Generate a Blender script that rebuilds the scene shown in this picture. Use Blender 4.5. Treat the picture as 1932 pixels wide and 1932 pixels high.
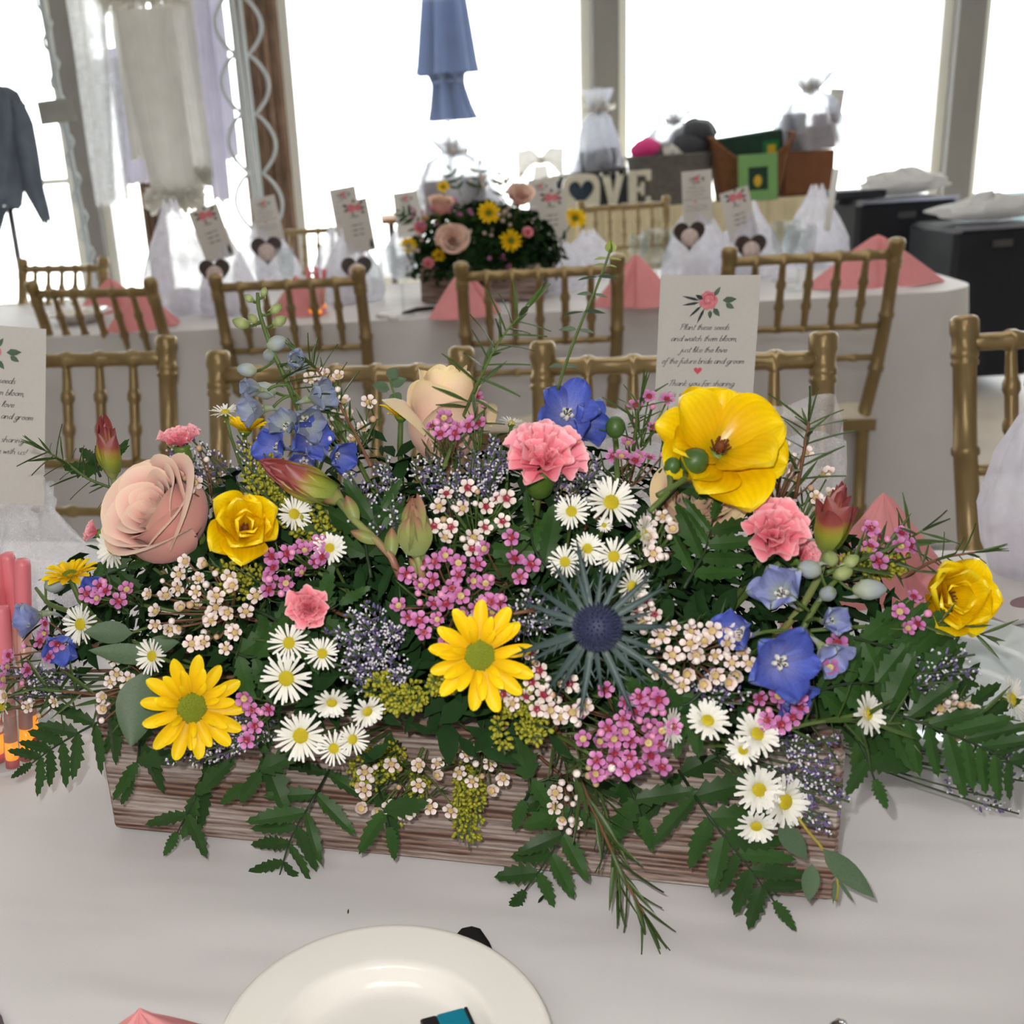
import bpy, math, random
from math import sin, cos, pi, radians, sqrt
from mathutils import Vector, Matrix, Quaternion, noise

for o in list(bpy.data.objects):
    bpy.data.objects.remove(o, do_unlink=True)
scene = bpy.context.scene
col = scene.collection
random.seed(7)

# ------------------------------------------------------------------ camera
# hand-held phone, about 1.19 m up, looking 18 degrees down, rolled 4 degrees
F_PX, CX, CY = 2050.0, 740.0, 966.0
CAM = Vector((0, 0, 1.19))
_d = Vector((430, 6184, F_PX)).normalized()            # world-down seen by the camera (x right, y down, z forward)
_fw = (Vector((0, 0, 1)) - _d * _d.z).normalized()
_rt = _d.cross(_fw)
def _cam2w(v):
    return Vector((v.dot(_rt), v.dot(_fw), -v.dot(_d)))
_R = _cam2w(Vector((1, 0, 0))); _U = _cam2w(Vector((0, -1, 0))); _B = _cam2w(Vector((0, 0, -1)))
cam_data = bpy.data.cameras.new('camera')
cam = bpy.data.objects.new('camera', cam_data); col.objects.link(cam)
cam.matrix_world = Matrix(((_R.x, _U.x, _B.x, CAM.x), (_R.y, _U.y, _B.y, CAM.y), (_R.z, _U.z, _B.z, CAM.z), (0, 0, 0, 1)))
cam_data.sensor_width = 36.0
cam_data.lens = 36.0 * F_PX / 1932.0
cam_data.shift_x = (966 - CX) / 1932.0
cam_data.clip_start = 0.02; cam_data.clip_end = 300
cam_data.dof.use_dof = True
cam_data.dof.focus_distance = 0.72
cam_data.dof.aperture_fstop = 11.0
scene.camera = cam

# ------------------------------------------------------------------ light
scene.cycles.transparent_max_bounces = 48
world = bpy.data.worlds.new('bright_hazy_sky'); scene.world = world
world.use_nodes = True
_bg = world.node_tree.nodes['Background']
_bg.inputs['Color'].default_value = (0.95, 0.975, 1.0, 1)
_bg.inputs['Strength'].default_value = 4.6

def add_light(name, kind, loc, rot, energy, color, **kw):
    l = bpy.data.lights.new(name, kind); l.energy = energy; l.color = color
    for k, v in kw.items(): setattr(l, k, v)
    o = bpy.data.objects.new(name, l); col.objects.link(o)
    o.location = loc; o.rotation_euler = rot
    return o
# high sun outside the windows
add_light('sun', 'SUN', (0, 0, 10), (radians(-28), radians(22), 0), 4.0, (1, 0.96, 0.9), angle=0.009)
# the phone's own flash, a finger's width beside the lens
fl = add_light('phone_flash', 'SPOT', CAM + _R * -0.022 + _U * 0.03, (0, 0, 0), 8.5, (1, 0.97, 0.93), spot_size=radians(95), spot_blend=0.6, shadow_soft_size=0.004)
fl.rotation_euler = cam.matrix_world.to_euler()
# unseen fill lights, added below the ceiling to brighten the room
add_light('ceiling_fill_light', 'AREA', (-0.6, -1.6, 2.95), (0, 0, 0), 26, (1, 0.98, 0.96), shape='RECTANGLE', size=2.4, size_y=1.2)
add_light('ceiling_fill_light', 'AREA', (0.8, 2.2, 2.95), (0, 0, 0), 14, (1, 0.98, 0.96), shape='RECTANGLE', size=2.4, size_y=1.2)

vs = scene.view_settings
vs.view_transform = 'Standard'; vs.look = 'None'; vs.exposure = 0.3; vs.gamma = 1.0
vs.use_curve_mapping = False

# ------------------------------------------------------------------ photo-to-place helpers
def ray(px, py):
    return _cam2w(Vector((px - CX, py - CY, F_PX)).normalized())
def PZ(px, py, z):
    r = ray(px, py); return CAM + r * ((z - CAM.z) / r.z)
def PY(px, py, y):
    r = ray(px, py); return CAM + r * (y / r.y)
def PP(px, py, p0, n):
    r = ray(px, py); return CAM + r * ((p0 - CAM).dot(n) / r.dot(n))
def mpp(p):                     # metres per photo pixel at a point
    return (p - CAM).dot(-_B) / F_PX

# ------------------------------------------------------------------ mesh helpers
class MB:
    def __init__(s): s.v = []; s.f = []; s.uv = []; s.mi = []; s.cur = 0
    def add(s, vs_, fs, uvs=None):
        b = len(s.v); s.v += [tuple(p) for p in vs_]
        for i, f in enumerate(fs):
            s.f.append(tuple(b + k for k in f)); s.mi.append(s.cur)
            s.uv.append([uvs[k] for k in f] if uvs else [(0, 0)] * len(f))
        return s
    def box(s, c, h, m=None, taper=1.0):
        c = Vector(c); pts = []
        for z in (-1, 1):
            t = taper if z > 0 else 1.0
            for x, y in ((-1, -1), (1, -1), (1, 1), (-1, 1)):
                p = Vector((x * h[0] * t, y * h[1] * t, z * h[2]))
                pts.append((m @ p if m else p) + c)
        return s.add(pts, [(3, 2, 1, 0), (4, 5, 6, 7), (0, 1, 5, 4), (1, 2, 6, 5), (2, 3, 7, 6), (3, 0, 4, 7)],
                     [(0, 0), (1, 0), (1, 1), (0, 1)] * 2)
    def tube(s, path, rad, n=6, cap=True):
        path = [Vector(p) for p in path]; k = len(path)
        if not isinstance(rad, (list, tuple)): rad = [rad] * k
        pts = []; uvs = []; nx = None
        for i in range(k):
            t = (path[min(i + 1, k - 1)] - path[max(i - 1, 0)])
            t = t.normalized() if t.length > 1e-9 else Vector((0, 0, 1))
            if nx is None:
                nx = t.orthogonal().normalized()
            else:
                nx = (nx - t * nx.dot(t)); nx = nx.normalized() if nx.length > 1e-6 else t.orthogonal().normalized()
            by = t.cross(nx)
            for j in range(n):
                a = 2 * pi * j / n
                pts.append(path[i] + (nx * cos(a) + by * sin(a)) * rad[i]); uvs.append((j / n, i / max(1, k - 1)))
        fs = [(i * n + j, i * n + (j + 1) % n, (i + 1) * n + (j + 1) % n, (i + 1) * n + j) for i in range(k - 1) for j in range(n)]
        if cap:
            fs.append(tuple(range(n - 1, -1, -1))); fs.append(tuple((k - 1) * n + j for j in range(n)))
        return s.add(pts, fs, uvs)
    def lathe(s, prof, n=16, m=None, cap=False):
        pts = []; uvs = []; k = len(prof)
        for i, (r, z) in enumerate(prof):
            for j in range(n):
                a = 2 * pi * j / n; p = Vector((r * cos(a), r * sin(a), z))
                pts.append(m @ p if m else p); uvs.append((j / n, i / (k - 1)))
        fs = [(i * n + j, i * n + (j + 1) % n, (i + 1) * n + (j + 1) % n, (i + 1) * n + j) for i in range(k - 1) for j in range(n)]
        if cap:
            fs.append(tuple(range(n - 1, -1, -1))); fs.append(tuple((k - 1) * n + j for j in range(n)))
        return s.add(pts, fs, uvs)
    def grid(s, fn, nu, nv, closed=False):
        pts = []; uvs = []
        for j in range(nv + 1):
            for i in range(nu + 1):
                pts.append(fn(i / nu, j / nv)); uvs.append((i / nu, j / nv))
        w = nu + 1
        return s.add(pts, [(j * w + i, j * w + i + 1, (j + 1) * w + i + 1, (j + 1) * w + i) for j in range(nv) for i in range(nu)], uvs)
    def ball(s, c, r, nu=6, nv=4, m=None):
        c = Vector(c); rr = r if isinstance(r, (tuple, list)) else (r, r, r)
        pts = [Vector((0, 0, -rr[2]))]; uvs = [(0, 0)]
        for i in range(1, nv):
            t = pi * i / nv
            for j in range(nu):
                a = 2 * pi * j / nu; pts.append(Vector((rr[0] * sin(t) * cos(a), rr[1] * sin(t) * sin(a), -rr[2] * cos(t)))); uvs.append((j / nu, i / nv))
        pts.append(Vector((0, 0, rr[2]))); uvs.append((0, 1))
        fs = [(0, 1 + (j + 1) % nu, 1 + j) for j in range(nu)]
        for i in range(nv - 2):
            b = 1 + i * nu
            fs += [(b + j, b + (j + 1) % nu, b + nu + (j + 1) % nu, b + nu + j) for j in range(nu)]
        b = 1 + (nv - 2) * nu; e = len(pts) - 1
        fs += [(b + j, b + (j + 1) % nu, e) for j in range(nu)]
        return s.add([(m @ p if m else p) + c for p in pts], fs, uvs)
    def poly(s, pts, uvs=None):
        return s.add(pts, [tuple(range(len(pts)))], uvs)
    def prism(s, outline, t, m=None):      # flat outline in xy, thickness t along z
        n = len(outline)
        a = [Vector((x, y, -t / 2)) for x, y in outline]; b = [Vector((x, y, t / 2)) for x, y in outline]
        pts = [m @ p if m else p for p in a + b]
        return s.add(pts, [tuple(range(n - 1, -1, -1)), tuple(range(n, 2 * n))] + [(i, (i + 1) % n, n + (i + 1) % n, n + i) for i in range(n)])
    def mesh(s, name, mats, smooth=True):
        me = bpy.data.meshes.new(name)
        me.from_pydata(s.v, [], s.f)
        uvl = me.uv_layers.new(name='UVMap')
        flat = [c for f in s.uv for q in f for c in q]
        uvl.data.foreach_set('uv', flat)
        if not isinstance(mats, (list, tuple)): mats = [mats]
        for m in mats: me.materials.append(m)
        if len(mats) > 1: me.polygons.foreach_set('material_index', s.mi)
        if smooth: me.polygons.foreach_set('use_smooth', [True] * len(me.polygons))
        me.update()
        return me
    def build(s, name, mats, parent=None, smooth=True, M=None):
        return link(name, s.mesh(name, mats, smooth), parent, M)

def link(name, me, parent=None, M=None):
    o = bpy.data.objects.new(name, me); col.objects.link(o)
    if parent is not None: o.parent = parent
    if M is not None: o.matrix_local = M
    return o
def tag(o, label, cat, group=None, kind=None):
    o['label'] = label; o['category'] = cat
    if group: o['group'] = group
    if kind: o['kind'] = kind
    return o
def struct(o, label=None):
    o['kind'] = 'structure'
    if label: o['label'] = label
    return o
def empty(name, loc, label, cat, group=None, M=None):
    o = bpy.data.objects.new(name, None); col.objects.link(o)
    o.empty_display_size = 0.02
    if M is not None: o.matrix_world = M
    else: o.location = loc
    return tag(o, label, cat, group)
def frame(z, roll=0.0, loc=(0, 0, 0), up=None):
    """matrix whose +Z looks along z; +Y leans to 'up' before the roll"""
    z = Vector(z).normalized(); up = Vector(up) if up is not None else Vector((0, 0, 1))
    y = up - z * up.dot(z)
    if y.length < 1e-4: y = Vector((0, 1, 0)) - z * z.y
    y.normalize(); x = y.cross(z)
    m = Matrix(((x.x, y.x, z.x), (x.y, y.y, z.y), (x.z, y.z, z.z))) @ Matrix.Rotation(roll, 3, 'Z')
    m = m.to_4x4(); m.translation = Vector(loc); return m
def RZ(a): return Matrix.Rotation(a, 4, 'Z')
def TR(*v): return Matrix.Translation(Vector(v))
def SC(x, y=None, z=None):
    y = x if y is None else y; z = x if z is None else z
    return Matrix.Diagonal((x, y, z, 1))
def bez(p0, p1, p2, n=6):
    p0, p1, p2 = Vector(p0), Vector(p1), Vector(p2)
    return [p0 * (1 - t) ** 2 + p1 * 2 * t * (1 - t) + p2 * t * t for t in [i / n for i in range(n + 1)]]

# ------------------------------------------------------------------ materials
def lin(c):
    return tuple(((x / 12.92) if x <= 0.04045 else ((x + 0.055) / 1.055) ** 2.4) for x in [q / 255 for q in c])
MATS = {}
def mat(name, rgb, rough=0.55, metal=0.0, spec=0.4, trans=0.0, var=0.12, scale=40.0, bump=0.0, bscale=200.0,
        ramp=None, rnd=0.0, clear=0.0, alpha=0.0, sheen=0.0, emit=0.0, axis='Y', veins=0.0):
    """procedural surface: rgb is sRGB 0-255; ramp = [(pos, rgb)] along the petal/leaf (UV v)"""
    if name in MATS: return MATS[name]
    m = bpy.data.materials.new(name); m.use_nodes = True
    nt = m.node_tree; N = nt.nodes; L = nt.links; N.clear()
    out = N.new('ShaderNodeOutputMaterial'); bs = N.new('ShaderNodeBsdfPrincipled')
    tc = N.new('ShaderNodeTexCoord')
    bs.inputs['Roughness'].default_value = rough; bs.inputs['Metallic'].default_value = metal
    bs.inputs['Specular IOR Level'].default_value = spec
    if clear: bs.inputs['Coat Weight'].default_value = clear; bs.inputs['Coat Roughness'].default_value = 0.15
    if sheen: bs.inputs['Sheen Weight'].default_value = sheen
    c = lin(rgb)
    if ramp:
        sep = N.new('ShaderNodeSeparateXYZ'); L.new(tc.outputs['UV'], sep.inputs[0])
        cr = N.new('ShaderNodeValToRGB'); els = cr.color_ramp.elements
        for i, (p, q) in enumerate(ramp):
            e = els[i] if i < 2 else els.new(p)
            e.position = p; e.color = (*lin(q), 1)
        L.new(sep.outputs[axis], cr.inputs[0]); base = cr.outputs['Color']
    else:
        rgbn = N.new('ShaderNodeRGB'); rgbn.outputs[0].default_value = (*c, 1); base = rgbn.outputs[0]
    nz = N.new('ShaderNodeTexNoise'); nz.inputs['Scale'].default_value = scale; nz.inputs['Detail'].default_value = 4
    L.new(tc.outputs['Object'], nz.inputs['Vector'])
    mr = N.new('ShaderNodeMapRange'); mr.inputs['From Min'].default_value = 0.25; mr.inputs['From Max'].default_value = 0.75
    mr.inputs['To Min'].default_value = 1 - var; mr.inputs['To Max'].default_value = 1 + var * 0.6
    L.new(nz.outputs['Fac'], mr.inputs['Value'])
    hs = N.new('ShaderNodeHueSaturation'); L.new(base, hs.inputs['Color'])
    val = mr.outputs['Result']
    if rnd:
        oi = N.new('ShaderNodeObjectInfo')
        m2 = N.new('ShaderNodeMapRange'); m2.inputs['To Min'].default_value = 1 - rnd; m2.inputs['To Max'].default_value = 1 + rnd
        L.new(oi.outputs['Random'], m2.inputs['Value'])
        mm = N.new('ShaderNodeMath'); mm.operation = 'MULTIPLY'; L.new(val, mm.inputs[0]); L.new(m2.outputs['Result'], mm.inputs[1]); val = mm.outputs[0]
    if veins:
        wv = N.new('ShaderNodeTexWave'); wv.inputs['Scale'].default_value = veins; wv.inputs['Distortion'].default_value = 2.0
        wv.inputs['Detail'].default_value = 1.0
        L.new(tc.outputs['UV'], wv.inputs['Vector'])
        m3 = N.new('ShaderNodeMapRange'); m3.inputs['To Min'].default_value = 0.95; m3.inputs['To Max'].default_value = 1.02
        L.new(wv.outputs['Fac'], m3.inputs['Value'])
        mm = N.new('ShaderNodeMath'); mm.operation = 'MULTIPLY'; L.new(val, mm.inputs[0]); L.new(m3.outputs['Result'], mm.inputs[1]); val = mm.outputs[0]
    L.new(val, hs.inputs['Value'])
    L.new(hs.outputs['Color'], bs.inputs['Base Color'])
    if bump:
        nb = N.new('ShaderNodeTexNoise'); nb.inputs['Scale'].default_value = bscale; nb.inputs['Detail'].default_value = 3
        L.new(tc.outputs['Object'], nb.inputs['Vector'])
        bp = N.new('ShaderNodeBump'); bp.inputs['Strength'].default_value = bump; bp.inputs['Distance'].default_value = 0.002
        L.new(nb.outputs['Fac'], bp.inputs['Height']); L.new(bp.outputs['Normal'], bs.inputs['Normal'])
    sh = bs.outputs['BSDF']
    if emit:
        bs.inputs['Emission Color'].default_value = (*c, 1); bs.inputs['Emission Strength'].default_value = emit
    if trans:
        tl = N.new('ShaderNodeBsdfTranslucent'); L.new(hs.outputs['Color'], tl.inputs['Color'])
        mx = N.new('ShaderNodeMixShader'); mx.inputs[0].default_value = trans
        L.new(sh, mx.inputs[1]); L.new(tl.outputs[0], mx.inputs[2]); sh = mx.outputs[0]
    if alpha:
        tp = N.new('ShaderNodeBsdfTransparent')
        mx = N.new('ShaderNodeMixShader'); mx.inputs[0].default_value = alpha
        L.new(sh, mx.inputs[1]); L.new(tp.outputs[0], mx.inputs[2]); sh = mx.outputs[0]
    L.new(sh, out.inputs['Surface'])
    MATS[name] = m; return m
def glass_mat(name, tint=(1, 1, 1), gloss=0.1, rough=0.02, fres=False):
    if name in MATS: return MATS[name]
    m = bpy.data.materials.new(name); m.use_nodes = True
    nt = m.node_tree; N = nt.nodes; L = nt.links; N.clear()
    out = N.new('ShaderNodeOutputMaterial'); tp = N.new('ShaderNodeBsdfTransparent'); gl = N.new('ShaderNodeBsdfGlossy')
    tp.inputs['Color'].default_value = (*tint, 1); gl.inputs['Roughness'].default_value = rough
    mx = N.new('ShaderNodeMixShader')
    if fres:
        fr = N.new('ShaderNodeFresnel'); fr.inputs['IOR'].default_value = 1.45
        ad = N.new('ShaderNodeMath'); ad.operation = 'ADD'; ad.inputs[1].default_value = gloss; ad.use_clamp = True
        L.new(fr.outputs[0], ad.inputs[0]); L.new(ad.outputs[0], mx.inputs[0])
    else: mx.inputs[0].default_value = gloss
    L.new(tp.outputs[0], mx.inputs[1]); L.new(gl.outputs[0], mx.inputs[2]); L.new(mx.outputs[0], out.inputs['Surface'])
    MATS[name] = m; return m
def tulle_mat(name, rgb, clear=0.6, mesh=0.0):
    """sheer net: threads as a fine procedural weave between clear holes"""
    if name in MATS: return MATS[name]
    m = mat(name, rgb, rough=0.8, spec=0.1, trans=0.5, var=0.05, alpha=clear)
    nt = m.node_tree; N = nt.nodes; L = nt.links
    mx = [n for n in N if n.type == 'MIX_SHADER'][-1]
    tc = [n for n in N if n.type == 'TEX_COORD'][0]
    nz = N.new('ShaderNodeTexNoise'); nz.inputs['Scale'].default_value = 22; nz.inputs['Detail'].default_value = 5
    L.new(tc.outputs['Object'], nz.inputs['Vector'])
    mr = N.new('ShaderNodeMapRange'); mr.inputs['From Min'].default_value = 0.3; mr.inputs['From Max'].default_value = 0.7
    mr.inputs['To Min'].default_value = clear - 0.14; mr.inputs['To Max'].default_value = min(0.97, clear + 0.14)
    L.new(nz.outputs['Fac'], mr.inputs['Value']); res = mr.outputs['Result']
    if mesh:
        vo = N.new('ShaderNodeTexVoronoi'); vo.feature = 'DISTANCE_TO_EDGE'; vo.inputs['Scale'].default_value = mesh
        L.new(tc.outputs['Object'], vo.inputs['Vector'])
        m2 = N.new('ShaderNodeMapRange'); m2.inputs['From Max'].default_value = 0.12; m2.inputs['To Min'].default_value = -0.3; m2.inputs['To Max'].default_value = 0.1
        L.new(vo.outputs['Distance'], m2.inputs['Value'])
        ad = N.new('ShaderNodeMath'); ad.operation = 'ADD'; ad.use_clamp = True
        L.new(res, ad.inputs[0]); L.new(m2.outputs['Result'], ad.inputs[1]); res = ad.outputs[0]
    L.new(res, mx.inputs[0])
    return m

TZ = 0.76                                   # table height
# ================================================================== the room
WY = 8.2                                     # window wall
XL, XR, YB, ZC = -5.5, 7.5, -4.0, 3.05
m_wall = mat('wall_paint', (222, 219, 214), rough=0.85, var=0.05, scale=3)
m_ceil = mat('ceiling_paint', (235, 232, 226), rough=0.9, var=0.03, scale=3)
m_floor = mat('beige_floor', (202, 192, 182), rough=0.45, var=0.18, scale=4, bump=0.05)
m_frame = mat('window_frame_white', (222, 224, 220), rough=0.45, var=0.04)
m_jamb = mat('taupe_column_paint', (126, 125, 126), rough=0.7, var=0.05)
m_glass = glass_mat('window_glass', (0.97, 0.985, 0.98), gloss=0.035)

struct(MB().box((1, (YB + WY) / 2, -0.05), (6.5, (WY - YB) / 2, 0.05)).build('floor', m_floor, smooth=False))
struct(MB().box((1, (YB + WY) / 2, ZC + 0.05), (6.5, (WY - YB) / 2, 0.05)).build('ceiling', m_ceil, smooth=False))
struct(MB().box((XL - 0.05, (YB + WY) / 2, ZC / 2), (0.05, (WY - YB) / 2, ZC / 2)).build('wall_left', m_wall, smooth=False))
struct(MB().box((XR + 0.05, (YB + WY) / 2, ZC / 2), (0.05, (WY - YB) / 2, ZC / 2)).build('wall_right', m_wall, smooth=False))
struct(MB().box((1, YB - 0.05, ZC / 2), (6.5, 0.05, ZC / 2)).build('wall_back', m_wall, smooth=False))
wf = MB(); wf.box((1, WY + 0.1, 0.13), (6.5, 0.1, 0.13)); wf.box((1, WY + 0.1, ZC - 0.1), (6.5, 0.1, 0.1))
struct(wf.build('wall_front', m_wall, smooth=False))
# columns between the panes: (photo x of left edge, right edge at the top of the frame)
def wx(px): return PY(px, 0, WY).x
cols = [(95, 134), (500, 519), (1114, 1163), (1802, 1853)]
edges = [XL]
for k, (a, b) in enumerate(cols):
    x0, x1 = wx(a), wx(b)
    struct(MB().box(((x0 + x1) / 2, WY + 0.06, (0.26 + ZC - 0.2) / 2), ((x1 - x0) / 2, 0.14, (ZC - 0.46) / 2)).build('trim_%d' % (k + 1), m_jamb, smooth=False))
    edges += [x0, x1]
edges.append(XR)
for k in range(5):
    x0, x1 = edges[2 * k], edges[2 * k + 1]
    z0, z1 = 0.26, ZC - 0.2
    w = struct(MB().box(((x0 + x1) / 2, WY + 0.08, (z0 + z1) / 2), ((x1 - x0) / 2, 0.004, (z1 - z0) / 2)).build('window_%d' % (k + 1), m_glass, smooth=False))
    fw_ = 0.075
    for nm, c, h in (('window_frame', (x0 + fw_ / 2, WY + 0.05, (z0 + z1) / 2), (fw_ / 2, 0.05, (z1 - z0) / 2)),
                     ('window_frame', (x1 - fw_ / 2, WY + 0.05, (z0 + z1) / 2), (fw_ / 2, 0.05, (z1 - z0) / 2)),
                     ('window_frame', ((x0 + x1) / 2, WY + 0.05, z1 - fw_ / 2), ((x1 - x0) / 2 - fw_, 0.05, fw_ / 2)),
                     ('window_sill', ((x0 + x1) / 2, WY + 0.03, z0 + 0.03), ((x1 - x0) / 2 - fw_, 0.08, 0.03))):
        MB().box(c, h).build(nm, m_frame, w, smooth=False)
if True:
    # cross bar of the pane beside the hanging display
    x0, x1 = edges[0], edges[1]; zz = PY(100, 343, WY).z
    MB().box(((x0 + x1) / 2, WY + 0.05, zz), ((x1 - x0) / 2 - 0.07, 0.03, 0.02)).build('window_frame', m_frame, bpy.data.objects['window_1'], smooth=False)

# ------------------------------------------------------------------ outside
m_patio = mat('pale_patio_concrete', (232, 230, 224), rough=0.9, var=0.06, scale=2)
struct(MB().box((4, 70, -0.2), (120, 61.5, 0.05)).build('floor_patio', m_patio, smooth=False), 'pale sunlit patio paving outside the windows')
m_blue = mat('blue_umbrella_canvas', (46, 57, 84), rough=0.8, trans=0.06, var=0.15, scale=6)
UY = 11.0
ub = PY(846, 232, UY)
pu = empty('closed_umbrella', (ub.x, UY, -0.15), 'blue closed patio umbrella standing outside the window', 'umbrella')
pole = MB().tube([(0, 0, 0), (0, 0, 3.9)], 0.025, 10); pole.build('pole', mat('umbrella_pole', (205, 208, 206), rough=0.4), pu)
base_ = MB().lathe([(0.0, 0), (0.3, 0), (0.3, 0.05), (0.06, 0.09), (0.05, 0.3), (0.0, 0.3)], 20); base_.build('base', mat('umbrella_base', (70, 72, 76)), pu)
s_u = mpp(PY(840, 100, UY))
zu = lambda py: PY(840, py, UY).z + 0.15
def canopy(zs, name, ph, ctr):
    m = MB()
    def fn(u, v):
        k = v * (len(zs) - 1); i = min(int(k), len(zs) - 2); t = k - i
        z = zs[i][0] * (1 - t) + zs[i + 1][0] * t; r = zs[i][1] * (1 - t) + zs[i + 1][1] * t
        a = 2 * pi * u
        rr = r * (1 + 0.24 * cos(7 * a + ph) + 0.07 * cos(13 * a))
        return (rr * cos(a) + ctr * (1 - v), rr * sin(a), z)
    m.grid(fn, 64, 16); m.build(name, m_blue, pu)
canopy([(zu(140), 50 * s_u), (zu(120), 47 * s_u), (zu(0), 35 * s_u), (zu(-300), 18 * s_u), (zu(-420), 3 * s_u)], 'canopy', 0.4, 0.0)
canopy([(zu(228), 40 * s_u), (zu(200), 33 * s_u), (zu(160), 26 * s_u), (zu(138), 30 * s_u)], 'canopy_skirt', 1.3, 0.05)
MB().lathe([(27 * s_u, zu(158)), (30 * s_u, zu(153)), (27 * s_u, zu(148))], 20).build('strap', m_blue, pu)

# far low wall of the terrace, seen beyond the road cases
m_rail = mat('terrace_wall_grey', (120, 138, 142), rough=0.8, var=0.15)
pw = PZ(1875, 372, 0.55)
struct(MB().box((5.2, 9.9, 0.17), (1.6, 0.08, 0.32)).build('wall_terrace', m_rail, smooth=False), 'low grey terrace wall outside the right window')

# ================================================================== tables
m_cloth = mat('white_satin_tablecloth', (222, 219, 220), rough=0.5, spec=0.35, var=0.03, scale=9, bump=0.22, bscale=2600, sheen=0.2)
def soft_creases(m, strength=0.3):
    nt = m.node_tree; N = nt.nodes; L = nt.links
    bs = [n for n in N if n.type == 'BSDF_PRINCIPLED'][0]; tc = [n for n in N if n.type == 'TEX_COORD'][0]
    old = bs.inputs['Normal'].links[0].from_node
    mp = N.new('ShaderNodeMapping'); mp.inputs['Scale'].default_value = (2.2, 9.0, 3.0); mp.inputs['Rotation'].default_value = (0, 0, 0.15)
    nz = N.new('ShaderNodeTexNoise'); nz.inputs['Scale'].default_value = 1.6; nz.inputs['Detail'].default_value = 2.0
    L.new(tc.outputs['Object'], mp.inputs['Vector']); L.new(mp.outputs[0], nz.inputs['Vector'])
    bp = N.new('ShaderNodeBump'); bp.inputs['Strength'].default_value = strength; bp.inputs['Distance'].default_value = 0.03
    L.new(nz.outputs['Fac'], bp.inputs['Height']); L.new(old.outputs['Normal'], bp.inputs['Normal']); L.new(bp.outputs['Normal'], bs.inputs['Normal'])
soft_creases(m_cloth)
m_wood = mat('plywood_top', (150, 110, 72), rough=0.7)
m_steel = mat('grey_steel_leg', (120, 120, 124), rough=0.4, metal=0.8)
def long_table(center, yaw, hl, hw, name, label, clabel, drop, seed, wr=0.006, corner=0.03, mcl=None):
    M = TR(center[0], center[1], 0) @ RZ(yaw)
    t = empty(name, (0, 0, 0), label, 'table', M=M)
    MB().box((0, 0, TZ - 0.034), (hl - 0.07, hw - 0.05, 0.0165)).build('tabletop', m_wood, t, smooth=False)
    for sx in (-1, 1):
        for sy in (-1, 1):
            MB().tube([(sx * (hl - 0.2), sy * (hw - 0.12), 0), (sx * (hl - 0.2), sy * (hw - 0.12), TZ - 0.04)], 0.016, 8).build('leg', m_steel, t)
    c = MB(); rnd = random.Random(seed)
    def top(u, v):
        x = (u * 2 - 1) * hl; y = (v * 2 - 1) * hw
        z = TZ - 0.0012 + wr * (noise.noise(Vector((x * 2.6 + y * 1.5 + seed, y * 9 - x * 2.0, 1))) * 1.0 + noise.noise(Vector((x * 7 + y * 4, y * 17 - x * 5, seed))) * 0.4)
        cr = abs(x + 0.35 * y + 0.12); z += 0.0012 * math.exp(-(cr / 0.006) ** 2)
        e = max(abs(x) - (hl - 0.05), abs(y) - (hw - 0.05), 0) / 0.05
        return (x, y, min(z, TZ + 0.0008) * (1 - e) + TZ * e)
    def topr(u, v):
        x, y, z = top(u, v); ax, ay = abs(x) - (hl - corner), abs(y) - (hw - corner)
        if ax > 0 and ay > 0:
            m_ = max(ax, ay); q = math.hypot(ax, ay); ax, ay = ax * m_ / q, ay * m_ / q
            x = math.copysign(hl - corner + ax, x); y = math.copysign(hw - corner + ay, y)
        return (x, y, z)
    c.grid(topr, 120, 60)
    # hanging skirt with rounded corners
    pts = []
    def arc(cx, cy, a0):
        for k in range(9):
            a = a0 + pi / 2 * k / 8; pts.append((cx + corner * cos(a), cy + corner * sin(a), cos(a), sin(a)))
    n1 = 50
    def seg(p, q, nx, ny):
        for k in range(1, n1): pts.append((p[0] + (q[0] - p[0]) * k / n1, p[1] + (q[1] - p[1]) * k / n1, nx, ny))
    a, b = hl - corner, hw - corner
    seg((-a, -hw), (a, -hw), 0, -1); arc(a, -b, -pi / 2); seg((hl, -b), (hl, b), 1, 0); arc(a, b, 0)
    seg((a, hw), (-a, hw), 0, 1); arc(-a, b, pi / 2); seg((-hl, b), (-hl, -b), -1, 0); arc(-a, -b, pi)
    n = len(pts); ln = [0]
    for i in range(n): ln.append(ln[-1] + math.dist(pts[i][:2], pts[(i + 1) % n][:2]))
    tot = ln[-1]
    def skirt(u, v):
        i = round(u * n); x, y, nx, ny = pts[i % n]; s = ln[i] / tot
        th = 2 * pi * s
        k = round(tot / 0.28)
        fold = 0.5 + 0.5 * sin(th * k + 1.5 * sin(th * 5 + seed))
        off = 0.004 + (0.012 + 0.085 * fold) * (v ** 1.2) * (drop / 0.6) + 0.006 * noise.noise(Vector((s * 40, v * 4, seed)))* v
        z = TZ - drop * v - 0.002 * (1 - v)
        if v == 0: return (x, y, TZ)
        return (x + nx * off, y + ny * off, z)
    c.grid(skirt, n, 10)
    o = c.build('tablecloth', mcl or m_cloth); o.matrix_world = M
    tag(o, clabel, 'tablecloth')
    return M
TY = radians(-13)
MT = long_table((0.07, 0.70), TY, 1.25, 0.45, 'banquet_table', 'banquet table under the cloth that carries the planter', 'white satin cloth under the wooden flower planter', 0.5, 3)
FY = radians(-7)
_k = Vector((1.55, 2.76, 0)); _e = Vector((cos(FY), sin(FY), 0)); _n = Vector((-sin(FY), cos(FY), 0))
fc = _k - _e * 1.75 + _n * 0.42
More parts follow.
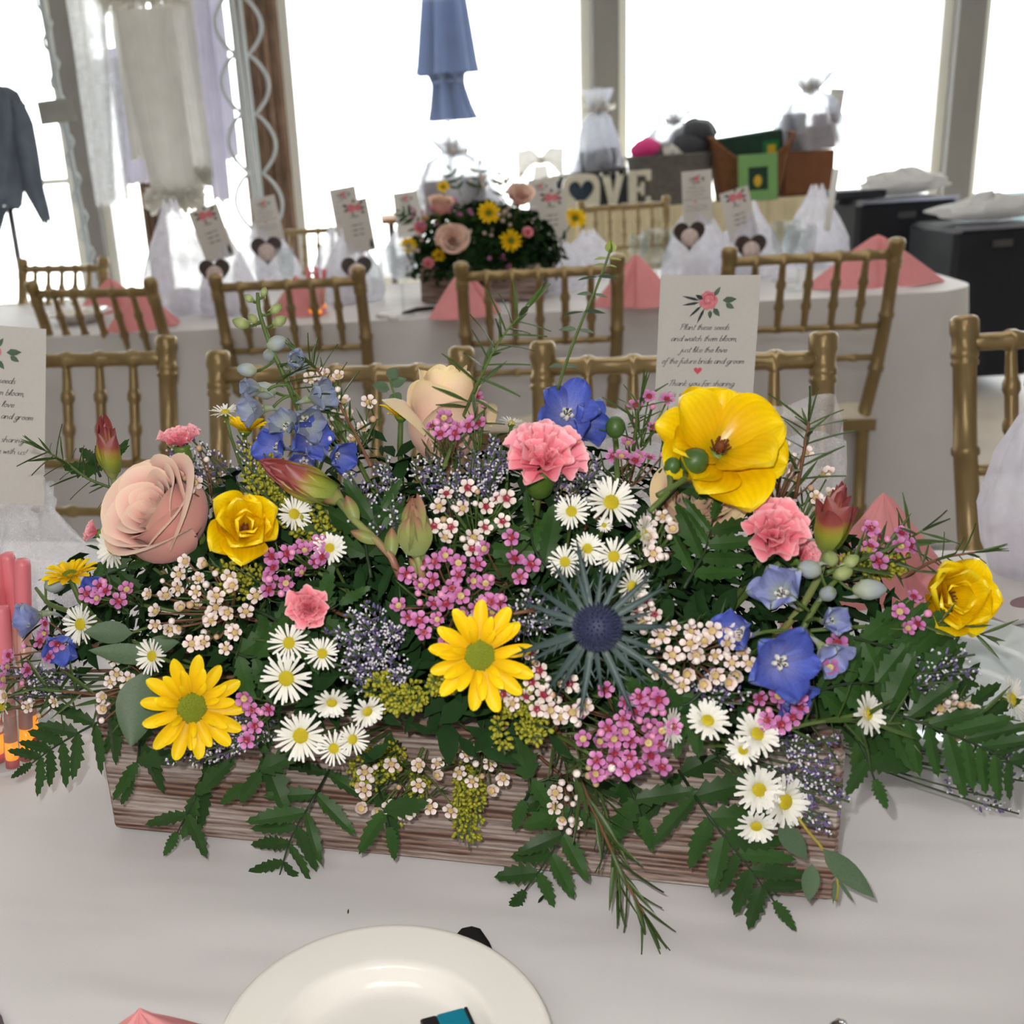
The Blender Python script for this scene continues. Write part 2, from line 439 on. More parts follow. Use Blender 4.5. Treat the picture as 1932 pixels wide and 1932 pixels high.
MF = long_table((fc.x, fc.y), FY, 1.75, 0.42, 'banquet_table', 'long banquet table behind the first row of gold chairs', 'white cloth with deep folds on the long table behind the chairs', 0.66, 11, wr=0.001, corner=0.16)

# ================================================================== gold chairs
m_gold = mat('gold_lacquer', (152, 130, 90), rough=0.32, metal=0.6, spec=0.6, var=0.12, scale=30)
m_cush = mat('ivory_seat_pad', (226, 214, 196), rough=0.8, var=0.05)
CW = 0.193                                   # half width of the chair back
def back_y(z): return 0.175 + (0.0 if z < 0.45 else (z - 0.45) * 0.24)
def ringtube(mb, p, q, r, rings, rr=1.28, bulge=0.0, n=10):
    p, q = Vector(p), Vector(q); path = []; rad = []
    ts = sorted(set([0, 1] + [k / 12 for k in range(13)] + sum([[a - 0.012 / max((q - p).length, .05), a - 0.005 / max((q - p).length, .05), a, a + 0.005 / max((q - p).length, .05), a + 0.012 / max((q - p).length, .05)] for a in rings], [])))
    for t in ts:
        if t < 0 or t > 1: continue
        k = 1.0
        for a in rings:
            d = abs(t - a) * (q - p).length
            if d < 0.0075: k = rr
        path.append(p.lerp(q, t)); rad.append(r * k * (1 + bulge * sin(pi * t)))
    mb.tube(path, rad, n)
def make_chair():
    P = []
    for s in (-1, 1):
        mb = MB(); path = []; rad = []
        prof = [(0.0, 0.013), (0.2, 0.015), (0.205, 0.02), (0.215, 0.02), (0.22, 0.015), (0.44, 0.0165), (0.445, 0.021), (0.455, 0.021), (0.46, 0.0165), (0.58, 0.0165), (0.583, 0.0195), (0.592, 0.0195), (0.595, 0.0165),
                (0.72, 0.016), (0.723, 0.0192), (0.732, 0.0192), (0.735, 0.016), (0.845, 0.0158), (0.848, 0.0185), (0.853, 0.0185), (0.856, 0.0165), (0.859, 0.0185), (0.866, 0.0185), (0.869, 0.0165),
                (0.885, 0.017), (0.892, 0.0195), (0.908, 0.0195), (0.913, 0.017), (0.9155, 0.012)]
        for z, r in prof: path.append((s * (CW - (0.02 if z < 0.45 else 0.02 * max(0, 1 - (z - 0.45) / 0.2))), back_y(z) + (0.04 * (1 - z / 0.45) if z < 0.45 else 0), z)); rad.append(r)
        mb.tube(path, rad, 14); P.append(('back_post', mb.mesh('back_post', m_gold)))
        mb = MB(); ringtube(mb, (s * 0.19, -0.19, 0.0), (s * 0.19, -0.19, 0.44), 0.0165, (0.35, 0.8, 0.9)); P.append(('front_leg', mb.mesh('front_leg', m_gold)))
        for z in (0.13, 0.26):
            mb = MB(); ringtube(mb, (s * 0.19, -0.19, z), (s * 0.175, 0.19, z), 0.009, (0.33, 0.66), n=8); P.append(('stretcher', mb.mesh('stretcher', m_gold)))
    xs = [-CW + 2 * CW * (k + 1) / 6 for k in range(5)]
    for nm, z, r in (('top_rail', 0.878, 0.0125), ('middle_rail', 0.70, 0.0085), ('lower_rail', 0.617, 0.0085)):
        mb = MB(); ringtube(mb, (-CW, back_y(z), z), (CW, back_y(z), z), r, [(x + CW) / (2 * CW) for x in xs], n=10); P.append((nm, mb.mesh(nm, m_gold)))
    sp = MB(); ringtube(sp, (0, back_y(0.702), 0.702), (0, back_y(0.872), 0.872), 0.0075, (0.33, 0.66), 1.35, bulge=0.28, n=8)
    sp = sp.mesh('spindle', m_gold)
    for x in xs: P.append(('spindle', sp, TR(x, 0, 0)))
    mb = MB(); mb.box((0, 0, 0.435), (0.2, 0.2, 0.015)); P.append(('seat_frame', mb.mesh('seat_frame', m_gold, False)))
    mb = MB()
    def pad(u, v):
        x = u * 2 - 1; y = v * 2 - 1; e = (1 - x ** 6) * (1 - y ** 6)
        return (x * 0.2, y * 0.2, 0.452 + 0.04 * e ** 0.4 if e > 0 else 0.452)
    mb.grid(pad, 14, 14); mb.box((0, 0, 0.452), (0.198, 0.198, 0.004)); P.append(('seat_cushion', mb.mesh('seat_cushion', m_cush)))
    return P
CHAIR = make_chair()
def chair(px, py, yaw, label, flip, group=None, z=0.878, at=None):
    """px, py: middle of the top rail in the photograph"""
    p = at or PZ(px, py, z)
    a = yaw + (pi if flip else 0)
    M = TR(p.x, p.y, 0) @ RZ(a) @ TR(0, -back_y(z), 0)
    c = empty('chiavari_chair', (0, 0, 0), label, 'chair', group, M=M)
    for q in CHAIR: link(q[0], q[1], c, q[2] if len(q) > 2 else None)
    return c
G1 = 'gold chairs across the flower table'; G2 = 'gold chairs backed against the long table'; G3 = 'gold chairs beyond the long table'
chair(1282, 686, radians(-12), 'gold chiavari chair behind the printed seed card', False, G1)
chair(634, 706, radians(-17), 'gold chiavari chair behind the cream rose', False, G1)
chair(125, 680, radians(-14), 'gold chiavari chair behind the blush rose and red-tipped bud', False, G1)
chair(2085, 632, radians(-4), 'gold chiavari chair beside the tulle bag and pink napkin', False, G1)
chair(1530, 487, radians(-10), 'gold chiavari chair backed to the pyramid-folded pink napkin', True, G2)
chair(1016, 516, radians(-11), 'gold chiavari chair backed to the second flower box', True, G2)
chair(542, 537, radians(-10), 'gold chiavari chair backed to the bunch of pink tubes', True, G2)
chair(174, 553, radians(-22), 'gold chiavari chair backed to the two pink napkins', True, G2)
def far_chair(px, py, fwd, yaw, label, flip):
    p = PY(px, py, fwd); p2 = Vector((p.x, p.y, 0)); chair(0, 0, yaw, label, flip, G3, at=p2)
far_chair(112, 476, 3.9, radians(-30), 'gold chiavari chair in front of the bright window beside the denim jacket', False)
far_chair(600, 436, 5.0, radians(-10), 'gold chiavari chair behind the favour bags below the window frame', False)
far_chair(1176, 400, 5.2, radians(-8), 'gold chiavari chair in front of the ivory table skirt', False)
# ================================================================== planter frame
PBL, PBR = PZ(215, 1567, TZ), PZ(1575, 1706, TZ)
E1 = (PBR - PBL).normalized(); E2 = Vector((-E1.y, E1.x, 0)); E3 = Vector((0, 0, 1))
PLEN = (PBR - PBL).length; PDEP, PHT = 0.135, 0.10
PC = (PBL + PBR) / 2 + E2 * PDEP / 2                    # centre of the planter's foot
DC = PC + E3 * 0.085; DA, DB, DH = 0.335, 0.15, 0.185   # dome of flowers
def _loc(p):
    q = p - DC; return Vector((q.dot(E1) / DA, q.dot(E2) / DB, q.z / DH))
def dome(px, py, k=1.0):
    """point of the flower dome seen at a photo pixel; off the dome, the planter's middle plane"""
    r = ray(px, py); o = _loc(CAM); dd = Vector((r.dot(E1) / DA, r.dot(E2) / DB, r.z / DH))
    a, b, c = dd.dot(dd), 2 * o.dot(dd), o.dot(o) - k * k
    q = b * b - 4 * a * c
    if q >= 0:
        return CAM + r * ((-b - sqrt(q)) / (2 * a))
    return PP(px, py, DC + E2 * -0.02, E2)
def front(px, py, off=0.02):
    return PP(px, py, PBL - E2 * off, E2)
def dnormal(p):
    q = p - DC
    n = E1 * (q.dot(E1) / DA ** 2) + E2 * (q.dot(E2) / DB ** 2) + E3 * (q.z / DH ** 2)
    return n.normalized() if n.length > 1e-6 else E3
def face_dir(p, up=0.0, side=0.0, cam_=0.6):
    n = dnormal(p) * (1 - cam_) + (CAM - p).normalized() * cam_ + E3 * up + _R * side
    return n.normalized()

# ================================================================== flower materials
m_stem = mat('green_stem', (84, 104, 48), rough=0.5, var=0.2, rnd=0.15)
m_stem_dk = mat('dark_green_stem', (38, 56, 32), rough=0.5, var=0.2)
m_twig = mat('reddish_twig', (120, 82, 58), rough=0.6, var=0.2)
m_calyx = mat('calyx_green', (96, 128, 52), rough=0.45, var=0.2)
m_fern = mat('leatherleaf_green', (46, 78, 32), rough=0.48, spec=0.28, var=0.3, scale=60, rnd=0.25, trans=0.12)
m_fill = mat('dark_filler_leaf', (30, 56, 26), rough=0.75, spec=0.12, var=0.3, scale=50, rnd=0.2)
m_blush = mat('blush_rose_petal', (233, 182, 170), rough=0.6, spec=0.25, trans=0.1, var=0.05, rnd=0.05,
              ramp=[(0, (214, 190, 150)), (0.18, (224, 150, 138)), (0.6, (236, 168, 158)), (0.9, (246, 202, 188)), (1, (244, 216, 192))], sheen=0.2)
m_cream = mat('cream_rose_petal', (240, 208, 186), rough=0.6, spec=0.25, trans=0.24, var=0.05, rnd=0.05,
              ramp=[(0, (224, 200, 150)), (0.2, (240, 192, 168)), (0.62, (242, 204, 184)), (0.9, (248, 222, 190)), (1, (240, 220, 170))], sheen=0.2)
m_yel = mat('glossy_yellow_petal', (250, 214, 10), rough=0.28, spec=0.45, trans=0.2, var=0.06, rnd=0.05,
            ramp=[(0, (190, 160, 10)), (0.2, (240, 190, 4)), (0.7, (252, 218, 12)), (1, (254, 226, 40))], veins=3.0)
m_yeld = mat('yellow_daisy_petal', (252, 216, 16), rough=0.5, spec=0.3, trans=0.2, var=0.05, rnd=0.05,
             ramp=[(0, (222, 170, 6)), (0.4, (250, 208, 10)), (1, (255, 226, 30))], veins=2.5)
m_white = mat('white_aster_petal', (250, 248, 240), rough=0.6, spec=0.2, trans=0.25, var=0.04, ramp=[(0, (226, 228, 180)), (0.25, (246, 244, 232)), (1, (252, 250, 246))])
m_pinkc = mat('pink_carnation_petal', (248, 138, 158), rough=0.65, spec=0.2, trans=0.22, var=0.08, rnd=0.06,
              ramp=[(0, (240, 110, 130)), (0.6, (249, 136, 156)), (0.92, (253, 166, 180)), (1, (255, 206, 210))])
m_blueb = mat('blue_delphinium_sepal', (96, 112, 200), rough=0.5, spec=0.3, trans=0.22, var=0.3, rnd=0.15,
              ramp=[(0, (140, 146, 206)), (0.4, (92, 108, 200)), (0.85, (78, 98, 194)), (1, (122, 136, 196))], veins=2.0)
m_bluel = mat('lavender_delphinium_sepal', (140, 150, 205), rough=0.5, spec=0.3, trans=0.25, var=0.15, rnd=0.1,
              ramp=[(0, (180, 192, 160)), (0.3, (160, 168, 212)), (0.8, (140, 150, 208)), (0.95, (168, 176, 206)), (1, (160, 178, 150))], veins=2.0)
m_dbud = mat('pale_delphinium_bud', (176, 186, 168), rough=0.5, spec=0.3, trans=0.2, var=0.2,
             ramp=[(0, (150, 164, 110)), (0.3, (190, 198, 178)), (0.75, (170, 180, 190)), (1, (150, 160, 110))])
m_gbud = mat('green_delphinium_bud', (150, 164, 92), rough=0.5, spec=0.3, trans=0.2, var=0.2,
             ramp=[(0, (130, 150, 70)), (0.5, (184, 194, 136)), (1, (120, 140, 70))])
m_bee = mat('white_delphinium_eye', (236, 232, 222), rough=0.7, trans=0.2, var=0.15)
m_beed = mat('dark_stamen', (60, 58, 62), rough=0.7)
m_yc = mat('yellow_disc', (196, 178, 34), rough=0.8, var=0.25, scale=400)
m_gc = mat('green_disc', (120, 132, 24), rough=0.8, var=0.25, scale=400)
m_brown = mat('brown_pistil', (110, 58, 26), rough=0.7, var=0.3)
m_thist = mat('thistle_blue_cone', (46, 52, 82), rough=0.6, var=0.3, scale=300)
m_thistb = mat('thistle_bract', (74, 92, 92), rough=0.5, var=0.15, ramp=[(0, (150, 160, 148)), (0.22, (78, 94, 92)), (1, (44, 62, 62))])
m_leuc = mat('leucadendron_bract', (140, 150, 50), rough=0.42, spec=0.4, var=0.12, trans=0.12,
             ramp=[(0, (116, 134, 62)), (0.22, (150, 156, 54)), (0.36, (166, 136, 60)), (0.48, (150, 74, 66)), (1, (118, 42, 54))])
m_leucg = mat('leucadendron_green_bract', (128, 140, 80), rough=0.42, spec=0.4, var=0.12,
              ramp=[(0, (120, 134, 84)), (0.35, (140, 146, 84)), (0.6, (150, 120, 88)), (1, (140, 80, 76))])
m_wpink = mat('pink_waxflower_petal', (202, 122, 178), rough=0.45, spec=0.35, trans=0.15, var=0.1, rnd=0.12, ramp=[(0, (176, 84, 140)), (0.5, (200, 120, 178)), (1, (214, 144, 194))])
m_wwhite = mat('white_waxflower_petal', (240, 222, 216), rough=0.45, spec=0.35, trans=0.15, var=0.08, rnd=0.08, ramp=[(0, (220, 180, 176)), (0.5, (240, 224, 218)), (1, (248, 238, 232))])
m_wred = mat('waxflower_red_cup', (150, 40, 62), rough=0.35, var=0.2)
m_wyel = mat('waxflower_olive_cup', (196, 172, 112), rough=0.4, var=0.2)
m_wdot = mat('waxflower_anther', (120, 84, 60), rough=0.7)
m_statp = mat('statice_purple', (112, 98, 146), rough=0.7, var=0.25, scale=300)
m_statw = mat('statice_white', (226, 222, 232), rough=0.7, var=0.1)
m_stats = mat('statice_stem', (72, 88, 58), rough=0.7, var=0.25)
m_gold_r = mat('goldenrod_bead', (160, 158, 44), rough=0.6, var=0.25, scale=300)
m_needle = mat('needle_leaf', (70, 92, 44), rough=0.45, var=0.25, rnd=0.15, trans=0.1)
m_euc = mat('eucalyptus_leaf', (84, 106, 80), rough=0.5, spec=0.35, var=0.18, rnd=0.12, trans=0.1)
m_eucy = mat('young_eucalyptus_leaf', (150, 164, 84), rough=0.5, spec=0.35, var=0.2, trans=0.2)
m_budw = mat('waxflower_white_bud', (240, 226, 220), rough=0.35, spec=0.4, var=0.08)
m_budp = mat('waxflower_pink_bud', (226, 150, 190), rough=0.35, spec=0.4, var=0.1)
m_budt = mat('waxflower_tan_bud', (200, 166, 130), rough=0.4, spec=0.4, var=0.15)

# ================================================================== unit shapes
def petal_mesh(name, m, wf_, L=1.0, cup=0.1, bend=0.0, tipdrop=0.0, nu=6, nv=8, ruff=0.0, rk=5, notch=0.0, seed=0, thick=0.0):
    """petal along +Y, face +Z; wf_(t) half width; cup raises the sides; bend lifts the tip"""
    mb = MB()
    def fn(u, v):
        s = u * 2 - 1
        v = 1 - (1 - v) ** 1.7; t = v
        lim = 1 - notch * math.exp(-(s / 0.22) ** 2) if v > 0.8 else 1
        y = L * t * (1 - (1 - lim) * (v - 0.8) / 0.2 if v > 0.8 else 1)
        w = wf_(t)
        z = cup * s * s * w * (0.4 + t) + bend * t * t - tipdrop * max(0, t - 0.75) ** 2 * 8
        z += ruff * t * t * sin(rk * s * pi + seed) * (0.5 + 0.5 * abs(s)) + ruff * 0.6 * noise.noise(Vector((s * 2, t * 3, seed)))
        return (s * w, y, z)
    mb.grid(fn, nu, nv)
    return mb.mesh(name, m)
def oval(W, peak=0.6, base=0.25, tip=0.0):
    def f(t):
        if t < peak: x = t / peak; return W * (base + (1 - base) * sin(x * pi / 2))
        x = (t - peak) / (1 - peak); return W * max(tip, sqrt(max(0, 1 - x ** 2.0)))
    return f
def leaf_w(W):
    return lambda t: W * max(0.02, sin(pi * min(1, t ** 0.8)) ** 0.9)

def dome_disc(mb, r, h, nb, rb, seed, z0=0.0):
    """bumpy flower disc"""
    mb.lathe([(r * 1.0, z0 - h * 0.6), (r, z0), (r * 0.85, z0 + h * 0.55), (r * 0.5, z0 + h * 0.9), (0.001, z0 + h)], 14)
    for i in range(nb):
        q = (i + 0.5) / nb; rr = r * 0.98 * sqrt(q); a = i * 2.39996
        mb.ball((rr * cos(a), rr * sin(a), z0 + h * (1 - q ** 1.3) + rb * 0.2), rb, 4, 3)

STEMS = {}
def stem_local(root, M, world_pts, r, m=None, n=6, name='stem'):
    inv = M.inverted()
    MB().tube([inv @ p for p in world_pts], r, n).build(name, m or m_stem, root)
def into_planter(p, n_, depth=0.12):
    """a stem from the back of the bloom p down into the planter"""
    if p.z < TZ + PHT + 0.02:
        tgt = DC + E1 * max(-0.19, min(0.19, (p - DC).dot(E1) * 0.75)) + E3 * 0.045
    else:
        tgt = DC + E1 * max(-0.18, min(0.18, (p - DC).dot(E1) * 0.6)) + E3 * -0.01
    return bez(p, p - n_ * depth * 0.5 + E3 * -0.01, tgt, 7)

# ---- rose
def rose_petals(kind, m):
    rng = random.Random(5 if kind == 'open' else 9); P = []
    if kind == 'open':
        layers = [(3, 1.0, 1.55, 0.36, 1.3, 0.0, .26), (4, 0.86, 1.62, 0.30, 1.0, 0.7, .22), (4, 0.71, 1.62, 0.26, 1.0, 0.2, .2), (4, 0.56, 1.58, 0.21, 1.0, 0.9, .18), (4, 0.42, 1.52, 0.16, 1.0, 0.3, .16), (4, 0.29, 1.46, 0.10, 1.0, 0.0, .14), (3, 0.17, 1.42, 0.04, 1.1, 0.5, .12)]
    else:
        layers = [(3, 1.0, 1.72, 0.72, 1.12, 0.35, .34), (3, 0.88, 1.94, 0.2, 1.15, 1.35, .28), (3, 0.72, 2.12, 0.07, 1.15, 0.2, .2), (3, 0.55, 2.16, 0.05, 1.15, 1.2, .16), (3, 0.38, 2.14, 0.03, 1.2, 0.4, .14), (3, 0.22, 2.10, 0.01, 1.2, 0.0, .12)]
    for li, (n, R, H, flare, w, a0, rnd_) in enumerate(layers):
        for k in range(n):
            th = a0 + 2 * pi * k / n + rng.uniform(-.08, .08); sd = rng.random() * 20; hh = H * rng.uniform(0.97, 1.03); fl = flare * rng.uniform(0.75, 1.15)
            mb = MB()
            def fn(u, v):
                s = u * 2 - 1
                lim = 1 - rnd_ * abs(s) ** 2.8 + 0.02 * sin(5 * s + sd)
                t = v * lim
                ww = w * (0.35 + 0.65 * sin(min(1, t * 1.7) * pi / 2))
                a = th + s * ww
                r = R * (0.22 + 0.78 * sin(min(1, t / 0.5) * pi / 2)) - 0.10 * R * max(0, t - 0.5)
                f2 = max(0, (v - 0.72) / 0.28)
                r += fl * f2 ** 2 * (1 - 0.35 * s * s) + 0.05 * s * (0.4 + R) + 0.02 * f2 * sin(3.5 * s + sd)
                z = -1.1 + hh * t - 0.35 * fl * f2 ** 3
                return (r * cos(a), r * sin(a), z)
            mb.grid(fn, 14, 14); P.append(mb.mesh('petal', m))
    return P
ROSE = {('open', 'blush'): rose_petals('open', m_blush), ('bud', 'cream'): rose_petals('bud', m_cream)}
ROSE[('open', 'cream')] = rose_petals('open', m_cream)
_sep = petal_mesh('sepal', m_calyx, leaf_w(0.16), 0.7, 0.4, 0.1)
_recept = MB(); _recept.lathe([(0.05, -1.45), (0.16, -1.38), (0.24, -1.2), (0.26, -1.08), (0.1, -1.0)], 12); _recept = _recept.mesh('receptacle', m_calyx)
def rose(p, z, R, kind, colr, label, roll=0.0, zs=1.0):
    M = frame(z, roll, p)
    t = empty('rose', p, label, 'rose', M=M)
    for me in ROSE[(kind, colr)]: link('petal', me, t, SC(R, R, R * zs))
    link('receptacle', _recept, t, SC(R, R, R * zs))
    for k in range(5): link('sepal', _sep, t, RZ(k * 2 * pi / 5) @ TR(0, 0.2 * R, -1.12 * R * zs) @ Matrix.Rotation(radians(50), 4, 'X') @ SC(R))
    zz = Vector(z).normalized()
    stem_local(t, M, into_planter(p - zz * 1.4 * R * zs, zz), 0.0025)
    return t

# ---- ranunculus (butterfly type, broad glossy petals)
RANP = [petal_mesh('petal', m_yel, oval(0.47, 0.6, 0.34), 1.0, 0.35, 0.1, 0.06, 12, 14, 0.06, 1.5, 0.0, k * 3.1) for k in range(3)]
_rc = MB(); _rc.ball((0, 0, 0.1), (0.09, 0.09, 0.13), 8, 5)
for i in range(36):
    a = i * 2.4; r = 0.1 + 0.06 * (i % 3) / 2
    _rc.tube([(r * 0.6 * cos(a), r * 0.6 * sin(a), 0.02), (r * cos(a), r * sin(a), 0.16)], [0.008, 0.012], 4)
_rc = _rc.mesh('pistil', m_brown)
_rcal = MB(); _rcal.ball((0, 0, -0.1), (0.2, 0.2, 0.12), 10, 5); _rcal = _rcal.mesh('calyx', m_calyx)
def ranunculus(p, z, R, label, opened=0.5, roll=0.0, seed=1):
    M = frame(z, roll, p); t = empty('ranunculus', p, label, 'ranunculus', M=M); rng = random.Random(seed)
    op = opened
    for n, L, tilt, r0, a0 in ((6, 1.0, 12 + 52 * (1 - op), 0.06, 0.0), (6, 0.88, 24 + 52 * (1 - op), 0.05, 0.5), (5, 0.68, 42 + 44 * (1 - op), 0.05, 0.3))[:3 if op < 0.8 else 2]:
        for k in range(n):
            link('petal', RANP[rng.randrange(3)], t, RZ(a0 + 2 * pi * k / n + rng.uniform(-.15, .15)) @ TR(0, r0 * R, -0.05 * R) @ Matrix.Rotation(radians(tilt + rng.uniform(-10, 10)), 4, 'X') @ Matrix.Rotation(rng.uniform(-.2, .2), 4, 'Y') @ SC(R * L * rng.uniform(0.86, 1.1) * 1.08))
    link('pistil', _rc, t, SC(R)); link('calyx', _rcal, t, SC(R))
    zz = Vector(z).normalized()
    stem_local(t, M, into_planter(p - zz * 0.1 * R, zz, 0.1), 0.002)
    return t

# ---- yellow daisy
DAIP = [petal_mesh('petal', m_yeld, oval(0.165, 0.66, 0.42), 1.0, 0.5, 0.02, 0.05, 4, 8, 0.02, 1.0, 0.03, k * 1.7) for k in range(3)]
_dd = MB(); dome_disc(_dd, 0.29, 0.1, 90, 0.026, 1, 0.02); _dd = _dd.mesh('disc', m_gc)
_dcal = MB(); _dcal.lathe([(0.03, -0.3), (0.16, -0.22), (0.26, -0.08), (0.28, 0.0)], 12); _dcal = _dcal.mesh('calyx', m_calyx)
def daisy(p, z, R, label, roll=0.0, seed=1, cone=0.0):
    M = frame(z, roll, p); t = empty('yellow_daisy', p, label, 'daisy', M=M); rng = random.Random(seed)
    for n, L, tilt, r0 in ((13, 0.80, 8, 0.2), (11, 0.62, 22, 0.2), (7, 0.42, 40, 0.2)):
        a0 = rng.random() * 6
        for k in range(n):
            link('petal', DAIP[rng.randrange(3)], t, RZ(a0 + 2 * pi * k / n + rng.uniform(-.1, .1)) @ TR(0, r0 * R, 0.012 * R) @ Matrix.Rotation(radians(tilt + cone + rng.uniform(-9, 9)), 4, 'X') @ Matrix.Rotation(rng.uniform(-.25, .25), 4, 'Y') @ SC(R * L * rng.uniform(0.88, 1.06)))
    link('disc', _dd, t, SC(R)); link('calyx', _dcal, t, SC(R))
    zz = Vector(z).normalized(); stem_local(t, M, into_planter(p - zz * 0.25 * R, zz, 0.08), 0.0018)
    return t

# ---- white aster
def aster_mesh(seed, dbl):
    rng = random.Random(seed); mb = MB()
    rings = ((19, 0.74, 10), (15, 0.66, 24)) if not dbl else ((18, 0.74, 8), (16, 0.66, 24), (12, 0.5, 42))
    for n, L, tilt in rings:
        a0 = rng.random() * 6
        for k in range(n):
            M = RZ(a0 + 2 * pi * k / n + rng.uniform(-.08, .08)) @ TR(0, 0.22, 0) @ Matrix.Rotation(radians(tilt + rng.uniform(-10, 10)), 4, 'X')
            l = L * rng.uniform(0.82, 1.06); w = 0.055 if not dbl else 0.085
            def fn(u, v):
                s = u * 2 - 1; tt = v
                ww = w * (0.5 + 0.5 * sin(min(1, tt * 1.4) * pi / 2)) * (1 if tt < 0.85 else 0.62)
                return M @ Vector((s * ww, l * tt, 0.25 * ww * s * s + 0.02 * sin(tt * 3)))
            mb.grid(fn, 2, 4)
    return mb.mesh('petals', m_white)
ASTP = [aster_mesh(k, False) for k in range(4)] + [aster_mesh(k + 9, True) for k in range(2)]
_ad = MB(); dome_disc(_ad, 0.27, 0.13, 60, 0.035, 1, 0.02); _ad = _ad.mesh('disc', m_yc)
_acal = MB(); _acal.lathe([(0.03, -0.42), (0.14, -0.34), (0.22, -0.14), (0.26, -0.02)], 10)
for k in range(16):
    a = k * 2.4; q = 0.15 + 0.1 * (k % 3) / 2
    _acal.tube([(q * cos(a), q * sin(a), -0.3 + 0.08 * (k % 3)), (q * 1.45 * cos(a), q * 1.45 * sin(a), -0.12 + 0.08 * (k % 3))], [0.035, 0.004], 4)
_acal = _acal.mesh('calyx', m_calyx)
def aster(p, z, R, label, group, seed=1, dbl=False):
    M = frame(z, seed * 1.3, p); t = empty('white_aster', p, label, 'aster', group, M=M)
    link('petals', ASTP[(4 + seed % 2) if dbl else seed % 4], t, SC(R)); link('disc', _ad, t, SC(R)); link('calyx', _acal, t, SC(R))
    zz = Vector(z).normalized(); stem_local(t, M, into_planter(p - zz * 0.35 * R, zz, 0.05), 0.0011, n=5)
    return t

# ---- carnation
CARP = []
for k in range(4):
    mb = MB()
    def fn(u, v, k=k):
        s = u * 2 - 1; w = 0.66 * v ** 0.8
        a = s * w
        tooth = (0.045 * abs(sin(11 * s * pi / 2 + k)) if v > 0.95 else 0)
        y = v * (1.0 + tooth) * cos(a * 0.55) * (1 - 0.2 * s ** 4 * v); x = v * sin(a) * (1 - 0.08 * s ** 4)
        z = 0.14 * v * v * sin(4.2 * s * pi / 2 + k) + 0.06 * v * noise.noise(Vector((s * 3, v * 3, k * 7))) + 0.14 * v * v * s * s
        return (x, y, z)
    mb.grid(fn, 26, 8); CARP.append(mb.mesh('petal', m_pinkc))
_cc = MB(); _cc.lathe([(0.03, -1.25), (0.22, -1.2), (0.34, -1.0), (0.37, -0.6), (0.36, -0.25), (0.4, -0.1), (0.3, -0.02)], 16); _cc = _cc.mesh('calyx', m_calyx)
def carnation(p, z, R, label, opened=1.0, seed=1, roll=0.0):
    M = frame(z, roll, p); t = empty('carnation', p, label, 'carnation', M=M); rng = random.Random(seed)
    for n, L, tilt in ((7, 1.0, 18), (7, 0.88, 38), (6, 0.74, 58), (5, 0.58, 74), (4, 0.42, 84)):
        a0 = rng.random() * 6
        for k in range(n):
            link('petal', CARP[rng.randrange(4)], t, RZ(a0 + 2 * pi * k / n + rng.uniform(-.2, .2)) @ TR(0, 0.04 * R, -0.12 * R) @ Matrix.Rotation(radians(min(88, tilt + 40 * (1 - opened) + rng.uniform(-8, 8))), 4, 'X') @ Matrix.Rotation(rng.uniform(-.3, .3), 4, 'Y') @ SC(R * L * rng.uniform(0.95, 1.08)))
    link('calyx', _cc, t, SC(R * 0.95))
    zz = Vector(z).normalized(); stem_local(t, M, into_planter(p - zz * 1.1 * R, zz, 0.05), 0.002)
    return t

# ---- delphinium
def sepals(m): return [petal_mesh('sepal', m, oval(0.40, 0.58, 0.3, 0.06), 1.0, 0.5, 0.12, 0.03, 10, 10, 0.12, 1.4, 0.0, k * 2.3) for k in range(3)]
m_bluep = mat('pale_slate_delphinium_sepal', (160, 168, 192), rough=0.5, spec=0.3, trans=0.3, var=0.2, rnd=0.1,
              ramp=[(0, (176, 186, 140)), (0.25, (176, 184, 190)), (0.7, (146, 156, 194)), (1, (150, 162, 170))], veins=2.0)
DELP = {'blue': sepals(m_blueb), 'lav': sepals(m_bluel), 'pale': sepals(m_bluep)}
_bee = MB()
for k in range(5):
    a = k * 2 * pi / 5
    _bee.ball((0.12 * cos(a), 0.12 * sin(a), 0.16), (0.1, 0.07, 0.13), 6, 4, Matrix.Rotation(a, 3, 'Z'))
_bee = _bee.mesh('eye', m_bee)
_stam = MB()
for k in range(9):
    a = k * 2.4; _stam.tube([(0.03 * cos(a), 0.03 * sin(a), 0.1), (0.1 * cos(a), 0.1 * sin(a), 0.3)], [0.012, 0.02], 4)
_stam = _stam.mesh('stamens', m_beed)
_spur = MB(); _spur.tube(bez((0, 0, 0), (0, -0.1, -0.5), (0, 0.25, -0.85)), [0.17, 0.13, 0.1, 0.08, 0.06, 0.04, 0.02], 8)
SPUR = {'pale': _spur.mesh('spur', m_dbud), 'blue': _spur.mesh('spur', m_bluel), 'lav': _spur.mesh('spur', m_dbud)}
def del_bud_mesh(m):
    mb = MB()
    mb.lathe([(0.05, -1), (0.3, -0.85), (0.62, -0.4), (0.68, 0.0), (0.55, 0.5), (0.28, 0.85), (0.06, 1.0)], 10)
    mb.tube(bez((0, 0.3, -0.5), (0, 0.7, -0.8), (0, 0.5, -1.5), 5), [0.25, 0.2, 0.15, 0.1, 0.07, 0.03], 6)
    return mb.mesh('bud', m)
DBUD = {'lav': del_bud_mesh(m_dbud), 'green': del_bud_mesh(m_gbud)}
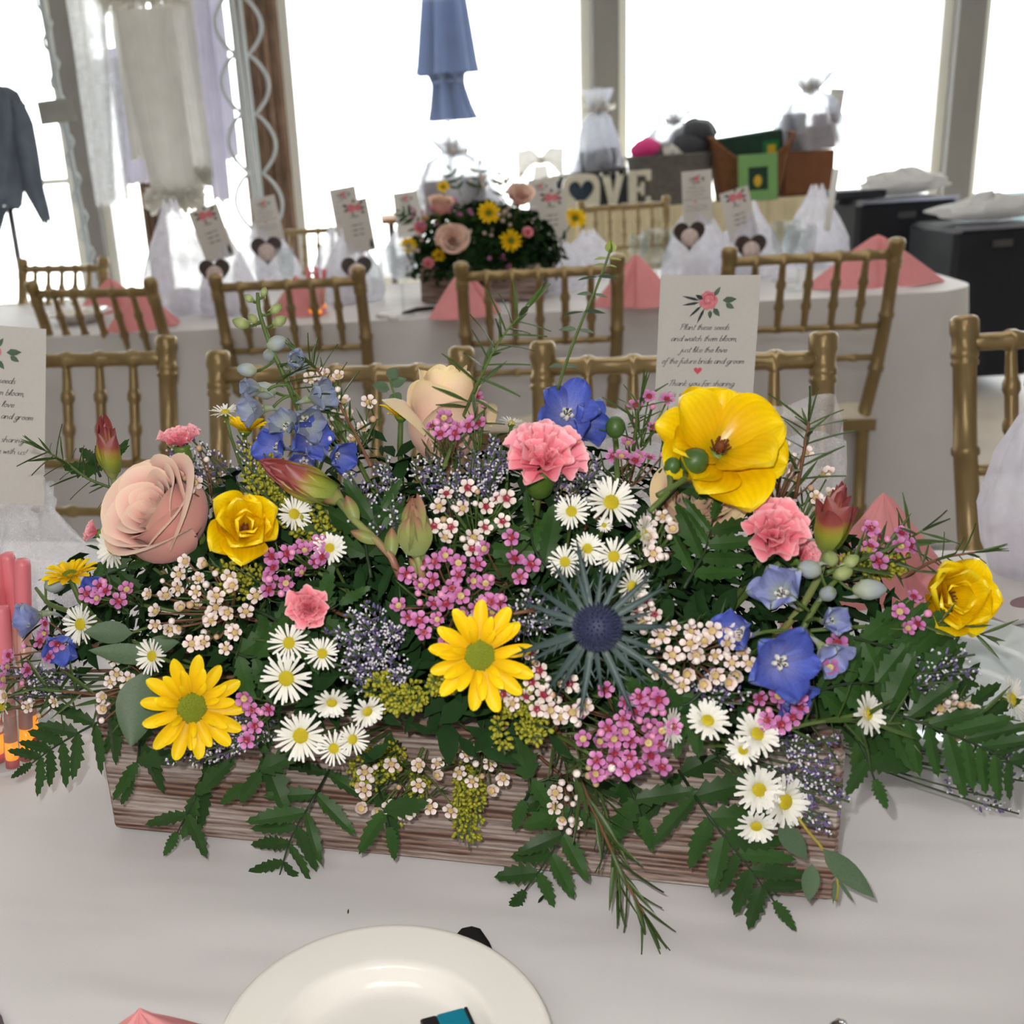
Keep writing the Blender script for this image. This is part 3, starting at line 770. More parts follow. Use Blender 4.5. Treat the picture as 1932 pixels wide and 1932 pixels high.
def floret_parts(root, Mr, p, z, R, kind, opened, seed):
    """a floret of a spike: parts of 'root'"""
    inv = Mr.inverted(); f = frame(z, seed * 1.1, p); rng = random.Random(seed)
    fl = bpy.data.objects.new('floret', SPUR[kind]); col.objects.link(fl); fl.parent = root; fl.matrix_local = inv @ f @ SC(R)
    for k in range(5):
        link('sepal', DELP[kind][rng.randrange(3)], fl, RZ(2 * pi * k / 5 + rng.uniform(-.1, .1)) @ TR(0, 0.08, 0) @ Matrix.Rotation(radians(18 + 55 * (1 - opened) + rng.uniform(-8, 8)), 4, 'X') @ SC(rng.uniform(0.92, 1.06)))
    link('eye', _bee, fl); link('stamens', _stam, fl)
def del_spike(pts, florets, buds, label, rs=0.0022):
    """pts: world polyline of the stem; florets (p, z, R, kind, opened); buds (p, z, R, kind)"""
    M = TR(*pts[0]); t = empty('delphinium', pts[0], label, 'delphinium', M=M); inv = M.inverted()
    MB().tube([inv @ q for q in pts], [rs * (1 - 0.5 * k / len(pts)) for k in range(len(pts))], 7).build('stem', m_stem, t)
    def near(q):
        return min(pts, key=lambda s: (s - q).length)
    for i, (p, z, R, kind, op) in enumerate(florets):
        floret_parts(t, M, p, z, R, kind, op, i + 3)
        e = p - Vector(z).normalized() * R * 0.4
        MB().tube([inv @ q for q in bez(near(e), (near(e) + e) / 2 + E3 * 0.004, e, 4)], 0.001, 5).build('pedicel', m_stem, t)
    for i, (p, z, R, kind) in enumerate(buds):
        link('bud', DBUD[kind], t, inv @ frame(z, i * 1.7, p) @ SC(R * 0.9))
        e = p - Vector(z).normalized() * R * 0.85
        MB().tube([inv @ q for q in bez(near(e), (near(e) + e) / 2 - E3 * 0.002, e, 4)], 0.0009, 5).build('pedicel', m_stem, t)
    return t

# ---- leucadendron
LEUB = {}
for key, m in (('red', m_leuc), ('green', m_leucg)):
    LEUB[key] = [petal_mesh('bract', m, (lambda W: (lambda t: W * (0.5 + 0.5 * sin(min(1, t / 0.42) * pi / 2)) * (1 if t < 0.45 else max(0.02, cos((t - 0.45) / 0.55 * pi / 2) ** 0.75))))(w), 1.0, 0.85, 0.16, 0.0, 8, 12, 0.006, 1, 0, k) for k, w in enumerate((0.26, 0.3))]
def leucadendron(p, z, L, label, stem_pts=None, kind='red', spread=16, n=11, roll=0.0, seed=1, wide=1.0):
    M = frame(z, roll, p); t = empty('leucadendron', p, label, 'leucadendron', M=M); rng = random.Random(seed)
    for k in range(n):
        q = k / (n - 1)                           # outer/lower -> inner/upper
        a = k * 2.39996
        base = TR(0, 0, L * 0.16 * q) @ RZ(a) @ TR(0, 0.13 * L * (1 - 0.8 * q) * wide, 0)
        link('bract', LEUB[kind][k % 2], t, base @ Matrix.Rotation(radians(90 - spread * (1 - 0.8 * q) + rng.uniform(-3, 3)), 4, 'X') @ SC(L * (0.72 - 0.25 * q) * wide, L * (0.66 + 0.2 * q), L * 0.6))
    MB().lathe([(0.03 * L, -0.12 * L), (0.1 * L, -0.03 * L), (0.13 * L, 0.08 * L), (0.08 * L, 0.2 * L)], 10).build('base', m_leucg, t)
    zz = Vector(z).normalized()
    sp = stem_pts or into_planter(p - zz * 0.1 * L, zz, 0.08)
    stem_local(t, M, sp, 0.0022, m_leucg)
    if stem_pts:                                  # a few leaves along the visible stem
        inv = M.inverted()
        for k in range(1, len(sp) - 1):
            d = (sp[k] - sp[k + 1]).normalized()
            side = d.cross(CAM - sp[k]).normalized() * (1 if k % 2 else -1)
            link('leaf', LEUB['green'][k % 2], t, inv @ frame((CAM - sp[k]).normalized(), 0, sp[k], up=d + side * 0.45) @ SC(L * 0.28, L * 0.34, L * 0.3))
    return t

# ---- sea holly
def bract_mesh(seed):
    rng = random.Random(seed); mb = MB()
    mb.grid(lambda u, v: ((u * 2 - 1) * 0.052 * (0.5 + 0.5 * sin(min(1, v * 3) * pi / 2)) * (1 - v ** 2.2 * 0.96), v, 0.05 * (u * 2 - 1) ** 2 * 0.5 - 0.10 * v * v + 0.0), 4, 10)
    for s in (-1, 1):
        for k in range(4):
            y = 0.3 + 0.16 * k + rng.uniform(-.04, .04); l = 0.16 * (1 - 0.12 * k)
            b = 0.045 * (1 - y * 0.5)
            mb.add([(s * b * 0.6, y - 0.03, -0.1 * y * y), (s * b * 0.6, y + 0.03, -0.1 * y * y), (s * (b + l * 0.55), y + l, -0.1 * y * y + rng.uniform(0, .05))], [(0, 1, 2)], [(0.5, y)] * 3)
    return mb.mesh('bract', m_thistb)
BRACT = [bract_mesh(k) for k in range(3)]
def sea_holly(p, z, R, label):
    M = frame(z, 0.3, p); t = empty('sea_holly', p, label, 'thistle', M=M); rng = random.Random(4)
    cone = MB(); cone.ball((0, 0, 0.12), (0.25, 0.25, 0.3), 14, 9)
    for i in range(230):
        q = (i + 0.5) / 230; ph = math.acos(1 - 1.6 * q); a = i * 2.39996
        d = Vector((sin(ph) * cos(a), sin(ph) * sin(a), cos(ph))); o = Vector((d.x * 0.24, d.y * 0.24, d.z * 0.29 + 0.12))
        cone.tube([o, o + d * 0.055 + Vector((0, 0, 0.012))], [0.018, 0.002], 4, False)
    cone.build('cone', m_thist, t, M=SC(R))
    for k in range(22):
        L = rng.uniform(0.72, 1.0) if k % 2 else rng.uniform(0.55, 0.8)
        link('bract', BRACT[k % 3], t, RZ(2 * pi * k / 22 + rng.uniform(-.1, .1)) @ TR(0, 0.16 * R, -0.06 * R) @ Matrix.Rotation(radians(rng.uniform(2, 34)), 4, 'X') @ SC(R * L))
    zz = Vector(z).normalized(); stem_local(t, M, into_planter(p - zz * 0.1 * R, zz, 0.06), 0.0022)
    return t

# ---- waxflower
def wax_mesh(mp, mc, seed, cupped=0.25):
    rng = random.Random(seed); mb = MB()
    for k in range(5):
        M = RZ(2 * pi * k / 5 + rng.uniform(-.08, .08)) @ TR(0, 0.3, 0.02) @ Matrix.Rotation(cupped + rng.uniform(-.12, .12), 4, 'X')
        w = oval(0.34, 0.55, 0.35)
        mb.grid(lambda u, v: M @ Vector(((u * 2 - 1) * w(v), v * 0.66, 0.16 * (u * 2 - 1) ** 2 * w(v))), 4, 5)
    mb.cur = 1
    mb.lathe([(0.1, -0.32), (0.3, -0.12), (0.36, 0.05), (0.32, 0.1), (0.2, 0.02), (0.001, 0.0)], 10)
    mb.ball((0, 0, 0.08), 0.07, 5, 4)
    mb.cur = 2
    for k in range(10):
        a = 2 * pi * k / 10; mb.ball((0.31 * cos(a), 0.31 * sin(a), 0.13), 0.045, 4, 3)
    mb.cur = 3
    mb.lathe([(0.05, -0.75), (0.12, -0.6), (0.26, -0.16)], 8)
    return mb.mesh('blossom', [mp, mc, m_wdot, m_calyx])
WAX = {'pink': [wax_mesh(m_wpink, m_wred, k) for k in range(3)] + [wax_mesh(m_wpink, m_wyel, 8, 0.5)],
       'white': [wax_mesh(m_wwhite, m_wyel, k) for k in range(2)] + [wax_mesh(m_wwhite, m_wyel, 7, 0.7), wax_mesh(m_wwhite, m_wyel, 9, 1.0)],
       'redeye': [wax_mesh(m_wwhite, m_wred, k + 3) for k in range(3)] + [wax_mesh(m_wwhite, m_wyel, 5)]}
def budm(m):
    mb = MB(); mb.ball((0, 0, 0), 0.5, 8, 6); mb.cur = 1; mb.lathe([(0.06, -1.1), (0.3, -0.6), (0.46, -0.2)], 8); return mb.mesh('bud', [m, m_calyx])
BUDW = {'white': budm(m_budw), 'pink': budm(m_budp), 'tan': budm(m_budt)}
def waxflower(cx, cy, rx, ry, n, kind, label, nb=4, R=0.0053, bk=None, mapper=None, lift=0.006, seed=None, group=None):
    rng = random.Random(seed if seed is not None else int(cx * 7 + cy)); mp = mapper or dome
    c0 = mp(cx, cy); nn = dnormal(c0); root_p = c0 - (c0 - (DC + E3 * 0.02)) * 0.45
    M = TR(*root_p); t = empty('waxflower_sprig', root_p, label, 'waxflower', group, M=M); inv = M.inverted()
    stem = MB(); leaf = MB(); pts = []
    hub = c0 - nn * 0.02
    stem.tube([inv @ q for q in bez(root_p, root_p.lerp(hub, 0.6), hub, 4)], 0.0012, 5)
    tries = 0
    while len(pts) < n + nb and tries < 900:
        tries += 1
        x, y = rng.uniform(-1, 1), rng.uniform(-1, 1)
        if x * x + y * y > 1: continue
        px, py = cx + x * rx, cy + y * ry
        if all((px - a) ** 2 + (py - b) ** 2 > (21 if len(pts) < n else 12) ** 2 for a, b in pts):
            pts.append((px, py))
    for i, (px, py) in enumerate(pts):
        q = mp(px, py); nq = dnormal(q); q = q + nq * (lift * rng.uniform(0.2, 1.6))
        z = (nq * 0.5 + (CAM - q).normalized() * 0.5 + Vector((rng.uniform(-.45, .45), rng.uniform(-.3, .3), rng.uniform(-.3, .5)))).normalized()
        if i < n:
            link('blossom', WAX[kind][rng.randrange(4)], t, inv @ frame(z, rng.random() * 6, q) @ SC(R * rng.uniform(0.85, 1.12))); b = q - z * R * 0.7
        else:
            bm_ = BUDW[bk or ('pink' if kind == 'pink' else rng.choice(['white', 'white', 'tan']))]
            link('bud', bm_, t, inv @ frame(z, 0, q) @ SC(R * rng.uniform(0.6, 0.85))); b = q - z * R * 0.6
        stem.tube([inv @ w for w in bez(hub + (q - hub) * 0.15, hub + (q - hub) * 0.6 - nq * 0.006, b, 3)], 0.0006, 4)
    for k in range(2 * (n + nb)):
        if not pts: break
        px, py = pts[rng.randrange(len(pts))]; q = mp(px + rng.uniform(-14, 14), py + rng.uniform(-14, 14)); nq = dnormal(q); q = q - nq * rng.uniform(0.002, 0.012)
        d = (nq + Vector((rng.uniform(-1, 1), rng.uniform(-1, 1), rng.uniform(-.6, 1)))).normalized() * rng.uniform(0.010, 0.018)
        leaf.tube([inv @ q, inv @ (q + d * 0.6), inv @ (q + d)], [0.0005, 0.0007, 0.0001], 4, False)
    stem.build('stem', m_twig if rng.random() < 0.4 else m_stem, t)
    if leaf.v:
        lo = leaf.build('needle_leaves', m_needle, t); lo['kind'] = 'stuff'
    return t

# ---- statice and goldenrod: branching sprays
def spray(kind, cx, cy, rx, ry, label, n=9, mapper=None, seed=None, lift=0.004, dens=1.0, group=None):
    rng = random.Random(seed if seed is not None else int(cx * 3 + cy * 5)); mp = mapper or dome
    c0 = mp(cx, cy); root_p = c0 - (c0 - (DC + E3 * 0.02)) * 0.4
    M = TR(*root_p); t = empty('statice_sprig' if kind == 'statice' else 'goldenrod_sprig', root_p, label, 'statice' if kind == 'statice' else 'goldenrod', group, M=M); inv = M.inverted()
    stem = MB(); fl = MB()
    for b in range(n):
        while True:
            x, y = rng.uniform(-1, 1), rng.uniform(-1, 1)
            if x * x + y * y <= 1: break
        tip = mp(cx + x * rx, cy + y * ry); nt_ = dnormal(tip); tip = tip + nt_ * lift * rng.uniform(0.3, 1.8)
        st = root_p.lerp(tip, 0.35); dr = (tip - st).normalized()
        path = bez(st, st.lerp(tip, 0.5) - E3 * 0.004, tip, 5)
        stem.tube([inv @ q for q in path], 0.0006, 4)
        side = dr.orthogonal().normalized(); side2 = dr.cross(side)
        ln = 0.028 if kind == 'statice' else 0.024
        cnt = int((26 if kind == 'statice' else 22) * dens)
        for k in range(cnt):
            u = rng.random() ** 0.8; a = rng.random() * 6.28; rad = (0.0045 if kind == 'statice' else 0.004) * (1.15 - 0.7 * (1 - u))
            q = tip - dr * ln * u + (side * cos(a) + side2 * sin(a)) * rad * rng.uniform(0.5, 1.2)
            o = ((q - (tip - dr * ln * u)).normalized() + dr * 0.8).normalized()
            if kind == 'statice':
                if k % 5 < 2:
                    fl.cur = 0; fl.tube([inv @ (q - o * 0.0014), inv @ (q + o * 0.0003), inv @ (q + o * 0.0016)], [0.0004, 0.0009, 0.0003], 4, False)
                elif k % 5 < 4:
                    fl.cur = 1; fl.ball(inv @ (q + o * 0.0012), 0.00085, 4, 3)
                else:
                    fl.cur = 1; fl.tube([inv @ q, inv @ (q + o * 0.0022)], [0.00055, 0.0007], 4)
                    fl.cur = 2; fl.tube([inv @ (q - o * 0.003), inv @ q], [0.0004, 0.0007], 4, False)
            else:
                fl.cur = 0; fl.ball(inv @ (q + o * 0.001), (0.0012, 0.0012, 0.0017), 5, 4, frame(o).to_3x3())
                if k % 3 == 0: fl.cur = 1; fl.tube([inv @ (tip - dr * ln * u), inv @ q], 0.0003, 3, False)
    stem.build('stem', m_stats, t)
    f = fl.build('florets', [m_statp, m_statw, m_stats] if kind == 'statice' else [m_gold_r, m_calyx], t); f['kind'] = 'stuff'
    return t

# ---- leaves and fronds
def fern_leaf(seed, W=0.2, teeth=8):
    rng = random.Random(seed); mb = MB(); rows = []
    for s in (-1, 1):
        pts = []; 
        for k in range(teeth * 2 + 1):
            t = k / (teeth * 2); w = W * (sin(pi * min(1, t * 0.93 + 0.07) ** 0.75)) ** 0.8
            if k % 2: w *= 0.5 + 0.28 * t
            else: t = min(1, t + 0.045 + rng.uniform(-.015, .02)); w *= rng.uniform(0.86, 1.08)
            if k == teeth * 2: w = 0.0
            pts.append((s * w, t, -0.35 * w - 0.10 * t * t + 0.02 * sin(9 * t)))
        mid = [(0, k / (teeth * 2), -0.10 * (k / (teeth * 2)) ** 2) for k in range(teeth * 2 + 1)]
        n = len(pts)
        fs = [((i, i + 1, n + i + 1, n + i) if s > 0 else (n + i, n + i + 1, i + 1, i)) for i in range(n - 1)]
        mb.add(mid + pts, fs, [(0.5, q[1]) for q in mid] + [(0.5 + s * 0.5, q[1]) for q in pts])
    return mb.mesh('leaflet', m_fern, smooth=True)
FERNL = [fern_leaf(1, 0.19, 7), fern_leaf(2, 0.165, 6), fern_leaf(3, 0.22, 6)]
def crom(pts, n):
    P = [pts[0] * 2 - pts[1]] + list(pts) + [pts[-1] * 2 - pts[-2]]; out = []
    segs = len(pts) - 1
    for k in range(n + 1):
        u = k / n * segs; i = min(int(u), segs - 1); t = u - i
        a, b, c, d = P[i], P[i + 1], P[i + 2], P[i + 3]
        out.append(0.5 * ((2 * b) + (c - a) * t + (2 * a - 5 * b + 4 * c - d) * t * t + (3 * b - a - 3 * c + d) * t ** 3))
    return out
def fern(world_pts, nl, L0, label, nrm, one_side=0, seed=1, group=None, droop=0.0, W=1.0):
    rng = random.Random(seed); pth = crom(world_pts, nl * 2)
    M = TR(*pth[0]); t = empty('leatherleaf_fern', pth[0], label, 'fern', group, M=M); inv = M.inverted()
    MB().tube([inv @ q for q in pth], [0.0011 * (1 - 0.6 * k / len(pth)) for k in range(len(pth))], 5).build('rachis', m_stem_dk, t)
    for k in range(1, nl + 1):
        i = min(2 * k, len(pth) - 1); q = pth[i]; d = (pth[i] - pth[i - 2]).normalized(); side = nrm.cross(d).normalized()
        f = 1.12 - 0.42 * (k / nl) ** 1.5
        for s in ((-1, 1) if not one_side else (one_side,)):
            if k == nl: continue
            v = (d * 0.62 + side * s * 0.8 + E3 * -droop + nrm * rng.uniform(-.1, .2)).normalized()
            l = L0 * f * rng.uniform(0.85, 1.1)
            link('leaflet', FERNL[rng.randrange(3)], t, inv @ frame((nrm + Vector((rng.uniform(-.3, .3), rng.uniform(-.3, .3), rng.uniform(-.2, .3)))), 0, q, up=v) @ SC(l * W, l, l))
    link('leaflet', FERNL[0], t, inv @ frame(nrm, 0, pth[-1], up=(pth[-1] - pth[-2])) @ SC(L0 * 0.6 * W, L0 * 0.6, L0 * 0.6))
    return t
def needles(world_pts, label, n=26, L=0.018, seed=1, r=0.0012, group=None, m=None, tilt=0.5, w=0.0009):
    rng = random.Random(seed); pth = crom(world_pts, max(10, n // 2))
    M = TR(*pth[0]); t = empty('needle_sprig', pth[0], label, 'greenery', group, M=M); inv = M.inverted()
    MB().tube([inv @ q for q in pth], [r * (1 - 0.6 * k / len(pth)) for k in range(len(pth))], 6).build('stem', m_twig if seed % 2 else m_stem, t)
    me = MB(); me.grid(lambda u, v: ((u * 2 - 1) * 0.06 * sin(pi * min(1, v * 0.9 + 0.1)), v, 0.12 * v * v + 0.03 * (u * 2 - 1) ** 2), 2, 5)
    me = me.mesh('leaf', m or m_needle)
    for k in range(n):
        u = 0.12 + 0.88 * k / n; i = min(int(u * (len(pth) - 1)), len(pth) - 2); q = pth[i].lerp(pth[i + 1], u * (len(pth) - 1) - i)
        d = (pth[i + 1] - pth[i]).normalized(); a = k * 2.4; s1 = d.orthogonal().normalized(); s2 = d.cross(s1)
        o = s1 * cos(a) + s2 * sin(a); v = (d * tilt + o * (1 - 0.25 * u)).normalized(); l = L * rng.uniform(0.7, 1.15)
        link('leaf', me, t, inv @ frame(o * v.dot(d) - d * v.dot(o), 0, q, up=v) @ SC(l * 0.9, l, l))
    for k in range(5):
        d = (pth[-1] - pth[-2]).normalized(); o = Vector((rng.uniform(-1, 1), rng.uniform(-1, 1), rng.uniform(-1, 1))).normalized()
        link('leaf', me, t, inv @ frame(o - d * o.dot(d), 0, pth[-1], up=d + o * 0.25) @ SC(L * 0.8))
    return t
# ================================================================== the wooden planter
def wood_mat():
    m = bpy.data.materials.new('whitewashed_wood'); m.use_nodes = True
    nt = m.node_tree; N = nt.nodes; L = nt.links; bs = N['Principled BSDF']; bs.inputs['Roughness'].default_value = 0.75
    tc = N.new('ShaderNodeTexCoord'); mp = N.new('ShaderNodeMapping'); mp.inputs['Scale'].default_value = (2.2, 30, 30)
    L.new(tc.outputs['Object'], mp.inputs['Vector'])
    wv = N.new('ShaderNodeTexWave'); wv.wave_type = 'BANDS'; wv.bands_direction = 'Z'; wv.inputs['Scale'].default_value = 2.6
    wv.inputs['Distortion'].default_value = 5.0; wv.inputs['Detail'].default_value = 4; wv.inputs['Detail Scale'].default_value = 1.4
    L.new(mp.outputs[0], wv.inputs['Vector'])
    n2 = N.new('ShaderNodeTexNoise'); n2.inputs['Scale'].default_value = 2.2; n2.inputs['Detail'].default_value = 8; n2.inputs['Roughness'].default_value = 0.72
    L.new(mp.outputs[0], n2.inputs['Vector'])
    c1 = N.new('ShaderNodeValToRGB'); c1.color_ramp.elements[0].color = (*lin((84, 58, 48)), 1); c1.color_ramp.elements[1].color = (*lin((140, 108, 94)), 1)
    c1.color_ramp.elements[0].position = 0.15; c1.color_ramp.elements[1].position = 0.8
    L.new(wv.outputs['Fac'], c1.inputs[0])
    c2 = N.new('ShaderNodeValToRGB'); c2.color_ramp.elements[0].position = 0.44; c2.color_ramp.elements[1].position = 0.6
    L.new(n2.outputs['Fac'], c2.inputs[0])
    mx = N.new('ShaderNodeMix'); mx.data_type = 'RGBA'
    L.new(c2.outputs['Color'], mx.inputs[0]); L.new(c1.outputs['Color'], mx.inputs[6]); mx.inputs[7].default_value = (*lin((186, 172, 164)), 1)
    L.new(mx.outputs[2], bs.inputs['Base Color'])
    ad = N.new('ShaderNodeMath'); ad.operation = 'ADD'; L.new(wv.outputs['Fac'], ad.inputs[0]); L.new(n2.outputs['Fac'], ad.inputs[1])
    bp = N.new('ShaderNodeBump'); bp.inputs['Strength'].default_value = 0.6; bp.inputs['Distance'].default_value = 0.0016
    L.new(ad.outputs[0], bp.inputs['Height']); L.new(bp.outputs['Normal'], bs.inputs['Normal'])
    return m
m_ww = wood_mat()
m_foam = mat('floral_foam', (46, 66, 36), rough=0.95, var=0.2)
PYAW = math.atan2(E1.y, E1.x)
MP_ = TR(PC.x, PC.y, TZ + 0.001) @ RZ(PYAW)
planter = empty('wooden_planter', PC, 'rustic whitewashed wooden planter box full of mixed flowers', 'planter', M=MP_)
def bevbox(c, h, b=0.0025):
    mb = MB(); x, y, z = h
    for zz, k in ((-z, b), (-z + b, 0), (z - b, 0), (z, b)):
        pass
    ring = lambda zz, k: [(c[0] + sx, c[1] + sy, c[2] + zz) for sx, sy in ((-x + k + b, -y + k), (x - k - b, -y + k), (x - k, -y + k + b), (x - k, y - k - b), (x - k - b, y - k), (-x + k + b, y - k), (-x + k, y - k - b), (-x + k, -y + k + b))]
    rs = [ring(-z, b), ring(-z + b, 0), ring(z - b, 0), ring(z, b)]
    fs = [tuple(range(7, -1, -1)), tuple(range(24, 32))]
    for i in range(3): fs += [(i * 8 + j, i * 8 + (j + 1) % 8, (i + 1) * 8 + (j + 1) % 8, (i + 1) * 8 + j) for j in range(8)]
    return mb.add(sum(rs, []), fs)
hl_, hd_ = PLEN / 2, PDEP / 2
bevbox((0, -hd_ + 0.007, PHT / 2), (hl_, 0.007, PHT / 2)).build('front_board', m_ww, planter, smooth=False)
bevbox((0, hd_ - 0.007, PHT / 2), (hl_, 0.007, PHT / 2)).build('back_board', m_ww, planter, smooth=False)
bevbox((-hl_ + 0.007, 0, PHT / 2), (0.007, hd_ - 0.0145, PHT / 2 - 0.001)).build('end_board', m_ww, planter, smooth=False)
bevbox((hl_ - 0.007, 0, PHT / 2), (0.007, hd_ - 0.0145, PHT / 2 - 0.001)).build('end_board', m_ww, planter, smooth=False)
bevbox((0, 0, 0.006), (hl_ - 0.0145, hd_ - 0.0145, 0.005)).build('bottom_board', m_ww, planter, smooth=False)
fo = bevbox((0, 0, 0.057), (hl_ - 0.016, hd_ - 0.016, 0.045), 0.008).build('floral_foam', m_foam, smooth=False); fo.matrix_world = MP_
tag(fo, 'dark green soaked foam inside the wooden planter', 'foam')

# ================================================================== placing helpers
def D3(a, b, c): return (_R * a + _U * b + _B * c).normalized()
def at(px, py, lift=0.0, k=1.0):
    p = dome(px, py, k); return p + (CAM - p).normalized() * lift
def R_(px, p): return px * mpp(p)

# ---- roses
p = at(292, 965, 0.012); rose(p, D3(-.52, .48, .78), R_(90, p), 'open', 'blush', 'large blush pink rose with an open swirled centre', roll=0.6, zs=1.15)
p = at(838, 786, 0.0, 0.94); rose(p, D3(.03, .97, .22), R_(68, p), 'bud', 'cream', 'tall half-open cream and peach rose standing upright', roll=0.5, zs=1.28)
p = at(1315, 945, -0.02); rose(p, D3(0, .5, .7), R_(70, p), 'open', 'cream', 'peach rose hidden under the large yellow ranunculus')
# ---- ranunculus
p = at(1356, 850, 0.03); ranunculus(p, D3(-.1, .45, .85), R_(122, p), 'wide-open yellow ranunculus with loose petals above a peach rose', 0.95, 0.2, 3)
p = at(462, 998, 0.018); ranunculus(p, D3(.2, .2, .95), R_(82, p), 'cupped yellow ranunculus beside the blush pink rose', 0.4, 0.9, 5)
p = at(1785, 1128, 0.0); ranunculus(p, D3(.0, .12, .95), R_(90, p), 'yellow ranunculus leaning out over the pink napkin', 0.45, 0.3, 8)
# ---- yellow daisies
p = at(905, 1237, 0.022); daisy(p, D3(.0, .08, 1), R_(106, p), 'yellow daisy with green centre below the pink waxflowers', 0, 2)
p = at(362, 1335, 0.018); daisy(p, D3(.28, .05, .95), R_(104, p), 'yellow daisy with shaggy petals hanging over the planter corner', 0.4, 5)
p = at(132, 1085, 0.0); daisy(p, D3(-.1, .85, .4), R_(56, p), 'yellow daisy seen from the side above the blue delphinium', 0.1, 7)
p = at(757, 785, -0.02); daisy(p, D3(.1, .85, .4), R_(46, p), 'small yellow daisy tucked beside the cream rose', 0.2, 9, 20)
p = at(462, 812, -0.03); daisy(p, D3(.1, .9, .3), R_(46, p), 'small yellow daisy behind the goldenrod', 0.5, 12, 20)
# ---- carnations
p = at(1025, 872, 0.02); carnation(p, D3(.0, .62, .75), R_(80, p), 'pink carnation with a long green calyx in front of the blue delphinium', 0.75, 2)
p = at(1458, 1012, 0.01); carnation(p, D3(-.1, .4, .9), R_(72, p), 'ruffled pink carnation beside the red-tipped leucadendron', 0.35, 5)
p = at(1512, 1052, -0.012); carnation(p, D3(.5, .2, .7), R_(38, p), 'half-hidden pink carnation under the ruffled one', 0.5, 6)
p = at(582, 1148, 0.012); carnation(p, D3(.05, .15, .98), R_(54, p), 'tight pink carnation bud above the white asters', 0.02, 8)
p = at(342, 838, 0.0, 0.95); carnation(p, D3(-.1, .85, .4), R_(46, p), 'dusty pink carnation behind the blush rose', 0.6, 11)
p = at(182, 1005, 0.0); carnation(p, D3(-.8, .3, .4), R_(26, p), 'small pink carnation bud peeking out beside the blush rose', 0.3, 13)
# ---- delphiniums
def W(px, py, lift=0.0, k=1.0): return at(px, py, lift, k)
BACK = E2 * 0.0
spine = crom([W(600, 900, -0.03), W(585, 830, -0.005), W(548, 735), W(512, 655), W(490, 590), W(486, 552)], 24)
fl = [((W(585, 832, 0.018)), D3(.25, .15, .9), 52, 'blue', 0.6), (W(530, 845, 0.01), D3(-.5, .0, .8), 52, 'blue', 0.55), (W(628, 858, 0.012), D3(.6, -.2, .7), 48, 'blue', 0.5), (W(575, 868, 0.016), D3(-.1, -.4, .85), 46, 'blue', 0.5), (W(545, 808, 0.016), D3(-.3, .3, .8), 46, 'pale', 0.45),
      (W(497, 772, 0.012), D3(-.75, -.1, .55), 48, 'pale', 0.35), (W(490, 735, 0.01), D3(-.7, .1, .6), 40, 'pale', 0.2), (W(585, 752, 0.01), D3(.75, .2, .5), 52, 'pale', 0.4), (W(572, 792, 0.014), D3(.4, -.2, .8), 52, 'pale', 0.45), (W(550, 690, 0.01), D3(.3, .2, .8), 40, 'pale', 0.12)]
bd = [(498, 737, 28, (-.8, .1, .4), 'lav'), (466, 698, 22, (-.95, .1, .2), 'lav'), (565, 690, 26, (.8, .2, .4), 'lav'), (522, 648, 25, (.7, .2, .4), 'lav'), (455, 610, 19, (-.9, .3, .2), 'green'),
      (478, 602, 14, (-.5, .5, .6), 'green'), (527, 606, 17, (.9, .4, .2), 'green'), (521, 583, 16, (.8, .5, .4), 'green'), (470, 563, 12, (-.8, .5, .3), 'green'), (498, 551, 11, (.3, .9, .2), 'green'), (508, 670, 20, (.1, .2, .9), 'lav')]
del_spike(spine, [(q, z, R_(r, q), k, o) for q, z, r, k, o in fl], [(W(x, y), D3(*z), R_(r, W(x, y)), k) for x, y, r, z, k in bd], 'tall blue delphinium spike tipped with pale green buds')
q = W(1068, 785, 0.0); z = D3(.0, .3, .95)
del_spike(crom([W(1060, 900, -0.05), W(1065, 850, -0.03), q - z * 0.012], 8), [(q, z, R_(68, q), 'blue', 0.7), (W(1088, 800, -0.008), D3(.5, .0, .7), R_(60, q), 'blue', 0.6)], [], 'bright blue delphinium bloom behind the pink carnation')
fl = [(W(1468, 1248, 0.022), D3(-.05, .05, 1), 80, 'blue', 0.62), (W(1478, 1125, 0.012), D3(-.5, .35, .75), 72, 'lav', 0.4), (W(1560, 1172, 0.018), D3(.05, .15, .97), 52, 'lav', 0.25), (W(1405, 1195, 0.006), D3(-.7, .2, .6), 62, 'blue', 0.45), (W(1552, 1222, 0.01), D3(.2, -.45, .8), 58, 'lav', 0.4), (W(1480, 1290, 0.004), D3(.3, -.6, .6), 60, 'blue', 0.5)]
bd = [(1527, 1074, 30, (-.9, .15, .35), 'lav'), (1566, 1054, 24, (-.5, .5, .5), 'green'), (1640, 1112, 34, (.95, .05, .3), 'lav'), (1590, 1082, 22, (.6, .3, .6), 'green'), (1605, 1060, 20, (.7, .6, .3), 'green'), (1562, 1120, 24, (.1, .3, .9), 'lav')]
del_spike(crom([W(1500, 1280, -0.03), W(1510, 1200, -0.008), W(1555, 1120, 0.0), W(1600, 1075, 0.004)], 14), [(q, z, R_(r, q), k, o) for q, z, r, k, o in fl], [(W(x, y, 0.01), D3(*z), R_(r, W(x, y)), k) for x, y, r, z, k in bd], 'lavender-blue delphinium cluster below the leucadendron')
fl = [(W(78, 1160, 0.0), D3(-.75, -.1, .6), 50, 'lav', 0.35), (W(128, 1205, 0.0), D3(-.1, -.45, .85), 52, 'blue', 0.45), (W(180, 1120, -0.01), D3(.0, .4, .85), 40, 'blue', 0.4)]
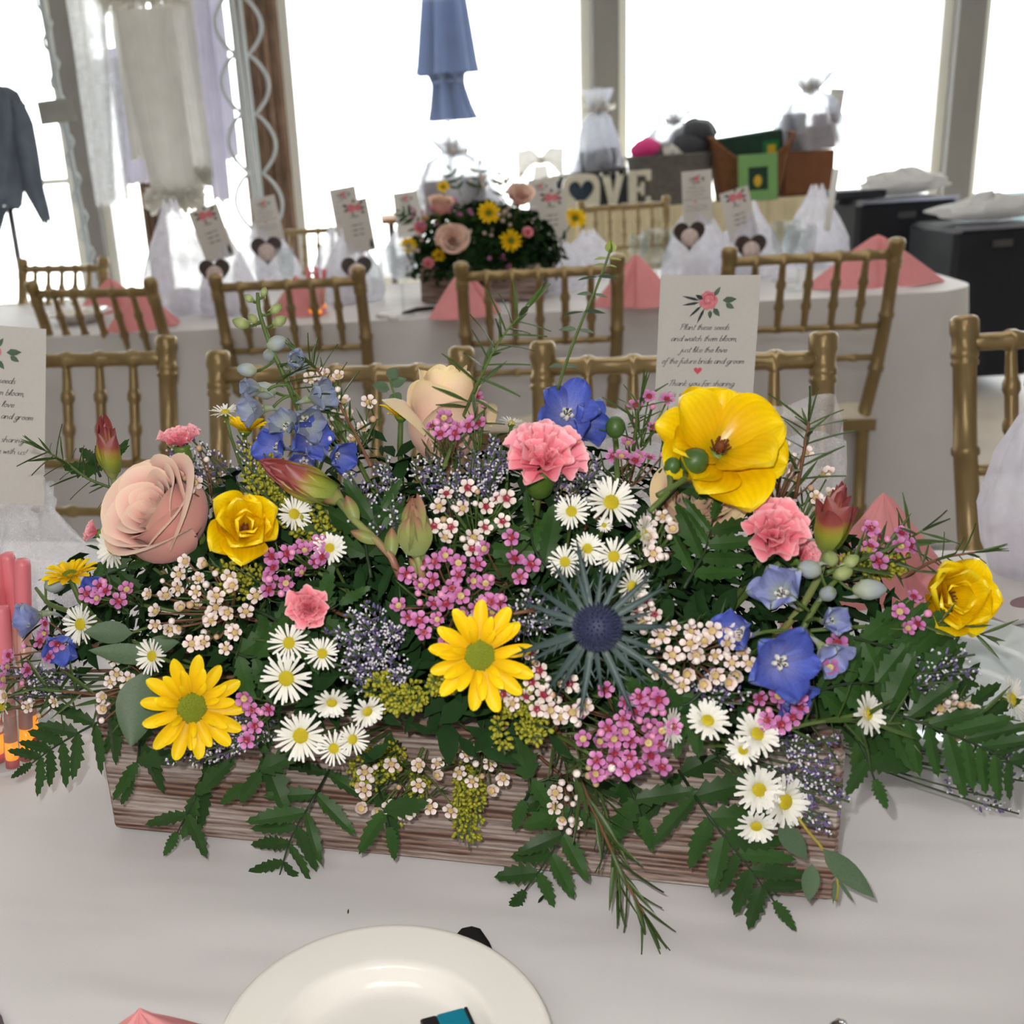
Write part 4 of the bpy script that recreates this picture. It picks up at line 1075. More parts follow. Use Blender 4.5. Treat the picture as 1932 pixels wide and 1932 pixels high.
del_spike(crom([W(210, 1190, -0.02), W(150, 1160), W(95, 1140), W(68, 1110)], 12), [(q, z, R_(r, q), k, o) for q, z, r, k, o in fl], [(W(104, 1103, 0.004), D3(.9, .1, .35), R_(26, W(104, 1103)), 'lav')], 'blue delphinium drooping over the planter end beside the pink tubes')
# ---- sea holly
p = at(1122, 1184, 0.03); sea_holly(p, D3(.02, .12, .99), R_(165, p), 'spiny steel-blue sea holly thistle at the centre of the flowers')
# ---- leucadendrons
p = at(212, 893, -0.005); leucadendron(p, D3(-.12, .95, .25), R_(112, p), 'green and red leucadendron bud above the blush rose', None, 'red', 16, 13, 0.3, 1)
p = at(632, 938, 0.012); leucadendron(p, D3(-.9, .42, .15), R_(155, p), 'large red-tipped leucadendron lying sideways in front of the blue delphinium', [p, W(672, 985, 0.01), W(712, 1022, 0.008), W(738, 1050, 0.006), W(756, 1092, 0.0)], 'red', 12, 13, 0.8, 2, 1.15)
p = at(784, 1042, 0.01); leucadendron(p, D3(-.02, .92, .42), R_(118, p), 'closed green leucadendron bud beside the white waxflowers', [p, W(790, 1060, 0.006), W(796, 1085, 0.002), W(800, 1110, -0.004)], 'green', 8, 12, 0.2, 3, 1.35)
p = at(1560, 1035, 0.004); leucadendron(p, D3(.12, .95, .25), R_(128, p), 'open red and green leucadendron beside the pink napkin', None, 'red', 26, 13, 0.6, 4, 1.1)

# ---- white asters
def asters(lst, group):
    for i, (px, py, r, z, dbl, lab) in enumerate(lst):
        p = at(px, py, 0.012 if r > 20 else 0.004)
        zz = D3(*z) if z else (face_dir(p, cam_=0.75) + Vector((((px * 7) % 13 - 6) * .03, 0, ((py * 5) % 11 - 5) * .03))).normalized()
        aster(p, zz, R_(r, p), lab, group, int(px + py), dbl)
asters([(1153, 948, 54, (.05, .35, .93), 0, 'largest white aster of the cluster above the sea holly'), (1078, 965, 38, None, 0, 'white aster between the pink carnation stem and the largest aster'), (1108, 1035, 36, (.0, .15, .98), 0, 'white aster between two others just above the sea holly cone'),
        (1066, 1060, 36, (-.3, .0, .95), 0, 'white aster crossed by an upright sea holly bract'), (1158, 1050, 40, None, 0, 'white aster above the slanting sea holly bracts'), (1192, 1106, 38, (.3, -.1, .9), 0, 'white aster half covered by the sea holly bracts'),
        (1216, 1008, 42, (.75, .2, .5), 1, 'white aster turned sideways next to white waxflowers'), (1140, 991, 17, None, 0, 'tiny half-open white aster below the largest aster')], 'white asters around the sea holly')
asters([(545, 1213, 42, None, 0, 'white aster touching the pink carnation bud'), (608, 1233, 36, None, 0, 'white aster between the carnation bud and the purple statice'), (540, 1280, 54, (.0, .0, 1), 0, 'large flat white aster beneath the pink carnation bud'),
        (567, 1388, 54, (.05, .05, 1), 0, 'largest white aster low over the planter rim'), (630, 1412, 36, None, 0, 'small white aster touching the largest low one'), (665, 1395, 34, (.3, 0, .9), 0, 'small white aster at the end of the low aster row'),
        (626, 1325, 38, (.1, -.5, .8), 1, 'drooping double white aster between the two large ones'), (693, 1342, 36, (.4, -.3, .8), 1, 'drooping double white aster next to the goldenrod')], 'white asters beneath the carnation bud')
asters([(1335, 1360, 45, (.0, .55, .8), 1, 'white double aster facing up beside the dense pink waxflowers'), (1428, 1385, 48, (.15, .4, .85), 1, 'white double aster under the pink waxflowers and blue delphinium'), (1264, 1372, 40, (.7, .0, .6), 1, 'white double aster half hidden among dense pink waxflowers'), (1402, 1415, 34, (-.5, -.2, .8), 1, 'drooping white double aster tucked under its neighbour')], 'white asters on the planter rim')
for i, (px, py, r, z, lab) in enumerate(((1480, 1512, 58, (.35, .0, .9), 'widest white double aster on the planter front, touching the statice'), (1432, 1490, 50, (-.05, .1, 1), 'white double aster with a full yellow disc on the planter front'), (1427, 1558, 40, (-.2, -.35, .85), 'lowest white double aster, drooping on the planter front'))):
    p = front(px, py, 0.035 + 0.004 * i); aster(p, D3(*z), R_(r, p), lab, 'double white asters on the planter front', int(px), True)
for px, py, r, z, lab in ((425, 778, 32, (-.1, .85, .4), 'white aster seen from the side beside the delphinium spike'), (212, 1034, 44, (-.6, -.1, .75), 'white aster under the large blush rose'),
                          (152, 1178, 42, (-.35, .0, .9), 'white aster beside the drooping blue delphinium'), (287, 1238, 38, (-.4, .1, .85), 'white aster above the shaggy yellow daisy'),
                          (555, 970, 38, (.3, .2, .9), 'white aster between the yellow ranunculus and the red-tipped leucadendron'), (622, 1034, 34, (.1, .1, .98), 'white aster with narrow petals beside the pink waxflower sprig'),
                          (965, 798, 26, (.1, .9, .3), 'small white aster seen from the side between rose and delphinium'), (1636, 1347, 44, (.5, .1, .85), 'white aster over the planter end beside the pale buds'),
                          (1908, 1320, 50, (.6, .3, .7), 'white aster at the outer tip of the fern'), (6, 1332, 36, (-.7, .2, .6), 'white aster above the glowing tubes')):
    p = at(px, py, 0.01); aster(p, D3(*z), R_(r, p), lab, None, int(px), py == 1347 or py == 1034)

# ---- pale aster buds and green ranunculus buds
def bud_on_stem(px, py, r, z, stem_px, label, m=m_calyx, lift=0.02):
    p = at(px, py, lift); zz = D3(*z); R = R_(r, p); M = frame(zz, 0.4, p)
    t = empty('ranunculus_bud', p, label, 'flower bud', M=M)
    MB().ball((0, 0, 0), (R, R, R * 1.15), 10, 7).build('bud', m, t)
    sp_ = petal_mesh('sepal', m, leaf_w(0.42), 1.3, 1.2, -0.2, 0, 4, 6)
    for k in range(5): link('sepal', sp_, t, RZ(k * 2 * pi / 5) @ TR(0, R * 0.72, -R * 0.7) @ Matrix.Rotation(radians(102), 4, 'X') @ SC(R))
    stem_local(t, M, crom([p - zz * R * 0.9] + [at(x, y, lift - 0.006 * (i + 1)) for i, (x, y) in enumerate(stem_px)], 8), 0.0016)
m_gbd = mat('dark_green_bud', (66, 96, 44), rough=0.4, var=0.2)
bud_on_stem(1161, 806, 19, (.0, .97, .2), [(1163, 850), (1165, 910)], 'green ranunculus bud on a straight stem beside the blue delphinium', m_gbd)
bud_on_stem(1268, 880, 16, (.2, .9, .4), [(1262, 925), (1225, 965)], 'small green ranunculus bud below the wide-open yellow bloom', m_gbd, 0.05)
bud_on_stem(1308, 872, 27, (.5, .5, .6), [(1290, 905), (1240, 935)], 'broad green ranunculus bud against the yellow petals', m_gbd, 0.055)
# thick green ranunculus stem to the right-hand bloom
# ---- waxflowers
Gp, Gw = 'pink waxflower sprigs', 'white waxflower sprigs'
for cx, cy, rx, ry, n, lab in ((850, 1130, 100, 75, 25, 'dense pink waxflower sprig above the green-centred yellow daisy'), (950, 1080, 70, 70, 8, 'pink waxflower sprig with loose buds beside the sea holly'), (1172, 1375, 92, 82, 27, 'dense pink waxflower sprig over the planter rim below the sea holly'),
                               (575, 1058, 55, 42, 9, 'pink waxflower sprig above the pink carnation bud'), (498, 1345, 26, 48, 6, 'pink waxflower sprig between the shaggy yellow daisy and the asters'), (1445, 1335, 58, 42, 9, 'pink waxflower sprig under the blue delphinium cluster'),
                               (1562, 1245, 24, 30, 4, 'tiny pink waxflower sprig below the lavender florets'), (1218, 798, 30, 22, 4, 'pink waxflower sprig beside the wide-open yellow ranunculus'), (838, 830, 36, 20, 5, 'pink waxflower sprig in front of the cream rose'), (900, 812, 18, 24, 3, 'small pink waxflower tip beside the cream rose'),
                               (222, 1128, 40, 26, 6, 'pink waxflower sprig above the small white aster'), (92, 1215, 60, 40, 6, 'pink waxflower sprig beside the pink tubes'), (38, 1272, 48, 22, 5, 'pink waxflower sprig trailing over the glowing tubes'), (1650, 1042, 42, 34, 7, 'pink waxflower sprig in front of the pink napkin'),
                               (1692, 1160, 26, 42, 4, 'pink waxflower sprig beside the leaning yellow ranunculus'), (1195, 872, 50, 22, 6, 'pink waxflower sprig above the white aster cluster'), (535, 1108, 26, 20, 3, 'tiny pink waxflower sprig beside the carnation bud'), (1225, 1340, 20, 30, 3, 'tiny pink waxflower tip on the planter rim')):
    waxflower(cx, cy, rx, ry, n, 'pink', lab, nb=max(2, n // 4), lift=0.01, group=Gp, mapper=(lambda x, y: at(x, y, 0.034)) if lab.endswith('cream rose') else None)
for cx, cy, rx, ry, n, kd, lab in ((890, 985, 76, 62, 14, 'redeye', 'white waxflower sprig with red eyes beside the closed leucadendron'), (400, 1150, 112, 78, 28, 'white', 'wide white waxflower sprig below the blush rose'), (1312, 1235, 100, 62, 24, 'white', 'cup-shaped white waxflower sprig beside the blue delphinium cluster'),
                                   (1235, 1032, 28, 46, 5, 'white', 'white waxflower sprig beside the aster cluster'), (975, 1285, 62, 62, 9, 'redeye', 'white waxflower sprig between yellow daisy and sea holly'), (1062, 1325, 40, 52, 6, 'redeye', 'white waxflower sprig under the sea holly'),
                                   (235, 1290, 34, 62, 9, 'white', 'white waxflower sprig at the planter corner'), (625, 745, 36, 36, 5, 'white', 'white waxflower tips beside the delphinium spike'), (665, 810, 56, 50, 7, 'white', 'white waxflower sprig beside the cream rose'),
                                   (372, 905, 42, 50, 4, 'white', 'budding white waxflower sprig between blush rose and yellow ranunculus'), (1495, 905, 62, 46, 5, 'white', 'budding white waxflower sprig below the wide-open ranunculus'), (1535, 960, 22, 36, 4, 'white', 'white waxflower tip beside the open leucadendron'),
                                   (1785, 1355, 56, 46, 4, 'white', 'budding white waxflower sprig over the clear plate'), (60, 1330, 66, 26, 3, 'white', 'budding white waxflower sprig trailing beyond the planter corner'), (1205, 1165, 34, 30, 4, 'redeye', 'white waxflower tip beside the sea holly cone'), (1120, 1450, 40, 40, 0, 'white', 'budding waxflower tip on the planter rim')):
    waxflower(cx, cy, rx, ry, n, kd, lab, nb=max(5, n // 3), lift=0.01, group=Gw)
fr = lambda px, py: front(px, py, 0.03)
waxflower(770, 1478, 105, 62, 14, 'white', 'white waxflower sprig hanging on the planter front under the yellow daisy', nb=8, mapper=fr, lift=0.006, group=Gw)
waxflower(905, 1440, 60, 46, 8, 'white', 'white waxflower sprig on the planter front beside the goldenrod tassel', nb=4, mapper=fr, lift=0.006, group=Gw)
waxflower(1062, 1500, 34, 62, 4, 'white', 'white waxflower buds hanging beside the long trailing sprig', nb=9, bk='white', mapper=fr, lift=0.006, group=Gw)

# ---- statice and goldenrod sprays
Gs, Gg = 'purple statice sprays', 'goldenrod sprays'
for cx, cy, rx, ry, n, lab in ((885, 875, 115, 60, 26, 'frosty purple statice spray in front of the cream rose'), (705, 930, 62, 70, 14, 'frosty purple statice spray behind the red-tipped leucadendron'), (680, 1190, 72, 58, 16, 'purple statice spray beside the pink carnation bud'),
                               (700, 1265, 70, 46, 14, 'purple statice spray beside the green-centred yellow daisy'), (455, 865, 40, 46, 8, 'purple statice spray beside the blue delphinium spike'), (420, 1395, 52, 40, 10, 'purple statice spray over the shaggy yellow daisy'),
                               (1010, 1155, 46, 40, 9, 'purple statice spray beside the sea holly cone'), (1810, 1275, 66, 48, 12, 'grey statice spray over the pink napkin'), (70, 1290, 80, 36, 10, 'purple statice spray trailing beyond the planter corner'), (1375, 1300, 34, 30, 6, 'purple statice tip beside the blue delphinium'),
                               (1100, 880, 40, 30, 6, 'purple statice tip below the pink carnation'), (360, 860, 46, 30, 8, 'purple statice spray between rose and delphinium'), (1900, 1470, 40, 60, 8, 'grey statice spray above the clear plate')):
    spray('statice', cx, cy, rx, ry, lab, n, group=Gs)
spray('statice', 1560, 1470, 34, 118, 'purple statice spray hanging down the planter end', 18, mapper=fr, group=Gs)
spray('statice', 350, 1425, 52, 24, 'purple statice tip under the shaggy yellow daisy', 6, mapper=fr, group=Gs)
for cx, cy, rx, ry, n, lab in ((483, 890, 26, 56, 14, 'goldenrod spray beside the blue delphinium'), (575, 985, 50, 46, 12, 'goldenrod spray behind the small white aster'), (750, 1312, 66, 42, 16, 'goldenrod spray beside the green-centred yellow daisy'),
                               (845, 1290, 36, 34, 7, 'goldenrod tip under the green-centred yellow daisy'), (990, 1370, 50, 66, 14, 'goldenrod spray on the planter rim'), (1672, 1062, 44, 20, 7, 'goldenrod tip beside the leaning yellow ranunculus'), (430, 1085, 50, 26, 6, 'goldenrod tip below the cupped yellow ranunculus')):
    spray('goldenrod', cx, cy, rx, ry, lab, n, group=Gg)
spray('goldenrod', 695, 1462, 62, 34, 'goldenrod spray reaching over the planter front', 12, mapper=fr, group=Gg)
spray('goldenrod', 885, 1528, 32, 76, 'goldenrod tassel hanging down the planter front', 20, mapper=fr, group=Gg)
spray('goldenrod', 770, 1530, 24, 24, 'goldenrod tip on the planter front', 5, mapper=fr, group=Gg)

# ---- fern fronds
NF = -E2
def fw_(lst, off=0.03): return [front(x, y, off if not isinstance(off, (list, tuple)) else off[i]) for i, (x, y) in enumerate(lst)]
Gf = 'leatherleaf fern fronds'
for i, (pts, nl, L, side, W_, lab) in enumerate((
        ([(270, 1325), (190, 1360), (110, 1405), (60, 1440)], 8, 0.034, 0, .9, 'dark fern frond reaching out past the planter corner'),
        ([(262, 1355), (262, 1420), (250, 1470)], 3, 0.034, 0, 1.1, 'dark fern frond down the planter front below the corner'),
        ([(395, 1430), (370, 1500), (335, 1570)], 4, 0.034, 0, 1.1, 'dark fern frond below the shaggy yellow daisy'),
        ([(640, 1420), (590, 1510), (550, 1580), (525, 1660)], 7, 0.036, 0, .95, 'glossy fern frond hanging below the white aster cluster'),
        ([(1085, 1420), (1078, 1530), (1040, 1610), (990, 1680)], 6, 0.034, 0, 1.2, 'glossy fern frond hanging at the middle of the planter front'),
        ([(1260, 1420), (1330, 1530), (1400, 1620), (1460, 1700)], 8, 0.036, 0, 1.0, 'dark fern frond hanging below the pink waxflower cluster'),
        ([(1560, 1310), (1700, 1350), (1830, 1400), (1930, 1450)], 11, 0.033, 0, .95, 'wide dark fern frond over the clear plate'),
        ([(1560, 1350), (1620, 1400), (1650, 1470)], 4, 0.03, 0, 1.2, 'small dark fern frond beside the planter end'),
        ([(700, 1440), (720, 1510), (735, 1560)], 3, 0.036, 0, 1.2, 'dark fern frond behind the hanging goldenrod'),
        ([(1150, 1430), (1190, 1490), (1210, 1540)], 3, 0.038, 0, 1.1, 'dark fern frond below the pink waxflowers'),
        ([(960, 1430), (1000, 1470), (990, 1510)], 2, 0.034, 0, 1.3, 'dark fern frond behind the white waxflowers'),
        ([(480, 1390), (500, 1440), (460, 1480)], 3, 0.036, 0, 1.2, 'dark fern frond beside the lowest white asters'))):
    fern([front(*pts[0], -0.02)] + fw_(pts[1:], 0.028 + 0.004 * (i % 3)), nl, L, lab, (NF + _B * 0.4 + E3 * 0.2).normalized(), side, i + 1, Gf, 0.25 if i in (0, 6) else 0.1, W_)
for i, (pts, nl, L, W_, lab) in enumerate((
        ([(1600, 1200), (1700, 1230), (1790, 1270)], 7, 0.034, 1.0, 'broad fern frond below the leaning yellow ranunculus'), ([(1290, 1110), (1330, 1040), (1345, 980)], 5, 0.032, 1.0, 'upright fern frond beside the ruffled pink carnation'),
        ([(480, 1150), (560, 1180), (640, 1140)], 4, 0.034, 1.0, 'fern frond behind the pink carnation bud'), ([(150, 1110), (200, 1085), (240, 1070)], 4, 0.03, 1.0, 'fern frond above the drooping blue delphinium'),
        ([(1330, 1300), (1290, 1330), (1240, 1310)], 4, 0.034, 1.1, 'fern frond under the cup-shaped waxflowers'), ([(1520, 1310), (1600, 1290), (1680, 1290)], 6, 0.032, 1.0, 'fern frond beside the blue delphinium cluster'),
        ([(700, 1090), (690, 1010), (720, 960)], 4, 0.036, 1.0, 'fern frond behind the closed leucadendron'), ([(190, 900), (182, 880), (180, 850)], 3, 0.03, 1.0, 'fern tip behind the leucadendron above the rose'),
        ([(1050, 1090), (1010, 1040), (1000, 990)], 4, 0.034, 1.0, 'fern frond beside the white aster cluster'), ([(1240, 960), (1290, 905), (1290, 880)], 3, 0.03, 1.0, 'fern tip under the wide-open ranunculus'),
        ([(420, 1220), (480, 1240), (520, 1190)], 4, 0.034, 1.0, 'fern frond between the waxflowers and the asters'), ([(1700, 1300), (1790, 1310), (1880, 1370)], 7, 0.033, 1.0, 'broad fern frond under the grey statice'))):
    fern([at(x, y, -0.006) for x, y in pts], nl, L, lab, (dnormal(at(*pts[1])) * 0.5 + _B * 0.6).normalized(), 0, i + 31, Gf, 0.0, W_)

# ---- needle-leaved sprigs
Gn = 'needle-leaved green sprigs'
NP = DC + E2 * -0.05
for i, (pts, n, L, lab) in enumerate((([(838, 880), (868, 800), (905, 715), (945, 640), (985, 590)], 34, 0.026, 'tall needle-leaved sprig in front of the cream rose'), ([(700, 880), (650, 780), (600, 700), (580, 680)], 30, 0.022, 'needle-leaved sprig beside the delphinium spike'),
                                      ([(240, 930), (170, 905), (120, 870), (85, 850)], 22, 0.022, 'needle-leaved sprig reaching out beside the blush rose'), ([(1500, 940), (1512, 880), (1522, 820), (1526, 795)], 20, 0.024, 'needle-leaved sprig rising beside the yellow ranunculus'),
                                      ([(1560, 1080), (1630, 1055), (1690, 1030), (1742, 1000)], 24, 0.024, 'needle-leaved sprig across the pink napkin'), ([(1700, 1090), (1770, 1055), (1840, 1042)], 16, 0.02, 'needle-leaved sprig behind the leaning yellow ranunculus'),
                                      ([(1195, 850), (1202, 790), (1210, 750)], 14, 0.02, 'needle-leaved tip beside the green ranunculus bud'), ([(300, 1330), (180, 1310), (80, 1300), (5, 1275)], 24, 0.024, 'yellow-green sprig trailing past the planter corner'),
                                      ([(1430, 1390), (1560, 1360), (1680, 1365), (1880, 1355)], 26, 0.022, 'reddish sprig reaching across the clear plate'), ([(1010, 1150), (960, 1160), (930, 1170)], 10, 0.02, 'needle-leaved tip above the yellow daisy'),
                                      ([(1700, 1180), (1800, 1180), (1860, 1200)], 12, 0.02, 'needle-leaved tip under the leaning yellow ranunculus'))):
    needles([at(x, y, 0.036 if i == 0 else 0.004) for x, y in pts], lab, n, L, i + 2, group=Gn)
needles([front(1030, 1330, 0.0), front(1075, 1430, 0.035), front(1125, 1540, 0.04), front(1170, 1640, 0.044), front(1215, 1725, 0.05)], 'long trailing sprig hanging below the planter onto the cloth', 30, 0.03, 5, 0.0016, Gn, tilt=1.8)
needles([front(1050, 1340, 0.0), front(1110, 1440, 0.03), front(1150, 1560, 0.034), front(1165, 1680, 0.044)], 'second trailing sprig hanging beside the longest one', 16, 0.026, 8, 0.0012, Gn, tilt=1.8)

# ---- eucalyptus
def leafy(name, label, stem_pts, leaves, m, mst, rs=0.001, nrm=None):
    M = TR(*stem_pts[0]); t = empty(name, stem_pts[0], label, 'eucalyptus', M=M); inv = M.inverted()
    MB().tube([inv @ q for q in stem_pts], [rs * (1 - 0.4 * k / len(stem_pts)) for k in range(len(stem_pts))], 6).build('stem', mst, t)
    for q, d, n_, l, w, mm in leaves:
        me = petal_mesh('leaf', mm or m, leaf_w(w / l), 1.0, 0.25, 0.06, 0, 6, 10)
        link('leaf', me, t, inv @ frame(n_, 0, q, up=d) @ SC(l))
    return t
def WP(px, py): return PP(px, py, DC + E2 * -0.03, E2)
st = crom([WP(1052, 735), WP(1066, 690), WP(1092, 620), WP(1120, 555), WP(1140, 505), WP(1152, 470)], 20)
lv = []
for i, (px, py, l, ang) in enumerate(((1064, 690, 17, 20), (1088, 622, 20, 10), (1102, 588, 24, 70), (1117, 555, 17, 15), (1128, 522, 22, 60), (1142, 500, 13, 30), (1147, 487, 15, 20))):
    q = WP(px, py)
    for s in (-1, 1):
        d = (_R * s * cos(radians(ang - 15)) + _U * (0.35 * s * (-1 if i % 2 else 0.6)) + _B * (0.25 if s > 0 else -.2)).normalized()
        n_ = (_U * 0.9 + _B * (0.45 if ang < 40 else 0.05) + _R * 0.2 * s).normalized()
        lv.append((q, d, n_, R_(l * 1.75, q), R_(l * 0.72, q), None if i < 5 else m_eucy))
for k in range(4):
    a = k * 1.57; q = WP(1152, 478); lv.append((q, _U + (_R * cos(a) + _B * sin(a)) * 0.4, (_R * cos(a) + _B * sin(a)) * -1 + _B * 0.3, R_(26, q), R_(11, q), m_eucy))
leafy('eucalyptus_sprig', 'tall thin eucalyptus sprig with paired round leaves rising above the blue delphinium', st, lv, m_euc, m_stem)
q0 = front(1500, 1480, 0.01)
st = crom([q0, front(1505, 1540, 0.035), front(1560, 1612, 0.038), front(1580, 1660, 0.04), front(1578, 1700, 0.04)], 14)
nb_ = (NF + _B * 0.5).normalized()
def fl_(px, py, tx, ty, w, off=0.04):
    a, b = front(px, py, off), front(tx, ty, off + 0.006); return (a, b - a, nb_, (b - a).length, R_(w, a), None)
leafy('eucalyptus_sprig', 'eucalyptus sprig with three long leaves hanging off the planter end', st, [fl_(1472, 1552, 1523, 1628, 21), fl_(1532, 1630, 1527, 1705, 17), fl_(1553, 1602, 1652, 1700, 22), fl_(1578, 1655, 1612, 1708, 4), fl_(1576, 1660, 1575, 1712, 4)], m_euc, mat('yellow_stem', (168, 150, 60)))
leafy('eucalyptus_sprig', 'single broad eucalyptus leaf beside the shaggy yellow daisy', crom([at(300, 1270, -0.02), at(285, 1275, 0.0), at(278, 1265, 0.006)], 6), [(at(274, 1266, 0.006), at(262, 1395, 0.006) - at(274, 1266, 0.006), (_B + E3 * 0.2).normalized(), R_(140, at(270, 1330)), R_(42, at(270, 1330)), None)], m_euc, m_stem)
leafy('eucalyptus_sprig', 'dark eucalyptus leaves beside the wide white waxflowers', crom([at(290, 1180, -0.02), at(230, 1200, 0), at(180, 1215, 0.002)], 6), [(at(250, 1195, 0.002), at(165, 1210, 0.002) - at(250, 1195, 0.002), (_B + E3 * 0.5).normalized(), R_(90, at(200, 1200)), R_(22, at(200, 1200)), None), (at(300, 1240, 0.0), at(165, 1255, 0.0) - at(300, 1240, 0.0), (_B + E3 * 0.6).normalized(), R_(130, at(200, 1240)), R_(20, at(200, 1240)), None), (at(270, 1225, 0.0), at(330, 1200, 0.0) - at(270, 1225, 0.0), (_B + E3 * 0.6).normalized(), R_(70, at(290, 1220)), R_(20, at(290, 1220)), None)], m_euc, m_stem)
leafy('eucalyptus_sprig', 'small round eucalyptus tip beside the cream rose', crom([at(755, 800, -0.03), at(748, 760), at(735, 715)], 6), [(at(735, 735), D3(-.8, .3, .3), D3(.2, .5, .8), R_(34, at(735, 735)), R_(14, at(735, 735)), None), (at(738, 728), D3(.9, .5, .2), D3(-.2, .5, .8), R_(32, at(735, 735)), R_(13, at(735, 735)), None), (at(736, 745), D3(.6, -.4, .4), D3(-.1, .6, .8), R_(30, at(735, 735)), R_(14, at(735, 735)), None), (at(733, 715), D3(.5, .8, .2), D3(.1, .3, .9), R_(28, at(735, 735)), R_(12, at(735, 735)), None), (at(1020, 745), D3(-.6, .6, .2), D3(.2, .3, .9), R_(1, at(735, 735)), R_(1, at(735, 735)), None)][:4], m_euc, m_stem)

# ---- dense filler foliage between the blooms
fill = MB(); rng = random.Random(99)
cnt = 0
while cnt < 4600:
    v = Vector((rng.gauss(0, 1), rng.gauss(0, 1), rng.gauss(0, 1))).normalized()
    if v.z < -0.28: continue
    k = rng.uniform(0.45, 0.93)
    p = DC + E1 * v.x * DA * k + E2 * v.y * DB * k + E3 * v.z * DH * k
    if p.z < TZ + PHT - 0.005 and abs((p - PC).dot(E2)) < PDEP / 2 + 0.004 and abs((p - PC).dot(E1)) < PLEN / 2 + 0.004: continue
    if p.z < TZ + PHT + (0.02 if (p - PC).dot(E2) < 0 else -0.01): continue
    cnt += 1
    n_ = dnormal(p); d = (n_ * 0.7 + Vector((rng.uniform(-1, 1), rng.uniform(-1, 1), rng.uniform(-.5, 1)))).normalized()
    l = rng.uniform(0.012, 0.027); w = l * rng.uniform(0.10, 0.24)
    Mx = frame((n_ + Vector((rng.uniform(-.7, .7), rng.uniform(-.7, .7), rng.uniform(-.4, .7)))), 0, p, up=d)
    pts = [(0, 0, 0), (w, 0.35 * l, 0.06 * l), (w * 0.8, 0.7 * l, 0.03 * l), (0, l, -0.08 * l), (-w * 0.8, 0.7 * l, 0.03 * l), (-w, 0.35 * l, 0.06 * l), (0, 0.5 * l, 0)]
    fill.add([Mx @ Vector(q) for q in pts], [(0, 1, 6), (1, 2, 6), (2, 3, 6), (3, 4, 6), (4, 5, 6), (5, 0, 6)])
fo = fill.build('filler_foliage', m_fill); tag(fo, 'dense dark green filler foliage packed between the blooms', 'foliage', kind='stuff')
# ================================================================== seed cards
GLY = {'a': ([[(.8, .9), (.4, 1), (.05, .5), (.3, 0), (.7, .4), (.8, 1), (.8, .1), (1, 0)]], 1.0), 'b': ([[(.1, 2), (.05, .1), (.4, 0), (.7, .4), (.5, .95), (.1, .7)]], .8), 'c': ([[(.7, .8), (.4, 1), (.05, .5), (.3, 0), (.75, .2)]], .8),
       'd': ([[(.8, .9), (.4, 1), (.05, .5), (.3, 0), (.7, .4), (.9, 2), (.8, .1), (1, 0)]], 1.0), 'e': ([[(.1, .45), (.65, .6), (.5, 1), (.1, .7), (.15, .1), (.4, 0), (.8, .25)]], .8), 'f': ([[(.7, 1.7), (.45, 2), (.25, 1.5), (.1, -1), (-.1, -.9)], [(0, .8), (.6, .9)]], .6),
       'g': ([[(.8, .9), (.4, 1), (.05, .5), (.3, 0), (.7, .4), (.8, 1), (.6, -.8), (.2, -1), (.1, -.6), (1, .1)]], 1.0), 'h': ([[(.1, 2), (0, 0)], [(0, .6), (.4, 1), (.6, .7), (.6, .1), (.85, 0)]], .9), 'i': ([[(.1, 1), (.1, .1), (.35, 0)], [(.18, 1.4), (.22, 1.55)]], .4),
       'j': ([[(.3, 1), (.2, -.8), (-.1, -1), (-.2, -.6)], [(.38, 1.4), (.42, 1.55)]], .5), 'k': ([[(.1, 2), (0, 0)], [(.6, 1), (.05, .5), (.6, 0), (.8, .1)]], .8), 'l': ([[(.05, .2), (.4, 1.7), (.25, 2), (.12, 1.5), (.1, .2), (.35, 0)]], .4),
       'm': ([[(0, 1), (0, 0)], [(0, .6), (.3, 1), (.45, .7), (.45, 0)], [(.45, .6), (.75, 1), (.9, .7), (.9, .1), (1.1, 0)]], 1.15), 'n': ([[(0, 1), (0, 0)], [(0, .6), (.4, 1), (.6, .7), (.6, .1), (.85, 0)]], .9), 'o': ([[(.4, 1), (.05, .5), (.35, 0), (.75, .5), (.4, 1), (.9, .9)]], .9),
       'p': ([[(.1, 1), (0, -1)], [(.05, .6), (.4, 1), (.7, .5), (.4, 0), (.05, .2)]], .85), 'r': ([[(0, 1), (0, 0)], [(0, .6), (.3, 1), (.6, .9)]], .65), 's': ([[(.6, .9), (.3, 1), (.15, .7), (.55, .35), (.4, 0), (.05, .1)]], .7), 't': ([[(.25, 1.7), (.15, .1), (.4, 0)], [(-.05, 1.1), (.5, 1.2)]], .5),
       'u': ([[(.05, 1), (.05, .3), (.3, 0), (.65, .4), (.7, 1), (.7, .1), (.95, 0)]], .95), 'v': ([[(0, 1), (.25, 0), (.6, 1), (.8, .95)]], .8), 'w': ([[(0, 1), (.2, 0), (.45, .8), (.65, 0), (.95, 1), (1.1, .9)]], 1.1), 'y': ([[(.05, 1), (.05, .3), (.3, .05), (.65, .4), (.7, 1), (.5, -.8), (.1, -1), (.1, -.6), (.95, .1)]], .95),
       'P': ([[(.2, 2), (.1, 0)], [(-.15, 1.6), (.5, 2.1), (.9, 1.6), (.6, 1.1), (.15, 1)]], 1.0), 'T': ([[(-.1, 1.8), (.5, 2), (1.1, 2.05)], [(.5, 2), (.35, .15), (.0, .1)]], 1.0), '!': ([[(.25, 1.9), (.1, .5)], [(.05, .0), (.07, .12)]], .4), ',': ([[(.12, .1), (0, -.35)]], .3), ' ': ([], .55)}
